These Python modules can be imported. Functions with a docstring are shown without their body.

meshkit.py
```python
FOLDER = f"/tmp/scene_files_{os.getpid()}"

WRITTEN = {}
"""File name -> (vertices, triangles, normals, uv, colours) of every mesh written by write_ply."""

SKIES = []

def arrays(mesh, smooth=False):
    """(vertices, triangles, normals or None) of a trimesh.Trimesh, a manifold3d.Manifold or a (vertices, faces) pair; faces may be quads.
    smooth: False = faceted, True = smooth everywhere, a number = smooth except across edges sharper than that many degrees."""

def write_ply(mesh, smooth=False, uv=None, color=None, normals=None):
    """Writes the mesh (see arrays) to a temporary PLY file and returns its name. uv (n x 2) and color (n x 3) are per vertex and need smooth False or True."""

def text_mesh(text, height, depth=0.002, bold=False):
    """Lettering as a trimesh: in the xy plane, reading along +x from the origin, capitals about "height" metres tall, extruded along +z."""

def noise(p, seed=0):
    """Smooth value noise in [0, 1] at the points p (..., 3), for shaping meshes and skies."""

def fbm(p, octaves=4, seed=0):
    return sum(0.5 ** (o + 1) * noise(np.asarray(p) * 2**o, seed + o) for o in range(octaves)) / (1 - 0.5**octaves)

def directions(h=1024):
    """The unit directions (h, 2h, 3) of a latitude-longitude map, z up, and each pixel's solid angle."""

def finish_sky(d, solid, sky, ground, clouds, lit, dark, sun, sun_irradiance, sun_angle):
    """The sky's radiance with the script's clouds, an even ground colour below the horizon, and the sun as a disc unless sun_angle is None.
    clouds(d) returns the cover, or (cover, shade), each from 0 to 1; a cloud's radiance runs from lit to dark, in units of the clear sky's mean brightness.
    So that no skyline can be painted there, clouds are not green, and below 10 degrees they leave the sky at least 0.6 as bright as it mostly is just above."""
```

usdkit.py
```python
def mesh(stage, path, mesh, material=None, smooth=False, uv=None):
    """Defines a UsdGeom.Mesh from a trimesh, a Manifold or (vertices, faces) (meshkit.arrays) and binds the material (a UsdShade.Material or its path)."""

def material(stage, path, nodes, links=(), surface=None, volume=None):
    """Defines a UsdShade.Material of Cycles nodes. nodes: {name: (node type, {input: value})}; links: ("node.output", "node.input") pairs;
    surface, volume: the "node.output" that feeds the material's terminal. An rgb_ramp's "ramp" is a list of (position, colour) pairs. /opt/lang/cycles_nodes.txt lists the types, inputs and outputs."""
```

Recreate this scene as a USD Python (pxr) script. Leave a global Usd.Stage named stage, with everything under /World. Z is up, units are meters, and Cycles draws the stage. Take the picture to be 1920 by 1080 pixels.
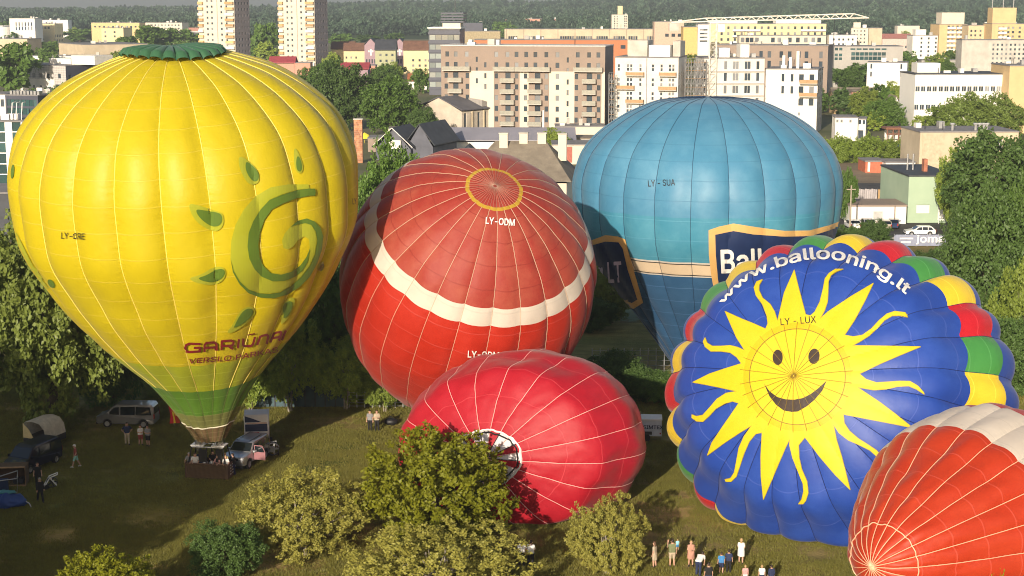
import math, random
import numpy as np
import trimesh, shapely, usdkit, meshkit
import manifold3d as m3
from shapely import affinity
from shapely.geometry import Polygon, LineString, Point, box as sbox
from scipy.interpolate import PchipInterpolator, LinearNDInterpolator
from pxr import Usd, UsdGeom, UsdLux, UsdShade, Gf, Sdf, Vt

stage = Usd.Stage.CreateInMemory()
UsdGeom.SetStageUpAxis(stage, 'Z')
UsdGeom.SetStageMetersPerUnit(stage, 1.0)
UsdGeom.Xform.Define(stage, '/World')
UsdGeom.Scope.Define(stage, '/World/Looks')
rng = np.random.default_rng(7)

# ---------------------------------------------------------------- camera, sky, sun, exposure
FPX, PITCH, CAMH = 3000.0, math.radians(10.1), 34.5
EXPOSURE = 0.46
SUN_EL, SUN_TO = math.radians(16.2), (-0.2873, -0.9578)
camera = UsdGeom.Camera.Define(stage, '/World/camera')
camera.AddTranslateOp().Set((0, 0, CAMH))
camera.AddRotateXOp().Set(90 - 10.1)
camera.CreateHorizontalApertureAttr(36.0)
camera.CreateVerticalApertureAttr(20.25)
camera.CreateFocalLengthAttr(36.0 * FPX / 1920)
camera.CreateClippingRangeAttr((1.0, 20000.0))
camera.CreateExposureAttr(EXPOSURE)
sun = UsdLux.DistantLight.Define(stage, '/World/sun')
sun.CreateIntensityAttr(1.25)
sun.CreateAngleAttr(0.5)
sun.CreateNormalizeAttr(True)
sun.CreateColorAttr((1.0, 0.87, 0.71))
_az = math.degrees(math.atan2(SUN_TO[0], SUN_TO[1]))
sun.AddRotateZOp().Set(-_az)
sun.AddRotateXOp().Set(-(90 - math.degrees(SUN_EL)) )
sun.GetPrim().SetCustomDataByKey('kind', 'structure')
dome = UsdLux.DomeLight.Define(stage, '/World/sky')
dome.GetPrim().SetCustomDataByKey('kind', 'structure')
_sky = usdkit.material(stage, '/World/Looks/sky_light',
    {'s': ('sky_texture', {'sky_type': 'single_scattering', 'sun_disc': False, 'sun_elevation': SUN_EL,
                           'sun_rotation': math.atan2(*SUN_TO), 'aerosol_density': 2.4}),
     'b': ('background_shader', {'strength': 0.095})},
    [('s.color', 'b.color')], surface='b.background')
UsdShade.MaterialBindingAPI.Apply(dome.GetPrim()).Bind(_sky)

# ---------------------------------------------------------------- pixel helpers: where a point of the photograph lies in the place
FW = np.array([0, math.cos(PITCH), -math.sin(PITCH)])
UPV = np.array([0, math.sin(PITCH), math.cos(PITCH)])
EYE = np.array([0, 0, CAMH])

def project(p):
    d = np.asarray(p, float) - EYE
    z = d @ FW
    return np.stack([960 + FPX * d[..., 0] / z, 540 - FPX * (d @ UPV) / z], -1)

def ray(px, py):
    return FW + np.array([1.0, 0, 0]) * (px - 960) / FPX - UPV * (py - 540) / FPX

def ground(px, py, z=0.0):
    d = ray(px, py)
    return EYE + d * (z - CAMH) / d[2]

def at_y(px, py, y):
    d = ray(px, py)
    return EYE + d * y / d[1]

# ---------------------------------------------------------------- naming and prims
_taken = {}

def numbered(parent, name):
    s = _taken.setdefault(parent, {})
    n = s.get(name, -1) + 1
    s[name] = n
    return name if n == 0 else f'{name}_{n:03d}'

LOC = {}

def thing(name, label, cat=None, loc=(0, 0, 0), rotz=0.0, group=None, kind=None):
    path = '/World/' + numbered('/World', name)
    x = UsdGeom.Xform.Define(stage, path)
    x.AddTranslateOp().Set(tuple(map(float, loc)))
    if rotz:
        x.AddRotateZOp().Set(float(rotz))
    tag(x.GetPrim(), label, cat, group, kind)
    LOC[path] = np.asarray(loc, float)
    return path

def tag(prim, label=None, cat=None, group=None, kind=None):
    for k, v in (('label', label), ('category', cat), ('group', group), ('kind', kind)):
        if v:
            prim.SetCustomDataByKey(k, v)

def part(parent, name, mesh, mat, smooth=False, uv=None, world=False, label=None):
    path = parent + '/' + numbered(parent, name)
    if hasattr(mesh, 'mesh'):
        mesh = mesh.mesh()
    if world:
        top = '/'.join(parent.split('/')[:3])
        if isinstance(mesh, tuple):
            mesh = (np.asarray(mesh[0]) - LOC[top], mesh[1])
        else:
            mesh = mesh.copy()
            mesh.apply_translation(-LOC[top])
    m = usdkit.mesh(stage, path, mesh, mat, smooth=smooth, uv=uv)
    if label:
        tag(m.GetPrim(), label)
    return path

def single(name, mesh, mat, label=None, cat=None, group=None, kind=None, smooth=False, loc=(0, 0, 0), rotz=0.0, uv=None):
    path = '/World/' + numbered('/World', name)
    if hasattr(mesh, 'mesh'):
        mesh = mesh.mesh()
    m = usdkit.mesh(stage, path, mesh, mat, smooth=smooth, uv=uv)
    m.AddTranslateOp().Set(tuple(map(float, loc)))
    if rotz:
        m.AddRotateZOp().Set(float(rotz))
    tag(m.GetPrim(), label, cat, group, kind)
    LOC[path] = np.asarray(loc, float)
    return path

# ---------------------------------------------------------------- mesh builder
def unit(v):
    v = np.asarray(v, float)
    return v / (np.linalg.norm(v) + 1e-12)

class MB:
    def __init__(s):
        s.v, s.f, s.n = [], [], 0
    def add(s, v, f):
        v, f = np.asarray(v, float), np.asarray(f, int)
        if f.shape[1] == 4:
            f = np.vstack([f[:, [0, 1, 2]], f[:, [0, 2, 3]]])
        s.v.append(v); s.f.append(f + s.n); s.n += len(v)
        return s
    def tm(s, t):
        return s.add(t.vertices, t.faces)
    def box(s, x0, y0, z0, x1, y1, z1):
        v = [[x, y, z] for z in (z0, z1) for y in (y0, y1) for x in (x0, x1)]
        return s.add(v, [[0, 2, 3, 1], [4, 5, 7, 6], [0, 1, 5, 4], [2, 6, 7, 3], [0, 4, 6, 2], [1, 3, 7, 5]])
    def beam(s, p, q, w, h=None, upv=(0, 0, 1)):
        p, q = np.asarray(p, float), np.asarray(q, float)
        h = h or w
        t = unit(q - p)
        u = np.asarray(upv, float)
        if abs(t @ u) > .95:
            u = np.array([1.0, 0, 0])
        a = unit(np.cross(t, u)); b = np.cross(a, t)
        c = [(-1, -1), (1, -1), (1, 1), (-1, 1)]
        v = [e + a * i * w / 2 + b * j * h / 2 for e in (p, q) for i, j in c]
        return s.add(v, [[0, 1, 2, 3], [7, 6, 5, 4], [0, 4, 5, 1], [1, 5, 6, 2], [2, 6, 7, 3], [3, 7, 4, 0]])
    def tube(s, pts, r, n=6, cap=True):
        p = np.asarray(pts, float)
        r = np.broadcast_to(np.asarray(r, float), (len(p),))
        t = np.gradient(p, axis=0)
        t /= np.linalg.norm(t, axis=1, keepdims=True) + 1e-12
        ref = np.where(np.abs(t[:, 2:]) < .9, [0, 0, 1.0], [1.0, 0, 0])
        a = np.cross(t, ref); a /= np.linalg.norm(a, axis=1, keepdims=True) + 1e-12
        b = np.cross(t, a)
        an = np.arange(n) * 2 * np.pi / n
        v = p[:, None] + r[:, None, None] * (np.cos(an)[None, :, None] * a[:, None] + np.sin(an)[None, :, None] * b[:, None])
        i, j = np.meshgrid(np.arange(len(p) - 1), np.arange(n), indexing='ij')
        q = np.stack([i * n + j, i * n + (j + 1) % n, (i + 1) * n + (j + 1) % n, (i + 1) * n + j], -1).reshape(-1, 4)
        vv = v.reshape(-1, 3)
        f = np.vstack([q[:, [0, 2, 1]], q[:, [0, 3, 2]]])
        if cap:
            k = len(vv)
            vv = np.vstack([vv, p[0], p[-1]])
            e = np.arange(n)
            f = np.vstack([f, np.stack([e * 0 + k, e, (e + 1) % n], 1), np.stack([e * 0 + k + 1, (len(p) - 1) * n + (e + 1) % n, (len(p) - 1) * n + e], 1)])
        return s.add(vv, f)
    def poly(s, pg, z0, z1):
        for g in getattr(pg, 'geoms', [pg]):
            if g.area > 1e-9:
                t = trimesh.creation.extrude_polygon(g, z1 - z0, engine='earcut')
                t.apply_translation([0, 0, z0]); s.tm(t)
        return s
    def lathe(s, rz, n=20, axis='z', c=(0, 0, 0)):
        rz = np.asarray(rz, float); an = np.arange(n) * 2 * np.pi / n
        v = np.stack([rz[:, None, 0] * np.cos(an), rz[:, None, 0] * np.sin(an), np.repeat(rz[:, 1:], n, 1)], -1).reshape(-1, 3)
        if axis == 'y':
            v = v[:, [0, 2, 1]] * [1, 1, -1]
        i, j = np.meshgrid(np.arange(len(rz) - 1), np.arange(n), indexing='ij')
        q = np.stack([i * n + j, i * n + (j + 1) % n, (i + 1) * n + (j + 1) % n, (i + 1) * n + j], -1).reshape(-1, 4)
        return s.add(v + np.asarray(c, float), q)
    def mesh(s):
        if not s.v:
            return (np.zeros((3, 3)), np.array([[0, 1, 2]]))
        return (np.vstack(s.v), np.vstack(s.f))

def grid_faces(nr, nc):
    i, j = np.meshgrid(np.arange(nr - 1), np.arange(nc - 1), indexing='ij')
    q = np.stack([i * nc + j, i * nc + j + 1, (i + 1) * nc + j + 1, (i + 1) * nc + j], -1).reshape(-1, 4)
    return np.vstack([q[:, [0, 1, 2]], q[:, [0, 2, 3]]])

# ---------------------------------------------------------------- materials
_mats = {}

def mat(name, color, rough=.7, metal=0.0, var=.12, scale=1.5, spec=.4, bump=0.0, bscale=8.0, color2=None, detail=4.0, coat=0.0, objvar=0.0):
    """Plain surface with some mottling: colour wanders between two tones with a noise in object space."""
    if name in _mats:
        return _mats[name]
    c = np.array(color, float)
    c2 = np.array(color2, float) if color2 is not None else c * (1 - 2 * var)
    n = {'tc': ('texture_coordinate', {}), 'no': ('noise_texture', {'scale': scale, 'detail': detail, 'roughness': .6}),
         'r': ('rgb_ramp', {'ramp': [(.3, tuple(c2)), (.7, tuple(np.clip(c * (1 + var * .5), 0, .95)))]}),
         'p': ('principled_bsdf', {'roughness': rough, 'metallic': metal, 'specular_ior_level': spec, 'coat_weight': coat})}
    l = [('tc.object', 'no.vector'), ('no.fac', 'r.fac')]
    if objvar:
        n['oi'] = ('object_info', {})
        n['mr'] = ('map_range', {'to_min': 1 - objvar, 'to_max': 1 + objvar})
        n['hv'] = ('hsv', {'saturation': 1.0})
        l += [('oi.random', 'mr.value'), ('mr.result', 'hv.value'), ('r.color', 'hv.color'), ('hv.color', 'p.base_color')]
    else:
        l += [('r.color', 'p.base_color')]
    if bump:
        n['nb'] = ('noise_texture', {'scale': bscale, 'detail': 3.0})
        n['bu'] = ('bump', {'strength': 1.0, 'distance': bump})
        l += [('tc.object', 'nb.vector'), ('nb.fac', 'bu.height'), ('bu.normal', 'p.normal')]
    _mats[name] = usdkit.material(stage, '/World/Looks/' + name, n, l, surface='p.BSDF')
    return _mats[name]

def fabric(name, color, fade=None, trans=.28, rough=.42, period=1.7, line=1.35, wrinkle=.02, fscale=.35, spec=.45, fadepos=(.42, .75)):
    """Balloon cloth: coated nylon that lets some light through, sewn in horizontal panels every PERIOD metres (uv.y is metres along the gore)."""
    if name in _mats:
        return _mats[name]
    c = np.array(color, float)
    fd = np.array(fade, float) if fade is not None else np.clip(c * 1.12 + .01, 0, 1)
    n = {'tc': ('texture_coordinate', {}), 'uv': ('attribute', {'attribute': 'st'}), 'sx': ('separate_xyz', {}),
         'd': ('math', {'math_type': 'divide', 'value2': period}), 'fr': ('math', {'math_type': 'fraction'}),
         'lt': ('math', {'math_type': 'less_than', 'value2': .045 / period * 1.7}),
         'no': ('noise_texture', {'scale': fscale, 'detail': 5.0, 'roughness': .65}),
         'ra': ('rgb_ramp', {'ramp': [(fadepos[0], tuple(c)), (fadepos[1], tuple(fd))]}),
         'mx': ('mix_color', {'b': tuple(np.clip(c * line + (.03 if line > 1 else 0), 0, .9))}),
         'lm': ('math', {'math_type': 'multiply', 'value2': .75}),
         'wv': ('noise_texture', {'scale': 1.1, 'detail': 3.0, 'roughness': .55}),
         'wm': ('mapping', {'scale': (1.0, 1.0, 1.0)}),
         'w2': ('noise_texture', {'scale': 7.0, 'detail': 2.0}),
         'wa': ('math', {'math_type': 'multiply_add', 'value2': .05}),
         'wl': ('math', {'math_type': 'multiply_add', 'value2': -.25}),
         'pm': ('mapping', {'scale': (2.2, 3.4, 1.0)}), 'pn': ('noise_texture', {'scale': 1.0, 'detail': 2.0, 'distortion': .4}),
         'e1': ('math', {'math_type': 'multiply_add', 'value2': 2.0, 'value3': -1.0}), 'e2': ('math', {'math_type': 'absolute'}), 'e3': ('math', {'math_type': 'power', 'value2': 3.0}),
         'e4': ('math', {'math_type': 'multiply'}), 'e5': ('math', {'math_type': 'multiply_add', 'value2': 1.5}),
         'bu': ('bump', {'strength': 1.0, 'distance': wrinkle * 1.4}),
         'p': ('principled_bsdf', {'roughness': rough + .09, 'specular_ior_level': spec * .75, 'sheen_weight': .08, 'sheen_roughness': .4}),
         't': ('translucent_bsdf', {}), 'm': ('mix_closure', {'fac': trans})}
    l = [('uv.vector', 'sx.vector'), ('sx.y', 'd.value1'), ('d.value', 'fr.value1'), ('fr.value', 'lt.value1'), ('lt.value', 'lm.value1'),
         ('tc.object', 'no.vector'), ('no.fac', 'ra.fac'), ('ra.color', 'mx.a'), ('lm.value', 'mx.fac'),
         ('tc.object', 'wv.vector'), ('tc.object', 'w2.vector'), ('w2.fac', 'wa.value1'), ('wv.fac', 'wa.value3'),
         ('lt.value', 'wl.value1'), ('wa.value', 'wl.value3'), ('uv.vector', 'pm.vector'), ('pm.vector', 'pn.vector'), ('sx.x', 'e1.value1'), ('e1.value', 'e2.value1'), ('e2.value', 'e3.value1'), ('e3.value', 'e4.value1'), ('pn.fac', 'e4.value2'), ('e4.value', 'e5.value1'), ('wl.value', 'e5.value3'), ('e5.value', 'bu.height'),
         ('bu.normal', 'p.normal'), ('mx.result', 'p.base_color'), ('mx.result', 't.color'), ('p.BSDF', 'm.closure1'), ('t.BSDF', 'm.closure2')]
    _mats[name] = usdkit.material(stage, '/World/Looks/' + name, n, l, surface='m.closure')
    return _mats[name]

def leafmat(name, color, color2, trans=.35, vary=.2):
    """Leaves: each leaf its own tone, each tree a little different, light passes through."""
    n = {'g': ('geometry', {}), 'oi': ('object_info', {}), 'r': ('rgb_ramp', {'ramp': [(0, tuple(color)), (1, tuple(color2))]}),
         'mr': ('map_range', {'to_min': 1 - vary, 'to_max': 1 + vary}), 'hv': ('hsv', {'saturation': 1.0}),
         'p': ('principled_bsdf', {'roughness': .5, 'specular_ior_level': .35}), 't': ('translucent_bsdf', {}), 'm': ('mix_closure', {'fac': trans})}
    l = [('g.random_per_island', 'r.fac'), ('oi.random', 'mr.value'), ('mr.result', 'hv.value'), ('r.color', 'hv.color'),
         ('hv.color', 'p.base_color'), ('hv.color', 't.color'), ('p.BSDF', 'm.closure1'), ('t.BSDF', 'm.closure2')]
    _mats[name] = usdkit.material(stage, '/World/Looks/' + name, n, l, surface='m.closure')
    return _mats[name]

def glassmat(name, color=(.03, .04, .05), bright=(.25, .26, .27), p=.72, rough=.08):
    """Window panes of buildings: mostly dark, some with pale blinds behind, each window different."""
    n = {'oi': ('object_info', {}), 'wn': ('white_noise_texture', {'dimensions': '1D'}),
         'r': ('rgb_ramp', {'ramp': [(0, tuple(color)), (p, tuple(np.array(color) * 1.8)), (p + .01, tuple(np.array(bright) * .5)), (1, tuple(bright))]}),
         'p': ('principled_bsdf', {'roughness': rough, 'specular_ior_level': .8, 'ior': 1.5})}
    l = [('oi.random', 'wn.w'), ('wn.value', 'r.fac'), ('r.color', 'p.base_color')]
    _mats[name] = usdkit.material(stage, '/World/Looks/' + name, n, l, surface='p.BSDF')
    return _mats[name]

WHITE = mat('white_paint', (.72, .70, .66), .55, var=.06)
BLACK = mat('black_print', (.012, .012, .014), .5, var=.1)
DARKMETAL = mat('dark_metal', (.05, .05, .055), .5, .4)
STEEL = mat('galvanised_steel', (.42, .42, .42), .45, .7)
RUBBER = mat('tyre_rubber', (.02, .02, .022), .8)
GLASS = glassmat('window_glass')
CARGLASS = mat('car_glass', (.012, .016, .02), .06, spec=.8, var=.05)
CHROME = mat('bright_metal', (.6, .6, .6), .22, .9, var=.05)
LAMP = mat('headlamp_glass', (.62, .64, .68), .12, .3, var=.1)
REDLAMP = mat('tail_lamp', (.35, .02, .02), .2)
PLATE = mat('number_plate', (.75, .75, .72), .4, var=.03)
# ================================================================ ground, hills, trees
def lawn_material():
    n = {'tc': ('geometry', {}), 'a': ('noise_texture', {'scale': .045, 'detail': 6.0, 'roughness': .6}), 'b': ('noise_texture', {'scale': .6, 'detail': 5.0, 'roughness': .7}),
         'c': ('noise_texture', {'scale': 6.0, 'detail': 3.0}), 'mp': ('mapping', {'scale': (.5, 1.6, 1.0)}),
         'ra': ('rgb_ramp', {'ramp': [(.34, (.10, .12, .032)), (.5, (.215, .18, .06)), (.66, (.35, .25, .115))]}),
         'rb': ('rgb_ramp', {'ramp': [(.3, (.55, .6, .5)), (.7, (1.3, 1.25, 1.2))]}), 'm': ('mix_color', {'blend_type': 'multiply', 'fac': .8, 'use_clamp': False}),
         'bu': ('bump', {'strength': 1.0, 'distance': .12}), 'p': ('principled_bsdf', {'roughness': .9, 'specular_ior_level': .1})}
    l = [('tc.position', 'mp.vector'), ('mp.vector', 'a.vector'), ('mp.vector', 'b.vector'), ('tc.position', 'c.vector'), ('a.fac', 'ra.fac'), ('b.fac', 'rb.fac'), ('ra.color', 'm.a'), ('rb.color', 'm.b'),
         ('m.result', 'p.base_color'), ('c.fac', 'bu.height'), ('bu.normal', 'p.normal')]
    return usdkit.material(stage, '/World/Looks/lawn_grass', n, l, surface='p.BSDF')
LAWN = lawn_material()
def sheet(x0, y0, x1, y1, z):
    return MB().add([[x0, y0, z], [x1, y0, z], [x1, y1, z], [x0, y1, z]], [[0, 1, 2, 3]]).mesh()
TOWN = mat('town_ground', (.17, .155, .10), .9, scale=.03, color2=(.08, .10, .04), detail=8, spec=.1)
single('ground', MB().add([[-9000, -400, -.02], [9000, -400, -.02], [9000, 9000, -.02], [-9000, 9000, -.02]], [[0, 1, 2, 3]]), TOWN, kind='structure')
single('lawn', sheet(-160, -120, 160, 172, -.012), LAWN, kind='structure')
DRYGRASS = mat('dry_grass', (.22, .16, .06), .9, scale=.25, color2=(.12, .12, .035), detail=8, spec=.1, bump=.05, bscale=3)
single('field', sheet(-160, 172, 160, 232, -.004), DRYGRASS, kind='structure')
ASPH = mat('asphalt', (.075, .072, .07), .85, scale=.5, var=.2, spec=.2)
DIRT = mat('dirt_yard', (.26, .205, .14), .9, scale=.12, color2=(.15, .12, .085), detail=7, spec=.1)
single('road', sheet(-200, 236, 200, 250, .004), ASPH, kind='structure')
single('car_park', sheet(40, 250, 110, 274, .004), ASPH, kind='structure')
single('yard', sheet(52, 276, 120, 350, .006), DIRT, kind='structure')
single('yard_track', sheet(58, 294, 100, 310, .012), ASPH, kind='structure')
CONC = mat('kerb_stone', (.36, .35, .32), .8)
single('kerb', MB().box(-200, 235.7, -.02, 200, 236.0, .13), CONC, kind='structure')

# ---- leaves
def crown(seed, n, leaf, lobes=11, shape='round', per=26, tight=.42, W=10.0, H=10.0, base=.22, fill=.68, rl=(.24, .46), shell=(.75, 1.12)):
    g = np.random.default_rng(seed)
    cs, rs = [], []
    for i in range(lobes):
        a = i * 2.399963 + g.uniform(0, .6)
        t = (i + .5) / lobes
        zz = 1 - 2 * t
        rr = math.sqrt(max(0, 1 - zz * zz))
        k = .70 if shape != 'column' else .44
        cs.append(np.array([rr * math.cos(a) * k, rr * math.sin(a) * k, zz * .62]) * g.uniform(*shell))
        rs.append(g.uniform(*rl) if shape != 'column' else g.uniform(.32, .42))
    cs.append(np.zeros(3)); rs.append(.50)
    cs, rs = np.array(cs), np.array(rs)
    if shape == 'dome':
        cs[:, 2] = cs[:, 2] * .75 + .05
        cs[:, :2] *= 1.12
    ncl = n // per
    pick = g.choice(len(cs), ncl, p=rs ** 2 / np.sum(rs ** 2))
    d = g.normal(size=(ncl, 3)); d[:, 2] += .25; d /= np.linalg.norm(d, axis=1, keepdims=True)
    ext = np.where(g.random(ncl) < .16, g.uniform(1.05, 1.38, ncl), g.uniform(.62, 1.1, ncl))
    q = cs[pick] + d * (rs[pick] * ext)[:, None]
    inside = np.min(np.linalg.norm(q[:, None] - cs[None], axis=2) / rs[None], axis=1) < fill
    q = q[~inside | (g.random(ncl) < .18)]
    ncl = len(q)
    size = np.array([W / 2, W / 2, H * (1 - base) / 2])
    cc = np.array([0, 0, H * (1 + base) / 2])
    q = q * size + cc
    out = q - cc; out /= np.linalg.norm(out, axis=1, keepdims=True) + 1e-9
    k = np.repeat(np.arange(ncl), per)
    tg = tight * W / 10
    off = g.normal(size=(len(k), 3)); off *= (g.random(len(k)) ** .5 * tg / np.linalg.norm(off, axis=1))[:, None]
    p = q[k] + off
    ax = unit2(out[k] * .7 + g.normal(size=(len(k), 3)) * .8 + [0, 0, -.15])
    nr = unit2(out[k] * .9 + g.normal(size=(len(k), 3)) * .55 + [0, 0, .15])
    sd = unit2(np.cross(ax, nr)); nr = unit2(np.cross(sd, ax))
    s = leaf * g.uniform(.7, 1.25, len(k))[:, None]
    v = np.stack([p - ax * s * .5, p + sd * s * .33 + nr * s * .08, p + ax * s * .5, p - sd * s * .33 + nr * s * .08], 1).reshape(-1, 3)
    lo, hi = np.percentile(v, 1, axis=0), np.percentile(v, 99, axis=0)
    v = (v - (lo + hi) / 2) / (hi - lo) * [W, W, H * (1 - base)] + cc
    i = np.arange(len(k))[:, None] * 4
    f = np.vstack([i + [0, 1, 2], i + [0, 2, 3]])
    return (v, f), cs * size + cc

def unit2(a):
    return a / (np.linalg.norm(a, axis=1, keepdims=True) + 1e-9)

def trunk(seed, centres, W=10.0, H=10.0, r=.32, limbs=6, stems=1):
    g = np.random.default_rng(seed + 50)
    m = MB()
    for q in range(stems):
        a = q * 2.4
        bx = np.array([math.cos(a), math.sin(a), 0]) * (.25 * (stems > 1))
        top = np.array([math.cos(a) * W * .1 * (stems > 1) + g.uniform(-.3, .3), math.sin(a) * W * .1 * (stems > 1) + g.uniform(-.3, .3), H * .72])
        t = np.linspace(0, 1, 7)[:, None]
        pts = bx + (top - bx) * t + np.c_[np.sin(t * 4 + a) * .12, np.cos(t * 3 + a) * .12, t * 0] * t
        rad = np.array([1.5, 1.05, .95, .82, .6, .4, .15]) * r / (1 + .4 * (stems > 1))
        m.tube(pts, rad, 7)
        for c_ in centres[g.permutation(len(centres))[:limbs]]:
            h = g.uniform(.3, .62)
            p0 = bx + (top - bx) * h
            mid = (p0 + c_) / 2 + [0, 0, -.3]
            m.tube([p0, mid, p0 + (c_ - p0) * .92], [r * .42, r * .26, r * .07], 5)
    return m

BARK = mat('bark', (.13, .10, .07), .9, color2=(.07, .055, .04), scale=6, bump=.02)
BARKP = mat('pale_bark', (.34, .30, .24), .85, color2=(.16, .14, .11), scale=5)
LF = {'maple': leafmat('maple_leaf', (0.207, 0.220, 0.012), (0.439, 0.390, 0.022), .32),
      'willow': leafmat('willow_leaf', (0.256, 0.244, 0.049), (0.464, 0.403, 0.104), .25),
      'linden': leafmat('linden_leaf', (0.198, 0.250, 0.048), (0.512, 0.484, 0.159), .28),
      'dark': leafmat('dark_leaf', (0.072, 0.126, 0.029), (0.165, 0.222, 0.050), .25),
      'green': leafmat('green_leaf', (0.089, 0.159, 0.027), (0.231, 0.287, 0.052), .28),
      'light': leafmat('light_leaf', (0.211, 0.277, 0.043), (0.448, 0.448, 0.098), .28),
      'blossom': leafmat('blossom_leaf', (0.159, 0.224, 0.043), (0.512, 0.512, 0.315), .25),
      'hill': leafmat('hill_leaf', (.050, .085, .048), (.12, .155, .075), .2, .5),
      'shrub': leafmat('shrub_leaf', (0.159, 0.224, 0.032), (0.389, 0.400, 0.072), .28)}
KINDS = {}
def kind(name, leaf, n, size, bark=BARK, stems=1, seed=1, trunk_r=.32, **kw):
    path = '/World/tree_kind_' + name
    stage.CreateClassPrim(path)
    m, cs = crown(seed, n, size, **kw)
    usdkit.mesh(stage, path + '/trunk', trunk(seed, cs, r=trunk_r, stems=stems).mesh(), bark, smooth=True)
    usdkit.mesh(stage, path + '/crown', m, LF[leaf])
    KINDS[name] = path
kind('maple', 'maple', 42000, .27, seed=3, lobes=74, rl=(.13, .25), shell=(.72, 1.28), tight=.36, base=.06, fill=.78, per=30)
kind('willow', 'willow', 52000, .20, BARKP, 3, seed=5, lobes=90, rl=(.11, .22), shell=(.7, 1.3), tight=.30, base=.04, trunk_r=.2, fill=.78, per=30)
kind('willow_low', 'willow', 44000, .20, BARKP, 3, seed=8, lobes=90, rl=(.11, .22), shell=(.7, 1.3), shape='dome', tight=.30, base=.02, trunk_r=.2, fill=.78, per=30)
kind('linden', 'linden', 50000, .26, seed=11, lobes=90, rl=(.12, .24), shell=(.7, 1.25), tight=.36, base=.14, trunk_r=.36, fill=.78)
kind('thicket', 'green', 34000, .27, seed=13, lobes=50, rl=(.14, .26), shell=(.7, 1.25), tight=.45, base=.08, fill=.76)
kind('young', 'light', 20000, .30, BARKP, 2, seed=15, lobes=40, rl=(.14, .26), shell=(.65, 1.3), tight=.45, base=.16, fill=.76, trunk_r=.18)
kind('deep', 'dark', 34000, .27, seed=17, lobes=50, rl=(.14, .26), shell=(.7, 1.25), tight=.45, base=.06, fill=.76)
kind('poplar', 'dark', 30000, .27, seed=19, lobes=16, shape='column', tight=.55, base=.08)
kind('chestnut', 'blossom', 22000, .34, seed=21, lobes=44, rl=(.15, .27), shell=(.7, 1.2), tight=.5, base=.1, fill=.76)
kind('round', 'green', 20000, .36, seed=23, lobes=40, rl=(.15, .28), shell=(.7, 1.2), tight=.5, base=.1, fill=.76)
kind('round_dark', 'dark', 26000, .33, seed=25, lobes=40, rl=(.15, .28), shell=(.7, 1.2), tight=.5, base=.1, fill=.76)
kind('round_light', 'light', 20000, .36, seed=27, lobes=40, rl=(.15, .28), shell=(.7, 1.2), tight=.5, base=.1, fill=.76)
kind('bush', 'shrub', 7000, .50, seed=29, lobes=12, shape='dome', tight=.8, base=.0, stems=3, trunk_r=.14)
kind('far', 'green', 2600, .95, seed=31, lobes=9, tight=.9, base=.08)
kind('far_light', 'light', 2600, .95, seed=33, lobes=10, tight=.9, base=.08)
kind('far_dark', 'dark', 2600, .95, seed=35, lobes=9, tight=.9, base=.06)

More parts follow.
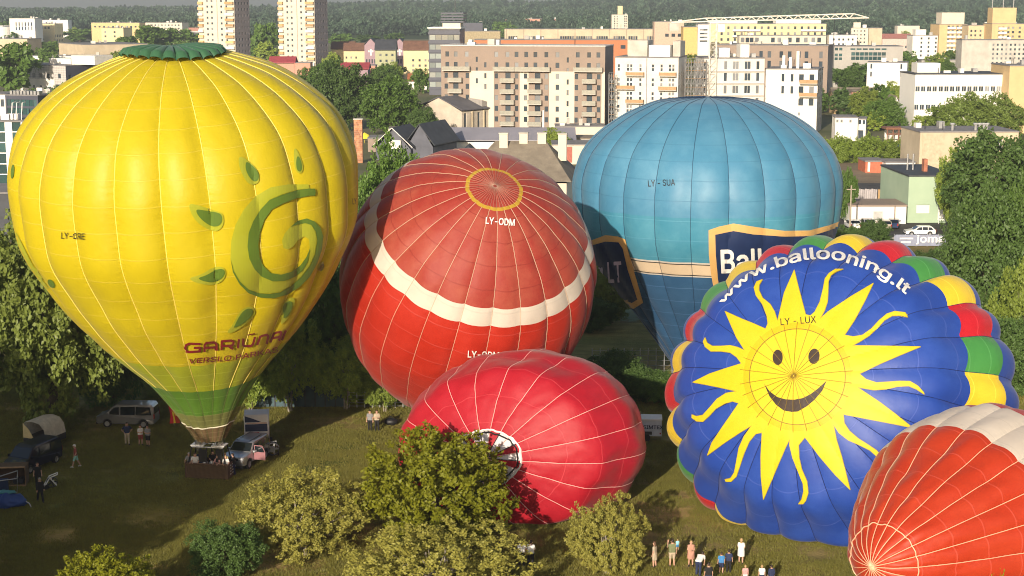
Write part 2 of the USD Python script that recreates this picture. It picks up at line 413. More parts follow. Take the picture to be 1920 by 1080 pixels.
NTREE = [0]
def tree(kd, px, yb, top, width, label, cat='tree', group=None, name=None, depth=None, sy=None):
    """A tree whose foot stands where the photograph's pixel (px, yb) meets the ground, as tall and as wide as it shows there."""
    p = ground(px, yb) if depth is None else at_y(px, 540, depth) * [1, 1, 0]
    h = at_y(px, top, p[1])[2]
    scale = FPX / ((np.array([p[0], p[1], h / 2]) - EYE) @ FW)
    w = width / scale
    NTREE[0] += 1
    nm = name or {'maple': 'maple_tree', 'linden': 'linden_tree', 'poplar': 'poplar_tree', 'chestnut': 'chestnut_tree', 'bush': 'bush'}.get(kd, 'willow_bush' if 'willow' in kd else 'tree')
    path = '/World/' + numbered('/World', nm)
    x = UsdGeom.Xform.Define(stage, path)
    x.AddTranslateOp().Set((float(p[0]), float(p[1]), 0.0))
    x.AddRotateZOp().Set(float((NTREE[0] * 137.5) % 360))
    x.AddScaleOp().Set((w / 10, w / 10, h / 10))
    x.GetPrim().GetReferences().AddInternalReference(KINDS[kd])
    x.GetPrim().SetInstanceable(True)
    tag(x.GetPrim(), label, cat, group)
    return path

# ---- foreground
tree('willow', 560, 1083, 884, 222, 'olive green willow bush right of the wicker basket, its leaves in sunlight', 'bush', depth=97)
tree('maple', 820, 1035, 824, 258, 'bright yellow green maple standing in front of the crimson balloon')
tree('willow_low', 818, 1120, 994, 310, 'broad olive willow bush at the bottom edge below the bright maple', 'bush', depth=88.5)
tree('willow', 1140, 1074, 936, 146, 'compact rounded olive bush in front of the crimson and the sun balloon', 'bush', name='willow_bush')
tree('deep', 405, 1110, 985, 130, 'dark shaded bush left of the olive willow bush', 'bush', depth=92.5, name='bush')
tree('maple', 165, 1150, 1044, 180, 'leafy tree top peeking in at the bottom left edge', depth=84)
tree('maple', 1893, 1180, 1054, 58, 'small leafy twig tree at the bottom right corner before the orange balloon', depth=80)
# ---- left and middle trees behind the balloons
tree('linden', 102, 806, 430, 290, 'big sunlit linden with a thick trunk behind the black van')
tree('linden', -45, 770, 430, 210, 'leafy linden cut by the left edge of the picture')
tree('deep', 215, 765, 560, 130, 'dark tree behind the silver minivan')
tree('young', 545, 772, 590, 135, 'sunlit young tree right of the open white trailer box')
tree('young', 470, 770, 640, 90, 'small sunlit tree half hidden by the green cone of the yellow balloon')
tree('young', 648, 768, 640, 120, 'thin pale stemmed tree between the yellow and the red balloon')
tree('thicket', 612, 735, 480, 170, 'tall shadowy tree between the yellow and the red balloon')
tree('deep', 700, 745, 560, 140, 'dark tree hanging over the wire fence left of the red balloon')
tree('young', 722, 772, 690, 80, 'leaning sunlit tree beside the wire fence')
tree('thicket', 735, 520, 276, 150, 'broad green tree between the brick chimney and the red balloon')
tree('thicket', 670, 600, 400, 120, 'green tree behind the right flank of the yellow balloon')
tree('linden', 1146, 620, 500, 105, 'sunlit tree between the red and the blue balloon', depth=172)
tree('thicket', 1205, 620, 590, 110, 'green tree behind the cone of the blue balloon', depth=176)
tree('deep', 1108, 620, 560, 100, 'dark tree behind the right flank of the red balloon', depth=168)
tree('deep', 1150, 745, 662, 105, 'dark bush behind the top of the crimson balloon', 'bush', name='bush')
tree('deep', 1208, 752, 690, 95, 'dark bush behind the white box trailer with lettering', 'bush', name='bush')
tree('thicket', 1246, 756, 705, 70, 'low green bush beside the left rim of the sun balloon', 'bush', name='bush')
# ---- right edge
tree('poplar', 1848, 650, 362, 150, 'tall dark tree rising behind the rainbow panels of the sun balloon')
tree('thicket', 1905, 640, 345, 130, 'green tree cut by the right edge above the sun balloon')
tree('poplar', 1790, 610, 400, 70, 'narrow dark tree left of the tall dark tree at the right')
tree('young', 1915, 700, 490, 120, 'sunlit tree at the right edge beside the sun balloon')
tree('deep', 1890, 735, 600, 130, 'dark tree low at the right edge behind the sun balloon')
tree('round_dark', 1862, 448, 256, 175, 'big dark chestnut in front of the beige low building')
tree('round_light', 1783, 428, 288, 72, 'slim light green tree before the pale green wall')
tree('deep', 1742, 560, 470, 90, 'dark shrub right of the sports banner', 'bush', name='bush')
tree('deep', 1640, 470, 415, 60, 'dark bush between the parked cars and the sun balloon', 'bush', name='bush')
tree('deep', 1590, 480, 425, 50, 'small dark bush beside the right edge of the blue balloon', 'bush', name='bush')
tree('round', 1588, 415, 320, 36, 'narrow green tree touching the right edge of the blue balloon')
tree('chestnut', 1798, 268, 178, 108, 'flowering chestnut before the white office building, left of two')
tree('chestnut', 1872, 268, 180, 96, 'flowering chestnut before the white office building, right of two')
tree('round_light', 1745, 262, 212, 70, 'bright green bush at the foot of the white office building', 'bush', name='bush')
for i, (px, w) in enumerate(((1570, 50), (1600, 56), (1632, 60), (1668, 54), (1703, 40))):
    tree('bush', px, 304, 256 + (i % 2) * 8, w, ['leafy hedge bush just right of the blue balloon', 'hedge bush under the small white house', 'hedge bush left of the dark blue car', 'hedge bush below the dark blue car', 'hedge bush beside the beige low building'][i], 'bush')
# ---- middle distance
tree('round', 732, 252, 150, 112, 'large green tree right of the yellow balloon and behind the brick chimney')
tree('round_dark', 640, 245, 122, 105, 'dark broad tree right of the yellow balloon below the pink roofs')
tree('round', 598, 190, 124, 70, 'green tree touching the shoulder of the yellow balloon')
tree('round_light', 1040, 290, 243, 58, 'small bright tree before the long grey roof')
tree('round', 1131, 236, 178, 34, 'green tree between the brown flats and the white unfinished flats')
tree('round_dark', 795, 262, 205, 52, 'tree leaning over the gable of the old factory hall')
far = [(22, 175, 84, 92, 'far', 'green tree above the white grey office at the left edge'), (70, 112, 78, 60, 'far_dark', 'dark tree behind the flat beige block at the left'), (96, 105, 78, 36, 'far', 'small tree between the two flat beige blocks'),
       (285, 106, 50, 100, 'far', 'round green tree before the yellow flats left of the green crown cap'), (240, 104, 70, 48, 'far', 'tree at the foot of the yellow flats'), (150, 78, 55, 60, 'far', 'tree clump right of the white factory on the left'),
       (345, 96, 55, 70, 'far', 'tree left of the left tower block'), (20, 72, 40, 80, 'far', 'trees under the white tank on the left'), (80, 200, 166, 70, 'far', 'tree beside the dark glass office on the left'), (200, 100, 84, 44, 'far_light', 'light tree before the long flat block'),
       (492, 112, 46, 56, 'far', 'tree between the two tower blocks'), (505, 116, 80, 50, 'far_light', 'light tree at the foot of the right tower block'), (565, 120, 100, 60, 'far_light', 'shrub before the foot of the right tower block'),
       (640, 88, 64, 44, 'far', 'tree behind the yellow flats right of the right tower'), (690, 84, 66, 50, 'far_dark', 'dark tree behind the purple gable'), (740, 80, 62, 40, 'far', 'tree behind the dark long roof'),
       (735, 150, 124, 50, 'far_dark', 'dark green tree before the cream flats'), (790, 175, 130, 36, 'far', 'tree beside the glass tower'), (1600, 168, 122, 86, 'far_dark', 'broad black green tree right of the brown unfinished block'),
       (1640, 160, 104, 48, 'far', 'tree before the grey glass offices'), (1656, 170, 122, 40, 'far_light', 'yellowish tree before the white block'), (1682, 162, 134, 36, 'far', 'tree at the right end of the white block'), (1583, 218, 168, 52, 'far_dark', 'dark tree left of the tan house'),
       (1612, 222, 186, 46, 'far_dark', 'dark tree before the tan house'), (1652, 215, 160, 48, 'far', 'tree right of the tan house'), (1690, 222, 160, 46, 'far_light', 'light tree left of the white office building'), (1664, 240, 205, 44, 'far_dark', 'dark shrub below the tan house'),
       (1640, 245, 210, 44, 'far_light', 'brownish shrub beside the small white house'), (1838, 140, 98, 70, 'far', 'round tree above the white office building'), (1782, 122, 98, 44, 'far', 'tree below the tan tower flats'), (1748, 118, 104, 30, 'far_dark', 'dark tree left of the tan tower flats'),
       (1573, 130, 96, 34, 'far', 'tree behind the dark end of the brown block'), (1580, 185, 166, 30, 'far_light', 'small light tree at the edge of the brown block'), (1000, 62, 44, 26, 'far_dark', 'small dark tree before the red brick flats'), (965, 66, 40, 36, 'far', 'tree left of the red brick flats'),
       (945, 70, 42, 40, 'far', 'round tree on the hillside left of the red brick flats')]
for px, yb, tp, w, kd, lb in far:
    tree(kd, px, yb, tp, w, lb)

# ---- tall trees on the slope to the left of the viewpoint, whose shade lies over the lawn
for i, (x, y_, h, w) in enumerate(((-38.5, 84, 17, 11), (-38, 72, 20, 12), (-47, 62, 25, 14), (-45, 77, 22, 13), (-54, 70, 26, 14), (-52, 88, 22, 13), (-60, 80, 26, 14), (-62, 63, 28, 14), (-66, 92, 23, 13), (-56, 54, 28, 14), (-47, 96, 17, 11), (-74, 84, 26, 14))):
    path = '/World/' + numbered('/World', 'linden_tree')
    xf = UsdGeom.Xform.Define(stage, path)
    xf.AddTranslateOp().Set((x, y_, 0)); xf.AddRotateZOp().Set(i * 77.0); xf.AddScaleOp().Set((w / 10, w / 10, h * .80 / 10))
    xf.GetPrim().GetReferences().AddInternalReference(KINDS['linden']); xf.GetPrim().SetInstanceable(True)
    tag(xf.GetPrim(), 'tall shade tree outside the picture on the left', 'tree', 'tall shade trees left of the field')

# ---- the wooded hills
def hill_z(x, y_):
    x, y_ = np.asarray(x, float), np.asarray(y_, float)
    n = meshkit.fbm(np.stack([x / 520, y_ / 700, x * 0], -1), 4, 3)
    ridge = np.interp(x, [-2500, -900, -620, -470, -330, -180, 60, 200, 420, 700, 1100, 2500], [12, 12, 13, 12, 18, 22, 18, 30, 40, 44, 42, 40])
    up = np.clip((y_ - 1500) / 1500, 0, 1)
    return (up ** 1.2) * (ridge * .93 + (n - .5) * 16) - .5 + np.clip((y_ - 3000) / 1200, 0, 1) * 14 * (x > -100)
hx, hy = np.meshgrid(np.linspace(-2600, 2600, 120), np.linspace(1450, 4700, 70))
HILL = mat('forest_floor', (.05, .07, .03), .95, spec=.05)
single('hills', (np.stack([hx, hy, hill_z(hx, hy)], -1).reshape(-1, 3), grid_faces(70, 120)), HILL, kind='structure', smooth=True)
NF = 15000
gx = np.random.default_rng(77)
fy = 1650 + (3300 - 1650) * gx.random(NF) ** 1.3
fx = (gx.random(NF) * 2 - 1) * (fy * .34 + 30)
fz = hill_z(fx, fy)
keep = fz > 1.0
fx, fy, fz = fx[keep], fy[keep], fz[keep]
pi = UsdGeom.PointInstancer.Define(stage, '/World/forest')
protos = []
for i, lf in enumerate(('hill', 'hill', 'hill', 'hill')):
    m, _ = crown(90 + i, 500, 1.9, lobes=7, per=10, tight=1.2, base=.0, fill=.6)
    protos.append(usdkit.mesh(stage, f'/World/forest/hill_tree_{i:03d}' if i else '/World/forest/hill_tree', m, LF[lf]).GetPath())
pi.CreatePrototypesRel().SetTargets(protos)
pi.CreateProtoIndicesAttr(Vt.IntArray.FromNumpy(gx.integers(0, 4, len(fx)).astype(np.int32)))
pi.CreatePositionsAttr(Vt.Vec3fArray.FromNumpy(np.stack([fx, fy, fz], -1).astype(np.float32)))
sw = gx.uniform(.8, 1.6, len(fx)); sh = sw * gx.uniform(.75, 1.2, len(fx))
pi.CreateScalesAttr(Vt.Vec3fArray.FromNumpy(np.stack([sw, sw, sh], -1).astype(np.float32)))
ang = gx.uniform(0, 2 * np.pi, len(fx))
pi.CreateOrientationsAttr(Vt.QuathArray([Gf.Quath(float(math.cos(a / 2)), 0, 0, float(math.sin(a / 2))) for a in ang]))
tag(pi.GetPrim(), 'mixed forest covering the hills behind the town', 'forest', kind='stuff')

# ---- grass tufts where the lawn is near, weeds along the far edge of the lawn
def tuft(seed, n, h, sp):
    g = np.random.default_rng(seed)
    a, rr = g.uniform(0, 6.28, n), sp * g.random(n) ** .5
    p = np.stack([rr * np.cos(a), rr * np.sin(a), 0 * a], -1)
    d = unit2(np.stack([g.normal(size=n) * .5, g.normal(size=n) * .5, np.ones(n)], -1))
    sd = unit2(np.cross(d, g.normal(size=(n, 3)))) * .02
    hh = h * g.uniform(.5, 1.1, n)[:, None]
    v = np.stack([p - sd, p + sd, p + d * hh], 1).reshape(-1, 3)
    return v, np.arange(3 * n).reshape(-1, 3)
GRASSL = leafmat('grass_blade', (.20, .19, .04), (.52, .38, .13), .3)
def scatter(name, label, pts, proto_meshes, m, smin, smax, seed, cat):
    g = np.random.default_rng(seed)
    pi = UsdGeom.PointInstancer.Define(stage, '/World/' + name)
    pr = [usdkit.mesh(stage, f'/World/{name}/tuft' + (f'_{i:03d}' if i else ''), q, m).GetPath() for i, q in enumerate(proto_meshes)]
    pi.CreatePrototypesRel().SetTargets(pr)
    n = len(pts)
    pi.CreateProtoIndicesAttr(Vt.IntArray.FromNumpy(g.integers(0, len(pr), n).astype(np.int32)))
    pi.CreatePositionsAttr(Vt.Vec3fArray.FromNumpy(pts.astype(np.float32)))
    s = g.uniform(smin, smax, n)
    pi.CreateScalesAttr(Vt.Vec3fArray.FromNumpy(np.stack([s, s, s], -1).astype(np.float32)))
    pi.CreateOrientationsAttr(Vt.QuathArray([Gf.Quath(float(math.cos(a / 2)), 0, 0, float(math.sin(a / 2))) for a in g.uniform(0, 6.28, n)]))
    tag(pi.GetPrim(), label, cat, kind='stuff')
gg = np.random.default_rng(5)
N1 = 60000
gy = 86 + 62 * gg.random(N1); gxx = (gg.random(N1) * 2 - 1) * (gy * .335 + 2)
dens = meshkit.fbm(np.stack([gxx / 5, gy / 5, gxx * 0], -1), 3, 9)
k_ = gg.random(N1) < np.clip((dens - .22) * 3.2, .12, 1)
scatter('grass', 'short patchy grass of the field under the balloons', np.stack([gxx, gy, gy * 0 - .012], -1)[k_], [tuft(i, 46, .17, .5) for i in range(3)], GRASSL, .7, 1.4, 6, 'grass')
N2 = 2600
wy = gg.uniform(135.5, 142, N2); wx = gg.uniform(-32, -6, N2)
k_ = meshkit.fbm(np.stack([wx / 2.5, wy / 2.5, wx * 0], -1), 3, 4) + (wy - 138) * .03 > .45
WEED = leafmat('weed_leaf', (0.192, 0.208, 0.032), (0.420, 0.412, 0.088), .35)
scatter('weeds', 'tall yellow green weeds along the far edge of the field', np.stack([wx, wy, wy * 0], -1)[k_], [tuft(20 + i, 60, .75, .35) for i in range(3)], WEED, .5, 1.3, 8, 'weeds')
# ================================================================ hot air balloons
T_AX = np.array([0, .15, .3, .45, .6, .7, .8, .9, .96, .99, 1.0])
R_AX = np.array([.12, .33, .58, .82, .97, 1, .95, .76, .5, .25, 0])

class Envelope:
    """A balloon envelope: gores between load tapes round an axis from the mouth to the crown, resting on the grass where it lies down."""
    def __init__(s, M, az, el, L, R, mul, ay=1.0, roll=0.0, N=24, bulge=.03, phase=0.0, fold=0.0, seed=1, wob=.05):
        az, el = math.radians(az), math.radians(el)
        s.M, s.L, s.R, s.ay, s.N, s.bulge, s.phase, s.fold, s.seed, s.wob = np.array(M, float), L, R, ay, N, bulge, phase, fold, seed, wob
        s.A = np.array([math.sin(az) * math.cos(el), math.cos(az) * math.cos(el), math.sin(el)])
        ref = np.array([0, 0, 1.0]) if abs(s.A[2]) < .9 else np.array([0, 1.0, 0])
        e1 = unit(np.cross(ref, s.A)); e2 = np.cross(s.A, e1)
        s.e1, s.e2 = math.cos(roll) * e1 + math.sin(roll) * e2, -math.sin(roll) * e1 + math.cos(roll) * e2
        rr = R_AX * np.asarray(mul, float)
        d = np.r_[0, np.cumsum(np.hypot(np.diff(T_AX) * 1.2, np.diff(rr)))]; d /= d[-1]
        s.ps, s.pr = PchipInterpolator(d, T_AX), PchipInterpolator(d, rr)
        vv = np.linspace(0, 1, 200)
        s.arc = np.r_[0, np.cumsum(np.hypot(np.diff(s.ps(vv)) * L, np.diff(s.pr(vv)) * R))]
        s.vv = vv
        s._inv = None
    def at(s, th, v, smooth=False, inset=None, soft=1.0):
        th, v = np.broadcast_arrays(np.asarray(th, float), np.asarray(v, float))
        r = s.pr(v) * s.R
        f = ((th - s.phase) / (2 * np.pi / s.N)) % 1.0
        b = 4 * f * (1 - f)
        bul = s.bulge(v) if callable(s.bulge) else s.bulge
        gi = np.floor((th - s.phase) / (2 * np.pi / s.N)) % s.N
        bul = bul * (.72 + .56 * ((gi * 7.31 + s.seed) % 1.0 if False else (np.sin(gi * 12.9898 + s.seed) * 43758.5453) % 1.0))
        r = r * (1 - bul * (1 - b) * soft) if inset is None else r * (1 - bul * inset)
        p = s.M + (s.ps(v) * s.L)[..., None] * s.A + r[..., None] * (np.cos(th)[..., None] * s.e1 + s.ay * np.sin(th)[..., None] * s.e2)
        if not smooth:
            nrm = np.cos(th)[..., None] * s.e1 + np.sin(th)[..., None] * s.e2
            q = np.stack([np.cos(th) * 3.2, np.sin(th) * 3.2, v * 9], -1)
            w = (meshkit.fbm(q * 1.6 + 11, 2, s.seed) - .5) * s.wob * np.clip(s.pr(v) * 2, 0, 1)
            if s.fold:
                w = w + s.fold * np.sin(th * s.N / 2 + 2.5 * np.sin(th * 3)) * np.clip((.34 - v) / .3, 0, 1)
            p = p + nrm * w[..., None]
        z = p[..., 2]
        k = .35
        p[..., 2] = .05 + k * np.logaddexp(0, (z - .05) / k) if s.M[2] < 8 and s.A[2] < .6 else z
        return p
    def normal(s, th, v):
        e = 1e-3
        v = np.clip(v, .004, .993)
        a = s.at(th + e, v, True, .5) - s.at(th - e, v, True, .5)
        b = s.at(th, v + e, True, .5) - s.at(th, v - e, True, .5)
        n = np.cross(a, b)
        n /= np.linalg.norm(n, axis=-1, keepdims=True) + 1e-12
        c = s.M + s.A * s.L * .6
        return n * np.sign(np.sum(n * (s.at(th, v, True, .5) - c), -1, keepdims=True))
    def inverse(s):
        if s._inv is None:
            th, v = np.meshgrid(np.linspace(0, 2 * np.pi, 241)[:-1], np.r_[np.linspace(0, .97, 120), np.linspace(.975, .9995, 20)])
            th, v = th.ravel(), v.ravel()
            p = s.at(th, v, True, .35); n = s.normal(th, v)
            ok = np.sum(n * (EYE - p), -1) > 0
            r = s.pr(v)
            s._inv = LinearNDInterpolator(project(p[ok]), np.stack([r * np.cos(th), r * np.sin(th), v], -1)[ok])
        return s._inv
    def invert(s, xy):
        xy = np.asarray(xy, float).reshape(-1, 2)
        want = xy.copy()
        for it in range(9):
            q = s.inverse()(want)
            th, v = np.arctan2(q[:, 1], q[:, 0]) % (2 * np.pi), q[:, 2]
            if it < 8:                      # the gores bulge: step towards the point of the real cloth that shows at xy
                e = xy - project(s.at(np.where(np.isfinite(v), th, 0), np.where(np.isfinite(v), v, .5), soft=.84))
                e[~np.isfinite(v)] = 0
                nx = want + np.clip(e, -5, 5) * .45
                ok = np.isfinite(s.inverse()(nx)[:, 2])
                want = np.where(ok[:, None], nx, want)
        return th, v
    def v_at(s, x, y):
        return float(s.invert([(x, y)])[1][0])
    def gore(s, k, v0, v1, na=11, nv=None):
        nv = nv or max(3, int((.6 if callable(v0) or callable(v1) else v1 - v0) * 84) + 2)
        a = s.phase + (k + np.linspace(0, 1, na)) * 2 * np.pi / s.N
        lo, hi = (x(a) if callable(x) else np.full(na, x) for x in (v0, v1))
        th = np.broadcast_to(a, (nv, na))
        vv = lo + (hi - lo) * np.linspace(0, 1, nv)[:, None]
        p = s.at(th, vv)
        uv = np.stack([np.broadcast_to(np.linspace(0, 1, na), th.shape), np.interp(vv, s.vv, s.arc)], -1)
        return p.reshape(-1, 3), grid_faces(nv, na), uv.reshape(-1, 2)
    def tape(s, th, v0, v1, r, n=60, lift=.02, sides=4):
        v = np.linspace(v0, v1, n)
        p = s.at(np.full(n, th), v) + s.normal(np.full(n, th), v) * lift
        return MB().tube(p, r, sides).mesh()
    def ring(s, v, r, n=None, lift=.02):
        n = n or s.N * 6
        th = np.linspace(0, 2 * np.pi, n + 1)
        p = s.at(th, np.full(n + 1, v)) + s.normal(th, np.full(n + 1, v)) * lift
        return MB().tube(p, r, 4, cap=False).mesh()
    def decal(s, pg, lift=.04, cell=5.0):
        """A flat print on the cloth: the printed shape, seen where the photograph shows it, laid onto the envelope's own surface."""
        if not pg.is_valid:
            pg = pg.buffer(0)
        x0, y0, x1, y1 = pg.bounds
        gx, gy = np.meshgrid(np.arange(math.floor(x0 / cell), math.ceil(x1 / cell)) * cell, np.arange(math.floor(y0 / cell), math.ceil(y1 / cell)) * cell)
        cells = shapely.intersection(shapely.box(gx.ravel(), gy.ravel(), gx.ravel() + cell, gy.ravel() + cell), pg)
        vs, fs, n = [], [], 0
        for c in cells:
            for g in getattr(c, 'geoms', [c]):
                if g.geom_type != 'Polygon' or g.area < 1e-3:
                    continue
                co = np.array(g.exterior.coords)[:-1]
                if len(g.interiors) or not np.isclose(g.convex_hull.area, g.area, rtol=1e-6):
                    v, f = trimesh.creation.triangulate_polygon(g, engine='earcut')
                else:
                    v, f = co, np.array([[0, i, i + 1] for i in range(1, len(co) - 1)])
                vs.append(np.asarray(v)[:, :2]); fs.append(np.asarray(f) + n); n += len(v)
        xy, f = np.vstack(vs), np.vstack(fs)
        th, v = s.invert(xy)
        ok = np.isfinite(v)
        th, v = np.where(ok, th, 0), np.where(ok, v, .5)
        f = f[ok[f].all(1)]
        nr = s.normal(th, v)
        p = s.at(th, v, soft=.84) + nr * lift
        fn = np.cross(p[f[:, 1]] - p[f[:, 0]], p[f[:, 2]] - p[f[:, 0]])
        flip = np.sum(fn * nr[f[:, 0]], -1) < 0
        f[flip] = f[flip][:, ::-1]
        q = project(p)
        big = np.max([np.linalg.norm(q[f[:, i]] - q[f[:, (i + 1) % 3]], axis=1) for i in range(3)], 0) > cell * 6
        f = f[~big]
        used, f = np.unique(f, return_inverse=True)
        return p[used], f.reshape(-1, 3)

_fonts = {}

def glyphs(text, bold=False):
    """The outline of a line of lettering: baseline on y = 0, capitals 1 high, y upwards."""
    key = (text, bold)
    if key not in _fonts:
        t = meshkit.text_mesh(text, 1.0, .01, bold)
        top = t.triangles[np.all(np.abs(t.triangles[:, :, 2] - .01) < 1e-6, axis=1)][:, :, :2]
        _fonts[key] = shapely.union_all(shapely.polygons(top)).buffer(.004)
    return _fonts[key]

def text_px(text, p0, p1, h, bold=False, slant=0.0):
    g = glyphs(text, bold)
    x0, _, x1, _ = g.bounds
    p0, p1 = np.array(p0, float), np.array(p1, float)
    d = p1 - p0; L = np.linalg.norm(d); t = d / L; upv = np.array([t[1], -t[0]])
    sx = L / (x1 - x0)
    def tr(c):
        c = np.asarray(c)
        return p0 + np.outer((c[:, 0] - x0) * sx, t) + np.outer(c[:, 1] * h, upv) + np.outer(c[:, 1] * h * slant, t)
    return shapely.transform(g, tr).buffer(0)

def text_arc(text, base, h, bold=False, slant=0.0):
    """Lettering along a bent baseline (points) with capitals h high; h may be a list along the line."""
    g = shapely.segmentize(glyphs(text, bold), .15)
    x0, _, x1, _ = g.bounds
    b = np.array(base, float)
    d = np.r_[0, np.cumsum(np.linalg.norm(np.diff(b, axis=0), axis=1))]; d /= d[-1]
    fx, fy = PchipInterpolator(d, b[:, 0]), PchipInterpolator(d, b[:, 1])
    hh = np.atleast_1d(h)
    def tr(c):
        c = np.asarray(c)
        t = (c[:, 0] - x0) / (x1 - x0)
        hv = np.interp(t, np.linspace(0, 1, len(hh)), hh)
        tx, ty = fx(np.clip(t + .01, 0, 1)) - fx(np.clip(t - .01, 0, 1)), fy(np.clip(t + .01, 0, 1)) - fy(np.clip(t - .01, 0, 1))
        n = np.hypot(tx, ty); tx, ty = tx / n, ty / n
        y = c[:, 1] * hv
        return np.stack([fx(t) + ty * y + tx * y * slant, fy(t) - tx * y + ty * y * slant], -1)
    return shapely.transform(g, tr).buffer(0)

def prints(e, t, nm, pg, m, lift, cell=4.0, smooth=False):
    """Each letter or patch is a piece of cloth of its own."""
    for g in getattr(pg, 'geoms', [pg]):
        if g.area < .5:
            continue
        v, f = e.decal(g, lift, cell)
        if len(f):
            part(t, nm, (v, f), m, smooth=smooth, uv=np.full((len(v), 2), .8), world=True)

def zoomed(pts, ox, oy, s):
    return [(ox + x / s, oy + y / s) for x, y in pts]

def smooth_poly(pts, n=3):
    p = np.array(pts, float)
    for _ in range(n):
        q = np.roll(p, -1, 0)
        p = np.stack([.75 * p + .25 * q, .25 * p + .75 * q], 1).reshape(-1, 2)
    return Polygon(p).buffer(0)

def envelope_parts(t, e, bands, tape_mat=None, tape_r=.03, tape_v=(0, .99), na=11):
    """bands: list of (v0, v1, part name, material or function of k)"""
    for k in range(e.N):
        for v0, v1, nm, m in bands:
            v, f, uv = e.gore(k, v0, v1, na)
            part(t, nm, (v, f[:, ::-1]), m(k) if callable(m) else m, smooth=True, uv=uv, world=True)
        if tape_mat is not None:
            part(t, 'load_tape', e.tape(e.phase + k * 2 * np.pi / e.N, *tape_v, tape_r), tape_mat, world=True)

# ---------------------------------------------------------------- the yellow balloon
YEL = fabric('yellow_cloth', (.51, .412, .006), (.53, .435, .012), trans=.22, rough=.42, line=1.12, wrinkle=.03)
LIME = fabric('lime_cloth', (.36, .40, .012), trans=.3, rough=.42)
DGREEN = fabric('green_cloth', (.10, .22, .02), trans=.3, rough=.42)
SKIRT = fabric('olive_cloth', (.20, .21, .06), trans=.4, rough=.6, period=.6)
SCOOP = fabric('brown_scoop_cloth', (.20, .13, .06), trans=.4, rough=.7, period=.5)
CAPG = fabric('crown_green_cloth', (.014, .075, .03), (.02, .095, .036), trans=.1, rough=.38, period=50)
PRINT_DG = fabric('dark_green_print', (.10, .17, .02), (.11, .19, .03), trans=.2, rough=.4)
PRINT_LG = fabric('light_green_print', (.36, .38, .022), (.38, .40, .04), trans=.22, rough=.4)
MAROON = fabric('maroon_print', (.16, .010, .012), trans=.1, rough=.4, period=60)
TAPE_Y = mat('yellow_tape', (.86, .70, .16), .5, var=.05)

y = Envelope(M=[-22.067, 113.5, 3.214], az=192.19, el=81.5, L=28.514, R=11.95, mul=[.7807, .9151, 1.0494, 1.0369, 1.0245, 1.0, .9897, .9742, .9665, .9613, 1.0], ay=.9659,
             N=24, bulge=lambda v: .030 * np.clip(v * 3, .3, 1), phase=.06, fold=.07, seed=3, wob=.22)
BALLOON_Y = thing('hot_air_balloon', 'tall upright yellow balloon with green crown cap and green swirl print above a basket', 'hot air balloon', y.M * [1, 1, 0])
va, vb, vc, vd = y.v_at(378, 686), y.v_at(384, 734), y.v_at(388, 779), y.v_at(388, 803)
envelope_parts(BALLOON_Y, y, [(va, .988, 'gore', YEL), (vb, va, 'lime_panel', LIME), (vc, vb, 'green_panel', DGREEN), (vd, vc, 'skirt_panel', SKIRT), (0.0, vd, 'scoop_panel', SCOOP)],
               TAPE_Y, .026, (vb, .988))
for k in range(24):
    part(BALLOON_Y, 'lower_tape', y.tape(y.phase + k * np.pi / 12, 0, vb, .011, 20), SKIRT, world=True)
part(BALLOON_Y, 'scoop_hem', y.ring(vd, .05), mat('pale_hem', (.6, .55, .42), .6), world=True)
# the green parachute cap on the crown: lobed petals round a hub that sags
_ca = unit(y.A * [1, .03, 1])
_c1 = unit(np.cross([0, 1, 0], _ca)); _c2 = np.cross(_ca, _c1)
def cap_petal(k, n=24):
    a = (k + np.linspace(0, 1, 9)) * 2 * np.pi / n
    rr = np.linspace(0, 1, 12)
    A, Rr = np.meshgrid(a, rr)
    f = np.broadcast_to(np.linspace(0, 1, 9), A.shape); b = np.sqrt(np.clip(4 * f * (1 - f), 0, 1))
    rad = Rr * 3.62 * (1 + .05 * (b - 1) * Rr)
    h = .40 * (1 - Rr ** 2.2) + .34 * b * Rr * (1 - .3 * Rr) - .5 * np.exp(-(Rr / .16) ** 2) + .18 * np.sin(A * 2 + .5) * Rr - .28 * np.clip(Rr - .93, 0, 1) / .07
    crown = y.M + y.A * (y.L - .12)
    p = crown + rad[..., None] * (np.cos(A)[..., None] * _c1 + np.sin(A)[..., None] * _c2) + (h - .15 * (rad / 3.95) ** 2)[..., None] * _ca
    return p.reshape(-1, 3), grid_faces(12, 9)
for k in range(24):
    v, f = cap_petal(k)
    part(BALLOON_Y, 'crown_petal', (v, f), CAPG, smooth=True, uv=np.zeros((len(v), 2)), world=True)
Z1 = (340, 270, 3.6); Z2 = (330, 540, 6.75)
light = [(855, 272), (720, 272), (600, 292), (500, 350), (420, 440), (365, 540), (335, 650), (330, 770), (350, 850), (390, 920), (450, 975), (520, 1000), (590, 1005), (660, 995), (730, 955), (800, 895),
         (860, 820), (895, 740), (910, 650), (900, 590), (870, 545), (830, 532), (780, 540), (730, 560), (695, 600), (675, 650), (685, 700), (715, 710), (750, 690), (780, 650), (825, 622), (855, 640),
         (862, 690), (850, 745), (820, 810), (770, 868), (700, 908), (610, 913), (540, 885), (490, 835), (455, 765), (445, 690), (452, 600), (482, 520), (532, 440), (592, 375), (680, 338), (780, 308), (860, 300)]
dark_in = [(900, 325), (893, 300), (860, 300), (780, 310), (680, 340), (590, 375), (530, 440), (480, 520), (450, 600), (443, 690), (455, 770), (490, 840), (540, 890), (610, 920), (690, 918), (760, 890),
           (810, 850), (845, 790), (862, 700), (835, 760), (795, 815), (740, 855), (670, 875), (600, 865), (550, 820), (525, 760), (515, 680), (525, 600), (555, 510), (605, 440), (680, 400), (770, 365), (860, 348), (893, 348)]
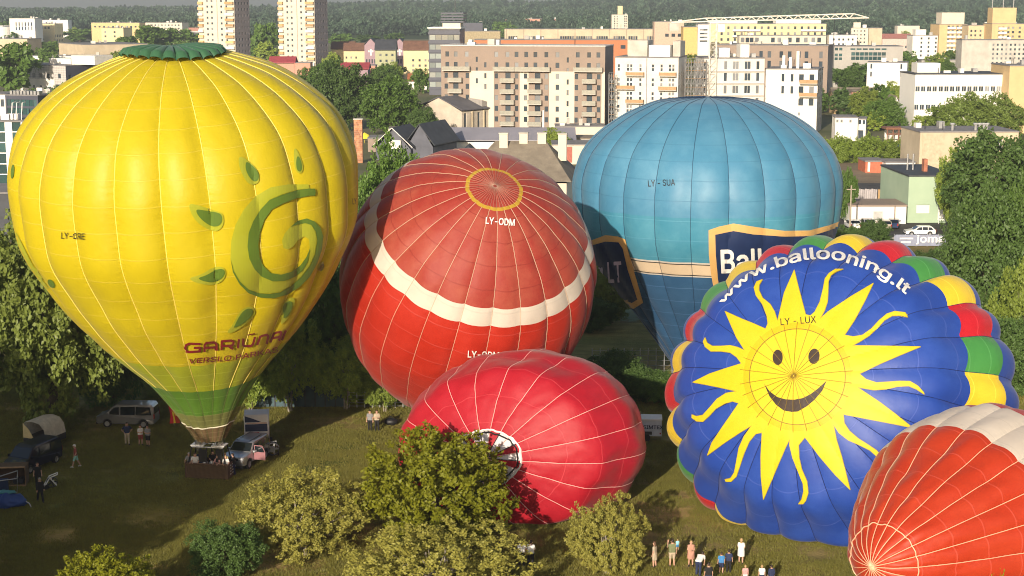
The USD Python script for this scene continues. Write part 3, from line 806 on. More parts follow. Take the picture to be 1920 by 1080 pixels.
dark_out = [(330, 770), (345, 860), (390, 940), (450, 1000), (530, 1030), (620, 1035), (710, 1010), (790, 960), (860, 890), (910, 800), (940, 710), (950, 620), (930, 560), (890, 520), (840, 500), (780, 515), (730, 557),
            (780, 540), (830, 532), (870, 545), (900, 590), (910, 650), (895, 740), (860, 820), (800, 895), (730, 955), (660, 995), (590, 1005), (520, 1000), (450, 975), (390, 920), (350, 850)]
for nm, pts, m, lift in (('swirl_print', light, PRINT_LG, .07), ('swirl_print', dark_in, PRINT_DG, .11), ('swirl_print', dark_out, PRINT_DG, .11)):
    v, f = y.decal(Polygon(zoomed(pts, *Z1)).buffer(1.2).buffer(-1.2), lift)
    part(BALLOON_Y, nm, (v, f), m, smooth=True, uv=np.full((len(v), 2), .8), world=True)
drops = [(Z1, [(385, 80), (440, 105), (500, 160), (525, 215), (520, 260), (480, 280), (440, 260), (405, 200), (385, 140)], [(435, 118), (470, 140), (515, 190), (520, 235), (495, 258), (465, 240), (435, 190), (428, 150)]),
         (Z1, [(755, 30), (775, 35), (815, 130), (818, 180), (795, 205), (765, 180), (755, 110)], [(778, 75), (800, 110), (808, 165), (795, 192), (772, 178), (766, 120)]),
         (Z1, [(45, 400), (100, 408), (200, 440), (270, 460), (287, 500), (280, 555), (240, 590), (190, 580), (120, 540), (70, 480)], [(95, 437), (150, 445), (255, 460), (275, 490), (268, 540), (220, 560), (160, 530), (110, 480)]),
         (Z1, [(45, 900), (130, 880), (210, 830), (270, 822), (300, 850), (295, 900), (250, 940), (180, 950), (90, 930)], [(108, 898), (170, 880), (230, 842), (280, 835), (295, 865), (270, 905), (210, 930), (140, 918)]),
         (Z2, [(655, 570), (650, 530), (700, 480), (780, 330), (830, 260), (910, 225), (975, 240), (1000, 290), (980, 350), (900, 430), (820, 490), (740, 545)], [(722, 493), (730, 470), (790, 350), (840, 280), (900, 245), (950, 250), (970, 280), (955, 330), (890, 400), (820, 450)]),
         (Z2, [(1315, 460), (1330, 360), (1325, 290), (1340, 220), (1380, 150), (1440, 110), (1490, 120), (1500, 170), (1480, 250), (1440, 340), (1370, 420)], [(1345, 380), (1355, 320), (1335, 260), (1350, 200), (1400, 155), (1450, 155), (1465, 190), (1450, 260), (1410, 340)]),
         (Z1, [(918, 858), (922, 815), (955, 782), (962, 820), (948, 858)], [(925, 850), (930, 820), (952, 795), (957, 820), (944, 850)])]
for z, o, i in drops:
    for pts, m, lift in ((o, PRINT_LG, .07), (i, PRINT_DG, .11)):
        v, f = y.decal(smooth_poly(zoomed(pts, *z), 2), lift)
        part(BALLOON_Y, 'drop_print', (v, f), m, smooth=True, uv=np.full((len(v), 2), .8), world=True)
for c, rx, ry, rot in (((97, 531), 5, 9, -35), ((24.5, 322), 3, 13, 5)):
    v, f = y.decal(affinity.rotate(affinity.scale(Point(c).buffer(1, 12), rx, ry), rot), .05)
    part(BALLOON_Y, 'drop_print', (v, f), PRINT_DG, uv=np.full((len(v), 2), .8), world=True)
v, f = y.decal(Polygon([(24, 428), (34, 440), (60, 492), (92, 540), (86, 538), (52, 490), (30, 448)]), .05)
part(BALLOON_Y, 'swirl_print', (v, f), PRINT_LG, uv=np.full((len(v), 2), .8), world=True)
strokes = [[(310, 690), (165, 685), (125, 705), (115, 745), (130, 785), (165, 790), (300, 780), (300, 735), (225, 738)], [(360, 790), (360, 700), (385, 675), (480, 668), (505, 690), (510, 775)], [(360, 740), (510, 728)],
           [(570, 768), (575, 655), (690, 645), (720, 660), (720, 690), (700, 710), (575, 715)], [(650, 712), (715, 756)], [(775, 745), (790, 628)], [(845, 620), (840, 700), (860, 718), (940, 715), (965, 690), (990, 600)],
           [(895, 578), (990, 558)], [(1015, 705), (1055, 600), (1085, 585), (1140, 575), (1155, 590), (1135, 690)], [(1180, 672), (1225, 565), (1255, 548), (1310, 540), (1320, 555), (1285, 650)], [(1205, 620), (1300, 600)], [(1325, 645), (1375, 520)]]
g = shapely.union_all([LineString(zoomed(s_, *Z2)).buffer(2.1 if len(s_) != 2 or s_[0][1] != 578 else 1.0, cap_style='flat', join_style='round') for s_ in strokes])
prints(y, BALLOON_Y, 'letter', g, MAROON, .13, 3)
g = text_arc('VERSLO PARKAS', zoomed([(158, 938), (480, 912), (740, 890), (1000, 845), (1275, 792)], *Z2), 9.0, False, .25).buffer(.22)
prints(y, BALLOON_Y, 'letter', g, MAROON, .13, 3)
for txt, a, b, h in (('LY-ORE', (116, 446.5), (160, 448.5), 11.5), ('LY', (659, 383), (667, 382), 11)):
    prints(y, BALLOON_Y, 'registration_letter', text_px(txt, a, b, h), BLACK, .09, 3)

# ---------------------------------------------------------------- the red balloon with a white belt
RED_UP = fabric('faded_red_cloth', (.27, .030, .020), (.33, .075, .045), trans=.12, rough=.5, line=.86, wrinkle=.02)
RED_LO = fabric('red_cloth', (.42, .024, .010), trans=.25, rough=.38, line=1.2, wrinkle=.035)
BELT = fabric('white_cloth', (.64, .58, .50), trans=.3, rough=.5, line=.95)
TAPE_W = mat('pale_tape', (.52, .38, .27), .6, var=.06)
CORD = mat('pinkish_cord', (.42, .25, .19), .6)
RINGY = fabric('yellow_ring_cloth', (.40, .255, .025), trans=.15, rough=.5, period=40)
_kr = .967
r = Envelope(M=EYE + _kr * (np.array([-7.092, 136.0, -.3]) - EYE), az=161.67, el=49.09, L=28.3 * _kr, R=9.9 * _kr, mul=[1.0069, 1.1305, 1.2541, 1.1553, 1.0565, 1.0, .9541, .8851, .8507, .8277, 1.0], ay=.991, N=24, bulge=.016, phase=.12, fold=.08, seed=5, wob=.3)
BALLOON_R = thing('hot_air_balloon', 'leaning red balloon with a white belt and a yellow ring round its crown', 'hot air balloon', r.M * [1, 1, 0])
v1, v2, v3, v4 = r.v_at(925, 612), r.v_at(925, 577), r.v_at(925, 395), r.v_at(925, 388.5)
envelope_parts(BALLOON_R, r, [(0.0, v1, 'lower_gore', RED_LO), (v1, v2, 'belt_panel', BELT), (v2, v3, 'gore', RED_UP), (v3, v4, 'ring_panel', RINGY), (v4, .999, 'crown_panel', RED_UP)], TAPE_W, .019, (0, v3))
for k in range(48):
    part(BALLOON_R, 'crown_cord', r.tape(r.phase + k * np.pi / 24, v4 - .004, .994, .010, 14, .03), CORD, world=True)
part(BALLOON_R, 'mouth_hem', r.ring(.012, .09), BELT, uv=None, world=True)
for a, b in (((910, 420), (964, 424)), ((877, 668.5), (935, 671))):
    prints(r, BALLOON_R, 'registration_letter', text_px('LY-ODM', a, b, 12, True), WHITE, .09, 3)

# ---------------------------------------------------------------- the blue balloon
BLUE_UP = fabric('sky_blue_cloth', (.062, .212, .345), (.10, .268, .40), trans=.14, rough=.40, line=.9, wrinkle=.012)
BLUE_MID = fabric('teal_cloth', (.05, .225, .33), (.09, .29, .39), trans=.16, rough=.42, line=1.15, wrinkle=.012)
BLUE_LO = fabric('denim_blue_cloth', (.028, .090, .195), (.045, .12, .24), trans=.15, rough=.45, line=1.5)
NAVY = fabric('navy_cloth', (.010, .022, .075), (.013, .03, .095), trans=.1, rough=.45)
TAN = fabric('tan_cloth', (.62, .37, .13), trans=.15, rough=.5, period=60)
CREAM = fabric('cream_cloth', (.66, .52, .36), trans=.2, rough=.5, line=.95)
SEAM_N = mat('navy_seam', (.012, .03, .07), .6, var=.1)
_kb = 1.0
b = Envelope(M=EYE + _kb * (np.array([17.795, 145.0, -.6]) - EYE), az=42.23, el=90.52, L=26.75 * _kb, R=12.2 * _kb, mul=[1.0786, 1.0534, 1.0282, 1.022, 1.0159, 1.0, .9985, 1.01, 1.08, 1.42, 1.0], ay=1.0606, N=24, bulge=.018, phase=.03, seed=8, wob=.25)
BALLOON_B = thing('hot_air_balloon', 'half upright sky blue balloon with navy shields and a cream belt', 'hot air balloon', b.M * [1, 1, 0])
w1, w2, w3, w4, w5 = b.v_at(1272, 519), b.v_at(1272, 515.5), b.v_at(1272, 495.5), b.v_at(1272, 492), b.v_at(1330, 410)
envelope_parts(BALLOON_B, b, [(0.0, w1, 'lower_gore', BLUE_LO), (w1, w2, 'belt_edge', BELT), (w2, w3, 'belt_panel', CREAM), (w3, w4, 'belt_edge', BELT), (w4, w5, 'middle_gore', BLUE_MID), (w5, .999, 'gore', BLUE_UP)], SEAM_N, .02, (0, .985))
for vv_ in (w2, w3):
    part(BALLOON_B, 'belt_line', b.ring(vv_, .035), BLACK, world=True)
Z7 = (1100, 400, 3.84)
sh1 = [(878, 120), (950, 95), (1055, 72), (1200, 95), (1320, 112), (1420, 125), (1600, 122), (1740, 85), (1822, 55), (1815, 140), (1740, 260), (1500, 520), (960, 640), (935, 640), (918, 560), (895, 430), (880, 300)]
in1 = [(925, 152), (1055, 125), (1200, 150), (1420, 165), (1610, 160), (1740, 120), (1795, 100), (1790, 150), (1720, 250), (1500, 480), (975, 620), (962, 590), (945, 470), (930, 300)]
sh2 = [(2, 200), (30, 195), (140, 155), (230, 165), (280, 185), (300, 260), (340, 400), (410, 640), (340, 685), (270, 655), (200, 605), (150, 540), (60, 400)]
in2 = [(8, 235), (60, 222), (140, 200), (235, 205), (265, 250), (300, 400), (370, 615), (330, 640), (280, 620), (220, 575), (165, 520), (70, 380)]
for pts, m, lift, nm in ((sh1, TAN, .07, 'shield_border'), (in1, NAVY, .11, 'shield_field'), (sh2, TAN, .07, 'shield_border'), (in2, NAVY, .11, 'shield_field')):
    v, f = b.decal(Polygon(zoomed(pts, *Z7)), lift)
    part(BALLOON_B, nm, (v, f), m, smooth=True, uv=np.full((len(v), 2), .8), world=True)
for txt, a, c, h, bold, m in (('Balloon', (1352, 509), (1513, 503), 41, True, WHITE), ('g.LT', (1122, 529), (1169, 526), 37, True, mat('lilac_print', (.62, .50, .62), .5)), ('LY - SUA', (1216, 350), (1266, 347.5), 11.5, False, BLACK)):
    prints(b, BALLOON_B, 'letter', text_px(txt, a, c, h, bold), m, .16 if bold else .08, 3)

# ---------------------------------------------------------------- the blue balloon with the smiling sun, lying down
SB = fabric('royal_blue_cloth', (.016, .055, .31), (.028, .078, .36), trans=.14, rough=.42, line=1.2, wrinkle=.014, period=2.9, spec=.55)
SUNY = fabric('sun_yellow_cloth', (.61, .47, .012), (.63, .50, .025), trans=.15, rough=.45, line=.97, wrinkle=.02)
SUNY2 = fabric('double_yellow_cloth', (.53, .37, .005), trans=.1, rough=.42, line=.97)
PR = fabric('panel_red_cloth', (.50, .012, .022), trans=.2, rough=.38)
PG = fabric('panel_green_cloth', (.06, .26, .06), trans=.2, rough=.38)
PY = fabric('panel_yellow_cloth', (.76, .55, .03), trans=.2, rough=.38)
FACE = fabric('face_black_print', (.03, .02, .016), (.05, .03, .02), trans=.05, rough=.35, period=60)
SEAM_B = mat('dark_blue_seam', (.008, .016, .09), .6, var=.1)
SEAM_YB = mat('brown_seam', (.20, .13, .012), .6, var=.1)
s_ = Envelope(M=[28.123, 116.085, 3.184], az=209.92, el=21.54, L=22.392, R=10.05, mul=[1.1893, 1.1103, 1.0313, 1.1345, 1.2377, 1.15, 1.0428, 1.1071, 1.1392, 1.1606, 1.0], ay=.9472,
              N=26, bulge=lambda v: .045 * np.clip((1.02 - v) * 2.2, .12, 1), phase=.0, seed=9, wob=.2)
ph = float(s_.invert([(1600, 447 + 9)])[0][0])
th0 = s_.invert([(1845, 700.0)])[0][0]
s_.phase = float(th0 % (2 * np.pi / 26))
BALLOON_S = thing('hot_air_balloon', 'royal blue balloon lying on its side with a smiling yellow sun on its crown', 'hot air balloon', s_.M * [1, 1, 0])
u1, u2 = s_.v_at(1816, 738), s_.v_at(1885, 738)
_in = [(1814, 730), (1813, 760), (1803, 635), (1778, 576), (1737, 527), (1690, 493), (1633, 467), (1569, 457), (1513, 457), (1453, 475), (1397, 509), (1348, 549), (1306, 604), (1280, 664), (1263, 726), (1262, 790), (1272, 857), (1299, 897), (1328, 936)]
_t, _v = s_.invert(_in)
_ok = np.isfinite(_v)
_t, _v = _t[_ok], _v[_ok]
_bt, _bv = s_.invert([(1450, 985), (1560, 985)])
_lim = np.nanmin(_v) - .02
_c0 = np.angle(np.exp(1j * s_.invert([(1580, 990)])[0]))[0] % (2 * np.pi)
_t, _v = np.r_[_t, _c0], np.r_[_v, _lim]
_o = np.argsort(_t)
_tt, _vv2 = np.r_[_t[_o] - 2 * np.pi, _t[_o], _t[_o] + 2 * np.pi, _t[_o] + 4 * np.pi], np.tile(_v[_o], 4)
def sun_inner(a):
    w = np.linspace(-.12, .12, 7)
    return np.mean([np.interp(a + k, _tt, _vv2) for k in w], 0)
def sun_outer(a):
    return sun_inner(a) - (u1 - u2)
_seq = [PY, PG, PR] * 4 + [PY, PR, PY, PG, PR, PY, PG, PR, PY, PG, PR, PY, PG, PR]
_gth = s_.phase + (np.arange(26) + .5) * 2 * np.pi / 26
_k0 = int(np.argmin(np.abs(np.angle(np.exp(1j * (_gth - s_.invert([(1845, 735)])[0][0]))))))
_kt = s_.invert([(1600, 452)])[0][0]
_dir = 1 if np.sin(_kt - _gth[_k0]) > 0 else -1
def sun_panel(k):
    return _seq[((k - _k0) * _dir) % 26]
envelope_parts(BALLOON_S, s_, [(0.0, sun_outer, 'rear_gore', SB), (sun_outer, sun_inner, 'colour_panel', sun_panel), (sun_inner, .999, 'gore', SB)], SEAM_B, .022, (0, .93), na=11)
for k in range(26):
    part(BALLOON_S, 'crown_seam', s_.tape(s_.phase + k * 2 * np.pi / 26, .86, .9985, .016, 24, .13), SEAM_YB, world=True)
R3, R4, R5, R6 = (1240, 470, 4.154), (1480, 470, 4.154), (1290, 700, 4.154), (1470, 690, 4.154)
sunpts = (zoomed([(908, 553), (915, 520), (960, 330), (1037, 155)], *R3) + zoomed([(70, 280), (128, 500), (165, 510), (200, 480), (240, 400), (265, 300), (280, 220), (310, 180), (360, 148), (418, 148), (370, 165), (325, 195), (305, 240),
    (303, 320), (298, 400), (275, 470), (240, 535), (300, 480), (480, 360), (653, 258), (590, 390), (510, 540), (430, 660), (500, 672), (570, 660), (640, 610), (700, 545), (760, 495), (820, 475), (900, 485), (920, 520), (860, 508), (800, 510),
    (740, 545), (690, 600), (620, 665), (550, 710), (490, 742), (600, 742), (800, 745), (1020, 750), (850, 820), (700, 885), (545, 960)], *R4) + zoomed([(640, 90), (720, 115), (800, 110), (900, 103), (980, 105), (1040, 140), (1085, 190),
    (1090, 205), (1030, 165), (970, 140), (880, 145), (800, 165), (700, 172), (570, 150), (750, 270), (870, 360), (1000, 465), (800, 425), (620, 390), (462, 360), (470, 430), (510, 490), (580, 550), (660, 600), (720, 640), (770, 700), (782, 715),
    (763, 743), (720, 685), (670, 640), (590, 600), (500, 560), (430, 505), (385, 438), (410, 560), (450, 690), (515, 945), (400, 830), (280, 690), (165, 538), (115, 600), (120, 700), (140, 790), (180, 880), (190, 970), (170, 1030), (150, 1055),
    (115, 1055), (140, 1020), (155, 960), (150, 900), (110, 800), (70, 700), (45, 600), (48, 550)], *R6) + zoomed([(760, 580), (700, 720), (590, 978), (572, 800), (570, 650), (580, 460), (530, 470), (480, 530), (440, 620), (410, 710), (380, 800),
    (340, 840), (300, 840), (292, 825), (335, 815), (365, 770), (380, 690), (400, 580), (440, 490), (500, 405), (400, 465), (280, 545), (155, 637), (190, 540), (270, 420), (400, 232), (350, 217), (290, 235), (220, 275), (170, 330), (120, 375),
    (70, 372), (35, 345), (35, 322), (70, 335), (120, 325), (170, 270), (230, 200), (300, 155), (385, 140), (250, 110), (150, 90), (42, 70)], *R5) + zoomed([(380, 960), (500, 920), (628, 880), (590, 830), (540, 795), (470, 785), (390, 785),
    (345, 750), (330, 710), (345, 680), (360, 720), (400, 745), (470, 745), (540, 740), (600, 755), (655, 780), (590, 680), (550, 590), (500, 475), (620, 530), (720, 570), (815, 612), (833, 570), (825, 510), (790, 420), (740, 350), (725, 290),
    (745, 245), (790, 228), (765, 270), (762, 310), (790, 370), (850, 420), (885, 480)], *R3))
def put(e, t, nm, pg, m, lift, cell=4.0):
    prints(e, t, nm, pg, m, lift, cell, True)
put(s_, BALLOON_S, 'sun_print_edge', Polygon(sunpts).buffer(1.0), mat('sun_outline', (.30, .22, .03), .5), .045)
put(s_, BALLOON_S, 'sun_print', Polygon(sunpts).buffer(.0), SUNY, .07)
put(s_, BALLOON_S, 'sun_print', Point(1496, 707).buffer(101, 48).difference(Point(1496, 707).buffer(89.5, 48)), SUNY2, .095)
put(s_, BALLOON_S, 'sun_print', Point(1496, 707).buffer(88.5, 48), SUNY, .095)
put(s_, BALLOON_S, 'crown_line', Point(1496, 707).buffer(90, 48).difference(Point(1496, 707).buffer(88.6, 48)), SEAM_YB, .11)
put(s_, BALLOON_S, 'eye_print', affinity.scale(Point(1459.5, 671).buffer(1, 16), 9.4, 14.4), FACE, .12)
put(s_, BALLOON_S, 'eye_print', affinity.rotate(affinity.scale(Point(1527, 669).buffer(1, 16), 10.4, 14.4), 8), FACE, .12)
mouth = zoomed([(598, 82), (640, 180), (690, 245), (750, 290), (830, 305)], *R5) + zoomed([(30, 345), (110, 340), (180, 300), (240, 250), (300, 180), (335, 100), (270, 160), (210, 205), (150, 235), (80, 248), (0, 243)], *R6) + zoomed([(770, 205), (700, 185), (640, 140)], *R5)
put(s_, BALLOON_S, 'mouth_print', Polygon(mouth), FACE, .12)
put(s_, BALLOON_S, 'letter', text_arc('www.ballooning.lt', [(1355, 572), (1384, 543), (1406, 524), (1437, 511), (1452, 505), (1481, 496), (1505, 490), (1540, 487), (1575, 490), (1593, 496), (1634, 510), (1664, 529), (1698, 553)], [9, 12, 19, 21, 21, 20, 19], True), WHITE, .08, 3)
put(s_, BALLOON_S, 'registration_letter', text_px('LY - LUX', (1465, 611), (1531, 606), 12.5), BLACK, .11, 3)

# ---------------------------------------------------------------- the crimson balloon, lying down
CRIM = fabric('crimson_cloth', (.36, .007, .018), (.40, .014, .028), trans=.18, rough=.46, line=1.35, wrinkle=.02, period=2.4)
TAPE_P = mat('pink_tape', (.72, .40, .36), .6, var=.05)
c = Envelope(M=[5.619, 119.429, 2.969], az=203.8, el=5.44, L=18.3, R=7.95, mul=[.8573, .9107, .9642, 1.0458, 1.1275, 1.115, 1.0962, 1.2405, 1.3126, 1.3607, 1.0], ay=.7536, roll=.1872, N=20, bulge=.012, phase=.1, seed=12, wob=.55)
BALLOON_C = thing('hot_air_balloon', 'crimson balloon lying half inflated with a white spoked vent in its crown', 'hot air balloon', c.M * [1, 1, 0])
q1 = c.v_at(913, 806)
WHITE_C = fabric('vent_white_cloth', (.66, .62, .62), trans=.2, rough=.5, period=60)
envelope_parts(BALLOON_C, c, [(0.0, q1, 'gore', CRIM), (q1, .999, 'vent_panel', lambda k: CRIM if k % 3 == 0 else WHITE_C)], TAPE_P, .021, (0, q1))
part(BALLOON_C, 'vent_ring', c.ring(q1, .07), WHITE, world=True)
part(BALLOON_C, 'vent_ring', c.ring(q1 + .012, .06), BLACK, world=True)
for k in range(20):
    part(BALLOON_C, 'vent_cord', c.tape(c.phase + k * np.pi / 10, q1, .999, .03, 12, .03), DARKMETAL if k % 2 else TAPE_P, world=True)
for pts in ([(1191, 752), (1197, 748), (1205, 773), (1201, 778)], [(1118, 672), (1126, 674), (1148, 694), (1143, 695)], [(1085, 657), (1100, 659), (1108, 665), (1098, 664)]):
    put(c, BALLOON_C, 'letter', Polygon(pts), WHITE, .09, 3)

# ---------------------------------------------------------------- the orange red balloon, lying down at the right edge
ORNG = fabric('orange_red_cloth', (.42, .034, .009), (.46, .048, .015), trans=.22, rough=.40, line=1.25, wrinkle=.025, period=1.9)
DRED = fabric('dark_red_cloth', (.42, .02, .014), trans=.2, rough=.42)
TAPE_O = mat('cream_tape', (.66, .42, .27), .6, var=.05)
_ko = .975
o = Envelope(M=EYE + _ko * (np.array([41.007, 102.287, 4.858]) - EYE), az=226.2, el=.15, L=30.295 * _ko, R=5.9 * _ko, mul=[1.0383, 1.065, 1.0918, 1.1498, 1.2079, 1.12, .9343, .7857, .7214, .6785, 1.0], ay=.9606, N=22, bulge=lambda v: .03 * np.clip((1.05 - v) * 3, .2, 1), phase=.1, seed=14, wob=.35)
BALLOON_O = thing('hot_air_balloon', 'orange red balloon with a white belt lying at the right edge of the field', 'hot air balloon', o.M * [1, 1, 0])
k1, k2 = o.v_at(1755, 800), o.v_at(1812, 769)
k3 = o.v_at(1690, 1000)
k1 = k1 if np.isfinite(k1) else .6
k2 = (k2 if np.isfinite(k2) and k2 < k1 - .02 else k1 - .12) - .025
envelope_parts(BALLOON_O, o, [(0.0, k2, 'rear_gore', DRED), (k2, k1, 'belt_panel', BELT), (k1, .999, 'gore', ORNG)], TAPE_O, .021, (k1, .999))
part(BALLOON_O, 'vent_ring', o.ring(k3, .03), TAPE_O, world=True)
# ================================================================ the town
CREAMW = mat('cream_plaster', (.58, .52, .42), .85, scale=.25, var=.05)
WHITEW = mat('white_plaster', (.70, .67, .61), .85, scale=.2, var=.05)
BROWNW = mat('brown_plaster', (.265, .205, .165), .85, scale=.2, var=.05)
GREYW = mat('grey_plaster_and_shade', (.36, .34, .31), .85, scale=.2, var=.06)  # real grey walls, and the painted shade on right sides of white houses
CONCW = mat('concrete_wall', (.46, .43, .38), .9, scale=.35, var=.12)
BEIGEW = mat('beige_plaster', (.50, .42, .30), .9, scale=.18, color2=(.40, .33, .23), detail=7)
TANW = mat('tan_brick_wall', (.55, .40, .21), .9, scale=.3, var=.06)
YELW = mat('yellow_plaster', (.62, .52, .30), .85, scale=.2, var=.05)
PURPW = mat('purple_plaster', (.30, .21, .24), .85, scale=.2, var=.05)
GREENW = mat('sage_plaster', (.34, .35, .22), .85, scale=.2, var=.05)
MINTW = mat('mint_plaster', (.36, .45, .32), .85, scale=.15, color2=(.30, .40, .28), detail=6)
ORANGEW = mat('orange_plaster', (.42, .16, .075), .85, scale=.2, var=.05)
DARKW = mat('slate_and_shade', (.055, .06, .085), .5, scale=.3, var=.08)  # real slate fronts, and shade painted onto right sides of some blocks
PALEW = mat('pale_block_wall', (.60, .57, .52), .9, scale=.5, var=.07)
SLATEW = mat('slate_boards', (.10, .105, .13), .8, scale=.5)
PINKW = mat('pink_plaster', (.52, .26, .19), .85, scale=.2, var=.06)
BRICKW = mat('red_brick_wall', (.38, .15, .09), .9, scale=1.2, var=.15)
ROOFG = mat('grey_roof_felt', (.20, .19, .19), .85, scale=.3, var=.12)
ROOFD = mat('dark_slate_roof', (.05, .055, .065), .7, scale=.6, var=.15)
ROOFB = mat('brown_tile_roof', (.17, .09, .06), .8, scale=.6, var=.15)
ROOFR = mat('red_tin_roof', (.30, .05, .06), .6, scale=.6, var=.1)
ROOFT = mat('weathered_tile_roof', (.24, .205, .155), .9, scale=.5, color2=(.15, .125, .095), detail=8, bump=.04, bscale=3)
ROOFL = mat('lavender_tin_roof', (.25, .24, .27), .55, scale=.2, var=.06)
BALC = mat('balcony_glass', (.30, .295, .25), .2, spec=.6, var=.1)
BALCO = mat('ochre_balcony', (.52, .33, .15), .8, var=.12, objvar=.35)
FRAME = mat('window_frame', (.60, .57, .52), .6, var=.04)
GLASSD = glassmat('tinted_glass', (.02, .035, .04), (.12, .15, .16), .6, .05)
GLASST = glassmat('teal_glass', (.02, .05, .05), (.06, .11, .11), .7, .05)

FOOT = []
class Building:
    """Box building from its front left foot at pixel (xl, yb), its right edge at xr and its top at yt. rot turns it (degrees, anticlockwise)."""
    def __init__(s, name, label, xl, xr, yb, yt, depth, wall, rot=0.0, cat='building', roof=ROOFG, top=True, group=None, parapet=.5, z0=0.0):
        p = ground(xl, yb)
        s.p, s.rot = p, math.radians(rot)
        s.h = at_y(xl, yt, p[1])[2]
        ux, uy = math.cos(s.rot), math.sin(s.rot)
        k = (xr - 960) / FPX
        den = ux - k * math.cos(PITCH) * uy
        c0 = k * ((p - EYE) @ FW + 0)
        mid = s.h * .5
        zc = (np.array([p[0], p[1], mid]) - EYE) @ FW
        s.w = max(1.0, (k * zc - p[0]) / (ux - k * uy * math.cos(PITCH)))
        s.d, s.wall = depth, wall
        s.xl, s.xr, s.yb, s.yt = xl, xr, yb, yt
        s.t = thing(name, label, cat, (p[0], p[1], 0), rot, group)
        FOOT.append((label, p[0], p[1], s.w, depth, s.rot, s.h))
        s.faces, s.holes = {}, {'front': [], 'right': [], 'left': []}
        s.panels, s.top = [], top
        if top:
            m = MB().box(-.12, -.12, s.h - .28, s.w + .12, depth + .12, s.h)
            part(s.t, 'roof', m, roof)
    def u(s, px):
        return (px - s.xl) / (s.xr - s.xl) * s.w
    def z(s, py):
        return (s.yb - py) / (s.yb - s.yt) * s.h
    def win(s, px, py, w, h, face='front', glass=None, frame=False, name='window'):
        """A window whose middle is at the pixel and which is w x h pixels large."""
        s.holes[face].append((s.u(px - w / 2), s.z(py + h / 2), s.u(px + w / 2), s.z(py - h / 2), glass or GLASS, frame, name))
    def rows(s, xs, ys, w, h, **k):
        for y_ in ys:
            for x in xs:
                s.win(x, y_, w, h, **k)
    def metres(s, face, n, m, length, w, h, z0, dz, u0=None, glass=None, frame=False):
        st = length / n
        for i in range(n):
            for j in range(m):
                u = (i + .5) * st
                s.holes[face].append((u - w / 2, z0 + j * dz, u + w / 2, z0 + j * dz + h, glass or GLASS, frame, 'window'))
    def panel(s, x0, y0, x1, y1, m, name='wall_panel'):
        s.panels.append((s.u(x0), s.z(y1), s.u(x1), s.z(y0), m, name))
    def _xf(s, face, a):
        a = np.asarray(a, float)
        u, n, z = a[:, 0], a[:, 1], a[:, 2]      # along, inwards, up
        if face == 'front':
            return np.stack([u, n, z], -1)
        if face == 'right':
            return np.stack([s.w - n, u, z], -1)
        if face == 'left':
            return np.stack([n, s.d - u, z], -1)
        return np.stack([s.w - u, s.d - n, z], -1)
    def _face(s, face, u0, z0, u1, z1, holes, m, name, proud=0.0):
        hs = [(max(a, u0 + .02), max(b, z0 + .02), min(c, u1 - .02), min(d, z1 - .02)) + tuple(r_) for a, b, c, d, *r_ in holes]
        hs = [h for h in hs if h[2] - h[0] > .1 and h[3] - h[1] > .1]
        us = sorted({u0, u1, *[h[0] for h in hs], *[h[2] for h in hs]})
        zs = sorted({z0, z1, *[h[1] for h in hs], *[h[3] for h in hs]})
        mb = MB()
        for i in range(len(us) - 1):
            j = 0
            while j < len(zs) - 1:
                def solid(j):
                    cu, cz = (us[i] + us[i + 1]) / 2, (zs[j] + zs[j + 1]) / 2
                    return not any(h[0] < cu < h[2] and h[1] < cz < h[3] for h in hs)
                if solid(j):
                    k = j
                    while k + 1 < len(zs) - 1 and solid(k + 1):
                        k += 1
                    a, b, c, d = us[i], zs[j], us[i + 1], zs[k + 1]
                    mb.add(s._xf(face, [[a, -proud, b], [c, -proud, b], [c, -proud, d], [a, -proud, d]]), [[0, 1, 2, 3]])
                    j = k + 1
                else:
                    j += 1
        dp = .22
        if proud:
            for (a, b, c, d) in ((u0, z0, u0, z1), (u1, z1, u1, z0), (u0, z1, u1, z1), (u1, z0, u0, z0)):
                mb.add(s._xf(face, [[a, -proud, b], [c, -proud, d], [c, 0, d], [a, 0, b]]), [[0, 3, 2, 1]])
        for (a, b, c, d, *_r) in hs:
            for (e, f, g, h) in ((a, b, a, d), (c, d, c, b), (a, d, c, d), (c, b, a, b)):
                mb.add(s._xf(face, [[e, -proud, f], [g, -proud, h], [g, dp, h], [e, dp, f]]), [[0, 1, 2, 3]])
        part(s.t, name, mb, m)
        for (a, b, c, d, gl, fr, nm) in hs:
            q = part(s.t, nm, (s._xf(face, [[a, dp - .03, b], [c, dp - .03, b], [c, dp - .03, d], [a, dp - .03, d]]), np.array([[0, 1, 2], [0, 2, 3]])), gl)
            if fr:
                f_ = MB(); t = min(.09, (c - a) * .1)
                bars = [(a, b, a + t, d), (c - t, b, c, d), (a + t, b, c - t, b + t), (a + t, d - t, c - t, d), ((a + c) / 2 - t / 2, b + t, (a + c) / 2 + t / 2, d - t)]
                for (e, f, g, h) in bars:
                    v = s._xf(face, [[e, dp - .10, f], [g, dp - .10, f], [g, dp - .10, h], [e, dp - .10, h], [e, dp - .035, f], [g, dp - .035, f], [g, dp - .035, h], [e, dp - .035, h]])
                    f_.add(v, [[0, 1, 2, 3], [0, 4, 5, 1], [1, 5, 6, 2], [2, 6, 7, 3], [3, 7, 4, 0]])
                part(q, 'frame', f_, FRAME)
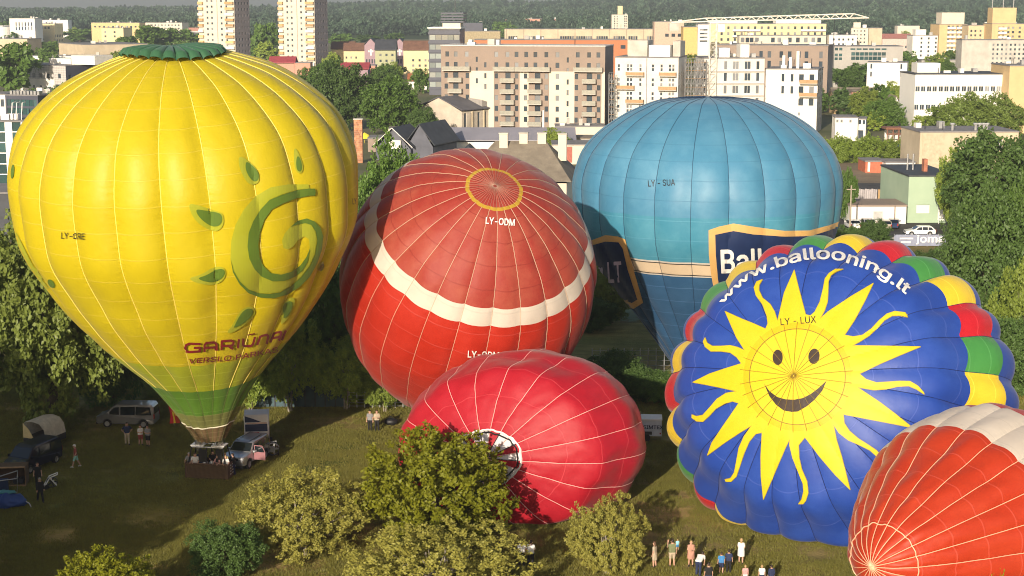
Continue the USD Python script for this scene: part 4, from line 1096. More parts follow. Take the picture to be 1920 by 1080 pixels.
    def clutter(s):
        g = np.random.default_rng(abs(int(s.xl * 7 + s.yt)))
        for i in range(int(g.integers(2, 6))):
            a, b = g.uniform(.06, .85) * s.w, g.uniform(.1, .75) * s.d
            w_, d_, h_ = g.uniform(.7, 2.2), g.uniform(.7, 2.0), g.uniform(.5, 1.7)
            part(s.t, 'roof_unit', MB().box(a, b, s.h + .002, min(a + w_, s.w), min(b + d_, s.d), s.h + h_), (STEEL, WHITEW, CONCW, GREYW)[i % 4])
        for i in range(int(g.integers(1, 4))):
            a, b = g.uniform(.05, .95) * s.w, g.uniform(.2, .8) * s.d
            part(s.t, 'roof_pipe', MB().tube([[a, b, s.h], [a, b, s.h + g.uniform(1.0, 2.6)]], .09, 4), DARKMETAL)
    def build(s):
        if s.top and s.w > 9:
            s.clutter()
        h = s.h - .28
        cover = s.panels
        if cover:
            for (a, b, c, d, m, nm) in cover:
                s._face('front', a, b, c, min(d, h), [o_ for o_ in s.holes['front'] if a <= (o_[0] + o_[2]) / 2 <= c and b <= (o_[1] + o_[3]) / 2 <= d], m, nm)
        else:
            s._face('front', 0, 0, s.w, h, s.holes['front'], s.wall, 'wall')
        s._face('right', 0, 0, s.d, h, s.holes['right'], getattr(s, 'rwall', s.wall), 'wall')  # a right wall can take a darker tone, its shade painted in
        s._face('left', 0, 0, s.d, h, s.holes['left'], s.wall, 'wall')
        s._face('back', 0, 0, s.w, h, [], s.wall, 'wall')
        return s
    def slab(s, x0, x1, py, depth=1.3, rail=1.0, m=None, rm=None, face='front', name='balcony'):
        a, c, z = s.u(x0), s.u(x1), s.z(py)
        p = part(s.t, name, MB().box(a, -depth, z - .15, c, -.003, z + .05), m or CONCW)
        r_ = MB().box(a, -depth, z + .05, c, -depth + .06, z + rail).box(a, -depth + .06, z + .05, a + .06, -.003, z + rail).box(c - .06, -depth + .06, z + .05, c, -.003, z + rail)
        part(p, 'railing', r_, rm or BALC)
    def box_on_roof(s, x0, x1, h, d0, d1, m, name='roof_house'):
        part(s.t, name, MB().box(s.u(x0), d0, s.h + .002, s.u(x1), d1, s.h + h), m)
    def gable(s, ridge, m, along=True, over=.5, wallm=None, hip=0.0):
        w, d, h = s.w, s.d, s.h
        o_ = over
        mb = MB()
        th = .25
        if along:
            a = [(-o_, -o_, h), (w + o_, -o_, h), (w + o_ - hip, d / 2, h + ridge), (-o_ + hip, d / 2, h + ridge), (-o_, d + o_, h), (w + o_, d + o_, h)]
            f = [[0, 1, 2, 3], [5, 4, 3, 2]]
            tri = [[1, 5, 2], [4, 0, 3]]
        else:
            a = [(-o_, -o_, h), (-o_, d + o_, h), (w / 2, d + o_ - hip, h + ridge), (w / 2, -o_ + hip, h + ridge), (w + o_, -o_, h), (w + o_, d + o_, h)]
            f = [[0, 3, 2, 1], [4, 5, 2, 3]]
            tri = [[0, 4, 3], [5, 1, 2]]
        if hip:
            mb.add(a, f).add(a, tri)
            part(s.t, 'roof', mb, m)
        else:
            up = np.array(a) + [0, 0, th]
            n = len(a)
            vv = np.vstack([a, up])
            mb.add(vv, [[q + n for q in ff] for ff in f]).add(vv, [ff[::-1] for ff in f])
            edge = [(0, 1), (4, 5)] if along else [(0, 1), (4, 5)]
            rim = [(0, 1), (1, 2), (2, 5), (5, 4), (4, 3), (3, 0)]
            mb.add(vv, [[i, j, j + n, i + n] for i, j in rim])
            part(s.t, 'roof', mb, m)
            g = [(0, 0, h), (w, 0, h), (w, d, h), (0, d, h)]
            if along:
                gv = [(0, 0, h - .3), (0, d, h - .3), (0, d / 2, h + ridge), (w, 0, h - .3), (w, d, h - .3), (w, d / 2, h + ridge)]
            else:
                gv = [(0, 0, h - .3), (w, 0, h - .3), (w / 2, 0, h + ridge), (0, d, h - .3), (w, d, h - .3), (w / 2, d, h + ridge)]
            part(s.t, 'gable', (gv[:3], np.array([[0, 1, 2]])), wallm or s.wall)
            part(s.t, 'gable', (gv[3:], np.array([[0, 2, 1]])), wallm or s.wall)

R = np.arange
lin = np.linspace
# ---- two tower blocks on the left
for (xl, xr, xs, lb, rotv) in ((376, 440, 0, 'left of two, behind the green cap', -24), (525, 590, 149, 'right of two', -22)):
    B_ = Building('tower_block', 'tall pale tower block with ochre balconies, ' + lb, xl, xr, 136, -45, 13.5, CREAMW, rotv, top=True)
    for py in R(-40, 130, 10.4):
        for q in (12, 20, 37, 46):
            B_.win(xl + q + 4, py, 3.2, 4.0)
    B_.metres('right', 5, 16, B_.d, 1.0, 1.3, 1.2, 2.95)
    B_.rwall = mat('painted_shade_wall', (.20, .185, .20), .9, scale=.4, var=.08)  # side away from the sun: shade painted into the wall colour
    B_.build()
    for k, py in enumerate(R(-38, 132, 10.4)):
        B_.slab(xl + .5, xl + 9, py + 4, 1.2, 1.25, CONCW, BALCO if k % 3 else WHITEW)
        B_.slab(xr - 15, xr - .5, py + 4, 1.2, 1.25, CONCW, WHITEW if k % 3 == 0 else BALCO)
    part(B_.t, 'joint_strip', MB().box(B_.u(xl + 33), -.06, 0, B_.u(xl + 34), -.002, B_.h), BROWNW)

# ---- the big brown and cream block of flats
B_ = Building('apartment_building', 'long brown and cream block of flats with glass balconies, eight storeys', 828, 1134, 246, 84, 15, BROWNW, -12, roof=mat('pale_roof_edge', (.55, .52, .48), .8))
B_.rwall = DARKW  # dark right end stands for shade, not for another cladding
zx = lambda v: 800 + v / 4.694
zy = lambda v: 30 + v / 4.694
top_x = [187, 263, 360, 622, 720, 800, 885, 965, 1060, 1157, 1333, 1430, 1510]
B_.rows([zx(v) for v in top_x], [zy(333), zy(425)], 6.8, 9.5)
low_x = [177, 365, 622, 800, 880, 1062, 1157, 1322, 1515]
B_.rows([zx(v) for v in low_x], [zy(v) for v in (520, 615, 710, 805, 898)], 6.2, 9.5)
B_.rows([zx(450)], [zy(v) for v in (378, 470, 565)], 3.8, 9.5)
B_.rows([zx(1247)], [zy(v) for v in (378, 470, 568, 660, 755, 850, 935)], 3.8, 9.5)
B_.rows([zx(525)], [zy(v) for v in (425, 520, 615)], 4.2, 9.5)
B_.rows([zx(262), zx(725), zx(985), zx(1435)], [zy(v) for v in (520, 615, 710, 805, 898)], 10, 12, name='balcony_door')
cuts = [(828, zx(385), BROWNW), (zx(385), zx(600), CREAMW), (zx(600), zx(828), BROWNW), (zx(828), zx(905), CREAMW), (zx(905), zx(1085), BROWNW), (zx(1085), zx(1305), CREAMW), (zx(1305), 1128, BROWNW), (1128, 1134, CREAMW)]
ysplit = zy(478)
B_.panel(828, 80, 1134, ysplit, BROWNW)
for a, c_, m in cuts:
    B_.panel(a, ysplit, c_, 246, m)
B_.build()
for a, c_ in ((150, 395), (600, 790), (792, 1098), (1302, 1550)):
    B_.slab(zx(a), zx(c_), zy(474), 1.5, 1.05)
for a, c_ in ((200, 322), (662, 785), (905, 1025), (1378, 1495)):
    for v in (572, 668, 762, 856, 950):
        B_.slab(zx(a), zx(c_), zy(v), 1.6, 1.05)

# ---- glass tower left of it
B_ = Building('office_tower', 'dark banded glass office tower at the left end of the brown flats', 805, 862, 178, 55, 20, DARKW, -4, cat='office')
for k, py in enumerate((70, 88, 105, 122, 140, 158)):
    B_.rows([811.5, 823, 834.5, 846, 856], [py], 11.0, 9.5, glass=glassmat('pale_glass_%d' % k, (.16, .18, .17), (.30, .31, .28), .6, .05) if k == 0 else _mats['pale_glass_0'])
B_.build()
for py in (62, 79.5, 96.5, 113.5, 131, 149, 166):
    part(B_.t, 'floor_band', MB().box(-.25, -.25, B_.z(py + 2.2), B_.w + .25, -.003, B_.z(py - 2.2)), DARKW)
part(B_.t, 'roof_slab', MB().box(-.5, -.5, B_.h + .3, B_.w + .5, B_.d, B_.h + .75), WHITE)
B_.box_on_roof(829, 862, 2.3, 3, 14, CREAMW)
for k in range(4):
    part(B_.t, 'roof_louvre', MB().box(B_.u(826), 2.5, B_.h + 2.5 + k * 1.05, B_.u(868), 15, B_.h + 3.1 + k * 1.05), DARKW)
part(B_.t, 'antenna', MB().tube([[B_.u(850), 8, B_.h + 6], [B_.u(850), 8, B_.h + 11]], .12, 5), DARKMETAL)
B_ = Building('office', 'low rough grey office wing behind the glass tower', 862, 938, 120, 58, 14, mat('rough_stone_wall', (.36, .30, .19), .9, scale=1.2, color2=(.22, .18, .11)), 0)
B_.build(); B_.box_on_roof(866, 905, 4.5, 2, 10, DARKW); part(B_.t, 'satellite_dish', MB().lathe([(0, 0), (.8, .12), (1.3, .45)], 14, c=(B_.u(902), 1, B_.h + 5)), WHITE)

# ---- orange and beige long blocks behind
B_ = Building('apartment_building', 'long beige building with dark windows rising behind the orange wall', 946, 1276, 116, 54, 14, BEIGEW, 0)
for a, n in ((955, 4), (988, 5), (1014, 2), (1052, 6), (1082, 7), (1120, 5), (1152, 5), (1180, 4), (1215, 8), (1248, 4)):
    B_.rows([a + q * 4.4 for q in range(n)], [71], 3.6, 6.5)
B_.build()
for px in lin(950, 1270, 11):
    part(B_.t, 'pilaster', MB().box(B_.u(px - .5), -.14, 0, B_.u(px + .5), -.002, B_.h), BROWNW)
B_ = Building('apartment_building', 'orange plastered block with one small window behind the brown flats', 890, 1176, 150, 74, 15, ORANGEW, 0)
B_.rows([1168], [88], 9, 7); B_.build()

# ---- unfinished white blocks with scaffolding, right of the brown flats
B_ = Building('unfinished_apartment_building', 'unfinished white block of flats with narrow windows above the blue balloon', 1152, 1271, 252, 106, 16, PALEW, -14)
q2x = lambda v: 1140 + v / 4.465
q2y = lambda v: 40 + v / 4.465
wx_ = [85, 163, 190, 268, 373, 445, 515, 543]
for v in (370, 400, 485, 525, 600, 640, 710, 745, 815, 850):
    B_.rows([q2x(a) for a in wx_], [q2y(v)], 4.0, 5.4)
B_.metres('right', 4, 5, B_.d, 1.3, 1.7, 1.5, 3.3)
B_.build()
for a, c_, v in ((150, 300, 450), (430, 570, 450), (70, 220, 562), (425, 575, 567), (150, 300, 678), (430, 570, 680)):
    B_.slab(q2x(a), q2x(c_), q2y(v), 1.4, .9, CONCW, mat('scaffold_wood', (.42, .26, .14), .9))
B_.box_on_roof(1172, 1209, 4.2, 3, 12, CONCW); B_.box_on_roof(1214, 1254, 3.0, 1, 6, WHITEW); B_.box_on_roof(1256, 1270, 4.0, 4, 13, CONCW)
part(B_.t, 'expansion_joint', MB().box(B_.u(1211.3), -.05, 0, B_.u(1212.3), -.002, B_.h), DARKMETAL)
B_ = Building('unfinished_apartment_building', 'unfinished grey middle block with tall dark windows behind the top of the blue balloon', 1318, 1432, 250, 108, 16, PALEW, 2)
for v in (368, 465, 570, 675):
    B_.rows([q2x(a) for a in (975, 1248)], [q2y(v)], 5.5, 15)
    B_.rows([q2x(a) for a in (1062, 1162)], [q2y(v)], 12, 15, frame=True)
    B_.rows([q2x(a) for a in (800,)], [q2y(v)], 8, 13)
B_.build()
for v in (420, 520, 622):
    part(B_.t, 'floor_edge', MB().box(0, -.35, B_.z(q2y(v) + .9), B_.w, -.003, B_.z(q2y(v) - .9)), GREYW)
B_.box_on_roof(1345, 1368, 2.5, 2, 9, WHITEW); B_.box_on_roof(1388, 1405, 3.4, 2, 8, WHITEW)
B_ = Building('unfinished_apartment_building', 'unfinished white corner block with balconies right of the blue balloon top', 1432, 1532, 248, 128, 15, WHITEW, -16)
for v in (470, 570):
    B_.rows([q2x(a) for a in (1455, 1533)], [q2y(v)], 5, 14)
    B_.rows([q2x(1612), q2x(1700)], [q2y(v)], 9, 14, name='balcony_door')
B_.rows([q2x(1612), q2x(1700)], [q2y(670)], 9, 13, name='balcony_door')
B_.rows([q2x(1600)], [q2y(770)], 4, 6)
B_.metres('right', 3, 6, B_.d, 1.9, 2.2, 1.4, 3.0); B_.rwall = GREYW  # grey on the right side is painted shade on a white block
B_.build()
for v in (515, 622):
    B_.slab(q2x(1600), q2x(1752), q2y(v), 1.6, 1.0, CONCW, mat('scaffold_wood', (.42, .26, .14), .9))
for a, h_ in ((1450, 3.4), (1508, 3.0), (1570, 4.6)):
    B_.box_on_roof(q2x(a - 12), q2x(a + 12), h_, 2, 3.2, WHITEW, 'vent_stack')
B_ = Building('apartment_building', 'brown block of flats with pale tall windows behind the unfinished blocks', 1338, 1551, 200, 83, 14, BROWNW, -18)
B_.rwall = DARKW  # shaded right end of the brown block, painted dark
B_.rows([q2x(a) for a in (1278, 1348, 1448, 1518, 1595, 1658, 1778)], [q2y(272), q2y(352)], 6.5, 12)
B_.build()
# scaffold against the first unfinished block
def scaffold(name, label, x0, x1, yb, yt, dpt, nx, ny, wrap=0.0):
    p0, p1 = ground(x0, yb), ground(x1, yb)
    h = at_y(x0, yt, p0[1])[2]
    t = thing(name, label, 'scaffold', p0)
    L = p1[0] - p0[0]
    for i in range(nx + 1):
        for yy in (0, dpt):
            part(t, 'pole', MB().tube([[L * i / nx, yy, 0], [L * i / nx, yy, h]], .09, 4), STEEL)
    for j in range(1, ny + 1):
        z = h * j / ny - .6
        part(t, 'deck', MB().box(0, .12, z - .08, L, dpt - .12, z), mat('scaffold_wood', (.42, .26, .14), .9))
        part(t, 'ledger', MB().tube([[0, 0, z + .9], [L, 0, z + .9]], .07, 4), STEEL)
        for i in range(nx):
            a, c_ = L * i / nx, L * (i + 1) / nx
            part(t, 'brace', MB().tube([[a if (i + j) % 2 else c_, -.02, z - h / ny], [c_ if (i + j) % 2 else a, -.02, z]], .05, 4), STEEL)
scaffold('scaffold', 'narrow white scaffold stair at the left end of the white unfinished flats', 1141, 1151, 254, 138, 1.4, 2, 8)
scaffold('scaffold', 'steel scaffold between the white unfinished flats and the tower crane', 1283, 1322, 252, 112, 1.6, 7, 9)
# tower crane
p = ground(1333, 250); hm = at_y(1333, 44, p[1])[2]
CRANEW = mat('crane_white', (.62, .58, .50), .6)
t = thing('tower_crane', 'pale lattice tower crane with a long jib to the right', 'crane', p)
for dx in (-.9, .9):
    for dy in (-.9, .9):
        part(t, 'mast_leg', MB().beam((dx, dy, 0), (dx, dy, hm), .2), CRANEW)
for j in range(int(hm / 2)):
    z = j * 2.0
    part(t, 'mast_brace', MB().beam((-.9, -.9, z), (.9, -.9, z + 2), .11).beam((.9, .9, z), (-.9, .9, z + 2), .11).beam((-.9, -.9, z), (.9, -.9, z), .1), CRANEW)
jx0, jx1 = at_y(1258, 50, p[1])[0] - p[0], at_y(1628, 40, p[1])[0] - p[0]
zb, zt = hm + .3, at_y(1450, 32, p[1])[2]
part(t, 'jib_chord', MB().beam((jx0, -.7, zb), (jx1, -.7, zb + 1.2), .3), CRANEW); part(t, 'jib_chord', MB().beam((jx0, .7, zb), (jx1, .7, zb + 1.2), .3), CRANEW)
part(t, 'jib_chord', MB().beam((jx0 + 9, 0, zt - .3), (jx1 - 4, 0, zt + .9), .3), CRANEW); part(t, 'jib_chord', MB().beam((jx0, 0, zb), (jx0 + 9, 0, zt - .3), .26), CRANEW); part(t, 'jib_chord', MB().beam((jx1 - 4, 0, zt + .9), (jx1, 0, zb + 1.2), .26), CRANEW)
n = 17
xs_ = lin(jx0 + 9, jx1 - 4, n)
for i in range(n - 1):
    zl = zb + 1.2 * (xs_[i] - jx0) / (jx1 - jx0); zu = zt - .3 + 1.2 * (i / (n - 1))
    xm = (xs_[i] + xs_[i + 1]) / 2
    part(t, 'jib_brace', MB().beam((xs_[i], 0, zu), (xm, -.7, zl), .2).beam((xm, -.7, zl), (xs_[i + 1], 0, zu), .2), CRANEW)
part(t, 'cab', MB().box(1.1, -1.2, hm - 2.2, 2.9, .6, hm - .2), WHITE); part(t, 'counterweight', MB().box(jx0 - .5, -1, zb - 2.2, jx0 + 2, 1, zb - .2), CONCW); part(t, 'hook_rope', MB().tube([[jx1 - 9, 0, zb + 1], [jx1 - 9, 0, zb - 6]], .07, 4), DARKMETAL)

# ---- upper terraces behind the unfinished blocks
def simple(name, label, xl, xr, yb, yt, d, wall, rot=0, cat='building', roof=ROOFG, wins=(), right=None, glass=None, frame=False, gable=None, **k):
    B = Building(name, label, xl, xr, yb, yt, d, wall, rot, cat, roof, top=gable is None, **k)
    for xs, ys, w, h in wins:
        B.rows(xs, ys, w, h, glass=glass, frame=frame)
    if right:
        B.metres('right', *right)
    B.build()
    if gable:
        B.gable(*gable)
    return B
B_ = simple('apartment_building', 'terraced yellowish flats under the crane jib', 1312, 1548, 122, 44, 16, YELW, 0, wins=[(lin(1352, 1540, 16), (52, 63, 74), 4.2, 5.2)])
for py in (58, 69, 80):
    B_.slab(1372, 1424, py, 1.6, .9, WHITEW, WHITEW); B_.slab(1500, 1547, py, 1.6, .9, WHITEW, WHITEW)
B_.box_on_roof(1330, 1420, 1.8, 3, 12, WHITEW); B_.box_on_roof(1455, 1540, 1.8, 3, 12, WHITEW)
simple('apartment_building', 'white terraced flats with dark window groups above the brown block', 1385, 1548, 135, 66, 10, CREAMW, 0, wins=[((1379 + 12, 1400, 1408, 1418, 1448, 1460, 1480, 1495, 1510, 1524, 1535), (75,), 7, 9)])
simple('building', 'ochre windowless block left of the crane mast', 1280, 1307, 128, 50, 12, mat('ochre_plaster', (.62, .42, .16), .85), 0)
simple('building', 'striped white stairwell block beside the crane mast', 1307, 1330, 128, 45, 10, WHITEW, 0, wins=[((1315, 1322), (56, 63, 70, 77), 8, 3)])
simple('building', 'small pinkish beige block left of the ochre block', 1226, 1282, 122, 40, 12, mat('rose_plaster', (.52, .38, .29), .85), 0, wins=[((1250, 1262, 1274), (66,), 7, 6)])
simple('tower_block', 'white tower with a yellow stair strip before the forest', 1147, 1177, 74, 27, 16, CREAMW, 0, wins=[((1152, 1157, 1171, 1174), R(31, 55, 4.4), 2.2, 2.4)]).box_on_roof(1158, 1167, 8, 0, 6, YELW)
B_ = simple('apartment_building', 'red brick flats on the hillside above the long beige building, right half', 985, 1050, 64, 35, 14, PINKW, 0, wins=[(lin(990, 1045, 9), (41, 46), 3, 2.6)])
simple('apartment_building', 'red brick flats on the hillside above the long beige building, left half', 948, 986, 62, 36, 12, BRICKW, 0, wins=[(lin(952, 982, 6), (42, 47), 3, 2.6)])

# ---- right side of the town
W3 = 'white'
B_ = Building('office', 'long white office building with two rows of square windows', 1712, 1886, 247, 138, 16, mat('bright_white_cladding', (.80, .78, .73), .6, scale=.1, var=.03), 1, cat='office', roof=ROOFD)
zr = lambda v: 1550 + v / 4.695
zv = lambda v: 30 + v / 4.695
B_.rows([zr(v) for v in (785, 835, 888, 937, 992, 1042, 1093, 1143, 1198, 1247, 1300, 1350, 1405, 1457, 1507, 1550)], [zv(642)], 9, 10.5, frame=True)
B_.rows([zr(v) for v in (780, 830, 885, 932, 988, 1040, 1093, 1143, 1198, 1247, 1300, 1350, 1405, 1457)], [zv(803)], 9, 10.5, frame=True)
B_.rows([zr(780)], [zv(968)], 8, 6)
B_.build()
B_.box_on_roof(1726, 1770, 2.6, 6, 12, WHITEW); B_.box_on_roof(1805, 1812, 1.2, 4, 6, WHITE)
simple('building', 'tall windowless tan brick building at the right edge', 1887, 1960, 250, 122, 16, TANW, 1)
B_ = simple('building', 'beige low building with a flat roof and white window frames', 1722, 1908, 328, 246, 14, BEIGEW, 2, roof=ROOFG, wins=[((1813.5, 1873), (270,), 11, 15)], frame=True)
for a in (1788, 1832, 1840, 1848, 1853):
    part(B_.t, 'roof_vent', MB().lathe([(0, 1.5), (.55, 1.5), (.6, 1.2), (.3, 1.1), (.3, 0)], 10, c=(B_.u(a), 2, B_.h)), STEEL)
part(B_.t, 'blind_panel', MB().box(B_.u(1727), -.12, B_.z(318), B_.u(1768), -.002, B_.z(252)), mat('beige_panel', (.48, .40, .28), .9))
B_ = Building('workshop', 'pale mint green workshop with a dark flat roof behind the slim light tree', 1701, 1790, 418, 328, 17, MINTW, 2, roof=ROOFD)
B_.win(1730, 392, 26, 16, glass=WHITEW, name='shutter'); B_.win(1770, 398, 22, 30, glass=WHITEW, name='door'); B_.build()
for a in (1720, 1731):
    part(B_.t, 'vent_pipe', MB().tube([[B_.u(a + 4), 8, B_.h], [B_.u(a + 4), 8, B_.h + 2.6]], .14, 6), STEEL)
part(B_.t, 'chimney', MB().box(B_.u(1746), 5, B_.h, B_.u(1753), 6.2, B_.h + 2), BRICKW)
part(B_.t, 'porch_rail', MB().beam((B_.u(1757), -1.2, 1.1), (B_.u(1792), -1.2, 1.1), .08).beam((B_.u(1757), -1.2, .6), (B_.u(1792), -1.2, .6), .06).beam((B_.u(1757), -1.2, 0), (B_.u(1757), -1.2, 1.1), .08).beam((B_.u(1792), -1.2, 0), (B_.u(1792), -1.2, 1.1), .08), WHITE)
B_ = Building('shed', 'low white walled shed behind the row of parked cars', 1594, 1699, 420, 384, 8, WHITEW, 0, roof=BROWNW)
B_.win(1646, 406, 17, 18, glass=mat('grey_door', (.45, .44, .42), .7), name='door'); B_.build(); part(B_.t, 'downpipe', MB().tube([[B_.u(1677), -.15, 0], [B_.u(1677), -.15, B_.h]], .09, 6), BROWNW)
# yard fence of panels and old containers
p0 = ground(1597, 378); t = thing('yard_fence', 'grey board fence along the upper yard', 'fence', p0)
L = ground(1644, 378)[0] - p0[0]; hf = at_y(1597, 354, p0[1])[2]
for i in range(12):
    part(t, 'board', MB().box(L * i / 12 + .02, -.05 - .02 * (i % 2), 0, L * (i + 1) / 12 - .02, 0, hf - .05 * (i % 3)), mat('grey_board', (.36, .33, .33), .85, objvar=.2))
for i in range(4):
    part(t, 'post', MB().box(L * i / 3 - .08, .003, 0, L * i / 3 + .08, .16, hf + .1), DARKMETAL)
p0 = ground(1645, 378); t = thing('yard_gate', 'wooden double gate beside the grey board fence', 'gate', p0); L = ground(1676, 378)[0] - p0[0]
for k in range(2):
    part(t, 'leaf', MB().box(L * k / 2 + .05, -.06, .1, L * (k + 1) / 2 - .05, .02, hf - .1), mat('gate_wood', (.40, .26, .12), .85))
    part(t, 'brace', MB().beam((L * k / 2 + .2, -.09, .3), (L * (k + 1) / 2 - .2, -.09, hf - .3), .14, .05, (0, 1, 0)), BROWNW)
for k in range(3):
    part(t, 'gate_post', MB().box(L * k / 2 - .05, .025, 0, L * k / 2 + .05, .2, hf + .15), DARKMETAL)
p0 = ground(1677, 377); single('yard_wall', MB().box(0, 0, 0, ground(1701, 377)[0] - p0[0], .35, hf), BRICKW, 'short red brick wall right of the wooden gate', 'wall', loc=p0)
single('power_pole', MB().tube([[0, 0, 0], [0, 0, 7.5]], [.16, .11], 6).box(-.7, -.06, 6.8, .7, .06, 6.95), mat('pole_wood', (.34, .29, .22), .9), 'thin pale power pole left of the low white shed', 'pole', loc=ground(1593, 440))
B_ = Building('garage', 'red garage with a pale door beside the white garage', 1622, 1660, 324, 301, 7, mat('red_sheet', (.44, .13, .07), .7), 0, cat='garage'); B_.win(1629, 313, 5, 18, glass=WHITEW, name='door'); B_.build()
B_ = Building('garage', 'white garage with a red side door', 1660, 1716, 327, 303, 7, WHITEW, 0, cat='garage'); B_.win(1703, 319, 18, 15, glass=mat('red_door', (.40, .10, .06), .7), name='door'); B_.build()
B_ = Building('house', 'small white two storey house with a flat roof right of the blue balloon', 1565, 1608, 264, 219, 9, WHITEW, -6, cat='house'); B_.rows([1569, 1577, 1594], [227], 4.5, 6, frame=True); B_.build()
B_ = Building('house', 'narrow annex of the small white house', 1608.5, 1623, 266, 222, 8, WHITEW, -14, cat='house'); B_.rows([1611, 1619], [229], 4.5, 8); B_.rows([1611, 1616], [252], 5, 16, name='door'); B_.rwall = GREYW; B_.build()  # right side painted grey for the shade on the white wall
t = thing('canopy_frame', 'rusty steel canopy frame above the dark blue car', 'canopy', ground(1663, 276))
Lc = ground(1716, 276)[0] - ground(1663, 276)[0]; hc = at_y(1663, 243, ground(1663, 276)[1])[2]
RUST = mat('rusty_steel', (.20, .09, .055), .9, scale=3)
for i in range(6):
    part(t, 'post', MB().box(Lc * i / 5 - .12, 0, 0, Lc * i / 5 + .12, .24, hc), RUST)
part(t, 'beam', MB().box(-.4, -.1, hc, Lc + .4, 5, hc + .5), RUST); part(t, 'rail', MB().box(-.3, -.06, hc * .72, Lc + .3, -.003, hc * .78), RUST)
single('garden_wall', MB().box(0, 0, 0, ground(1716, 281)[0] - ground(1658, 281)[0], .3, 3.6), WHITEW, 'white wall behind the dark blue car', 'wall', loc=ground(1658, 272))
B_ = simple('house', 'tan house with a weathered roof and a dark skylight', 1565, 1645, 214, 186, 10, TANW, 0, 'house', wins=[((1600, 1612), (196,), 5, 7)], gable=(3.2, ROOFT, True, .6))
B_.t and part(B_.t, 'dormer', MB().box(B_.u(1597), -.3, B_.h - .3, B_.u(1612), 4, B_.h + 2.2), PINKW); part(B_.t, 'skylight', MB().add([[B_.u(1614), -.2, B_.h + .75], [B_.u(1632), 2, B_.h + 1.9], [B_.u(1622), 4.4, B_.h + 3.3], [B_.u(1613), 3, B_.h + 2.5]], [[0, 1, 2, 3]]), ROOFD)
simple('house', 'small pale gabled house below the white office', 1667, 1690, 228, 200, 8, WHITEW, 0, 'house', gable=(3.0, ROOFT, False, .5))
B_ = simple('building', 'white block with three narrow windows above the dark tree', 1624, 1700, 172, 116, 12, WHITEW, -16, wins=[((1632, 1689), (124, 139), 3.5, 9)]); B_.t and None
B_ = simple('office', 'grey offices with long bands of green glass', 1562, 1692, 165, 86, 15, GREYW, -3, 'office', wins=[(lin(1598, 1656, 8), (101, 109), 7.4, 6.5), (lin(1597, 1656, 6), (92,), 9.4, 3), ((1566, 1574), (92, 103, 110), 6, 5)], glass=GLASST)
simple('apartment_building', 'white low flats at the end of the crane jib', 1553, 1606, 122, 65, 12, WHITEW, 0, wins=[((1562, 1572, 1580, 1590, 1598), (74, 83), 3.6, 4)])
B_ = simple('apartment_building', 'stepped beige flats under the tip of the crane jib', 1594, 1627, 120, 52, 14, CREAMW, -10, wins=[((1600, 1606, 1613, 1620), R(58, 84, 7), 2.6, 3)]); B_.box_on_roof(1598, 1612, 3, 1, 8, CREAMW)
simple('apartment_building', 'blind walled beige flats right of the stepped flats', 1627, 1653, 120, 52, 12, BEIGEW, 6)
simple('apartment_building', 'white flats with small square balconies', 1709, 1757, 128, 66, 13, WHITEW, 0, wins=[((1726, 1740, 1754), R(72, 110, 8), 3.6, 4)]).box_on_roof(1716, 1736, 3, 2, 9, WHITEW)
simple('house', 'cluster of pink roofed houses before the forest', 1653, 1709, 108, 72, 12, mat('pale_pink_plaster', (.56, .44, .38), .85), 0, wins=[(lin(1658, 1705, 8), (88, 97), 3, 4)], gable=(2.6, mat('pink_tile_roof', (.38, .16, .13), .8), True, .4))
simple('building', 'rooftop hall with a slanted white roof on the far hillside', 1682, 1724, 72, 48, 12, CREAMW, 0)
B_ = simple('tower_block', 'tan tower flats with white balconies, left of two', 1758, 1812, 128, 45, 15, TANW, 4, wins=[((1776, 1784, 1793, 1801), R(50, 106, 8.2), 4.6, 4.2)]); B_.box_on_roof(1764, 1808, 6, 2, 11, CREAMW)
for py in R(54, 110, 8.2):
    B_.slab(1773, 1789, py, 1, 1, WHITEW, WHITEW); B_.slab(1791, 1808, py, 1, 1, WHITEW, WHITEW)
B_ = simple('tower_block', 'tan tower flats with white balconies at the right, antennas on top', 1856, 1920, 132, 44, 16, TANW, 0, wins=[((1870, 1878, 1888, 1897, 1910), R(52, 110, 8.2), 4.6, 4.2)])
for py in R(55, 100, 8.2):
    B_.slab(1868, 1884, py, 1, 1, WHITEW, WHITEW)
B_.box_on_roof(1858, 1904, 8, 2, 11, TANW)
for a, hh in ((1860, 13), (1881, 20), (1901, 14)):
    part(B_.t, 'antenna', MB().tube([[B_.u(a), 5, B_.h + 8], [B_.u(a), 5, B_.h + hh]], .28, 5), STEEL)
simple('apartment_building', 'beige flats between the two tan towers', 1812, 1858, 130, 47, 12, mat('sand_plaster', (.56, .44, .28), .85), 0, wins=[((1818, 1826, 1836, 1846), R(58, 100, 8.2), 3.6, 3.8)])
simple('building', 'pale concrete flats low at the right edge', 1800, 1925, 160, 74, 9, CONCW, 0, wins=[(lin(1860, 1918, 8), R(84, 124, 8.5), 3.6, 4)])
simple('building', 'flat grey hall behind the round tree', 1727, 1800, 138, 112, 10, GREYW, 0)

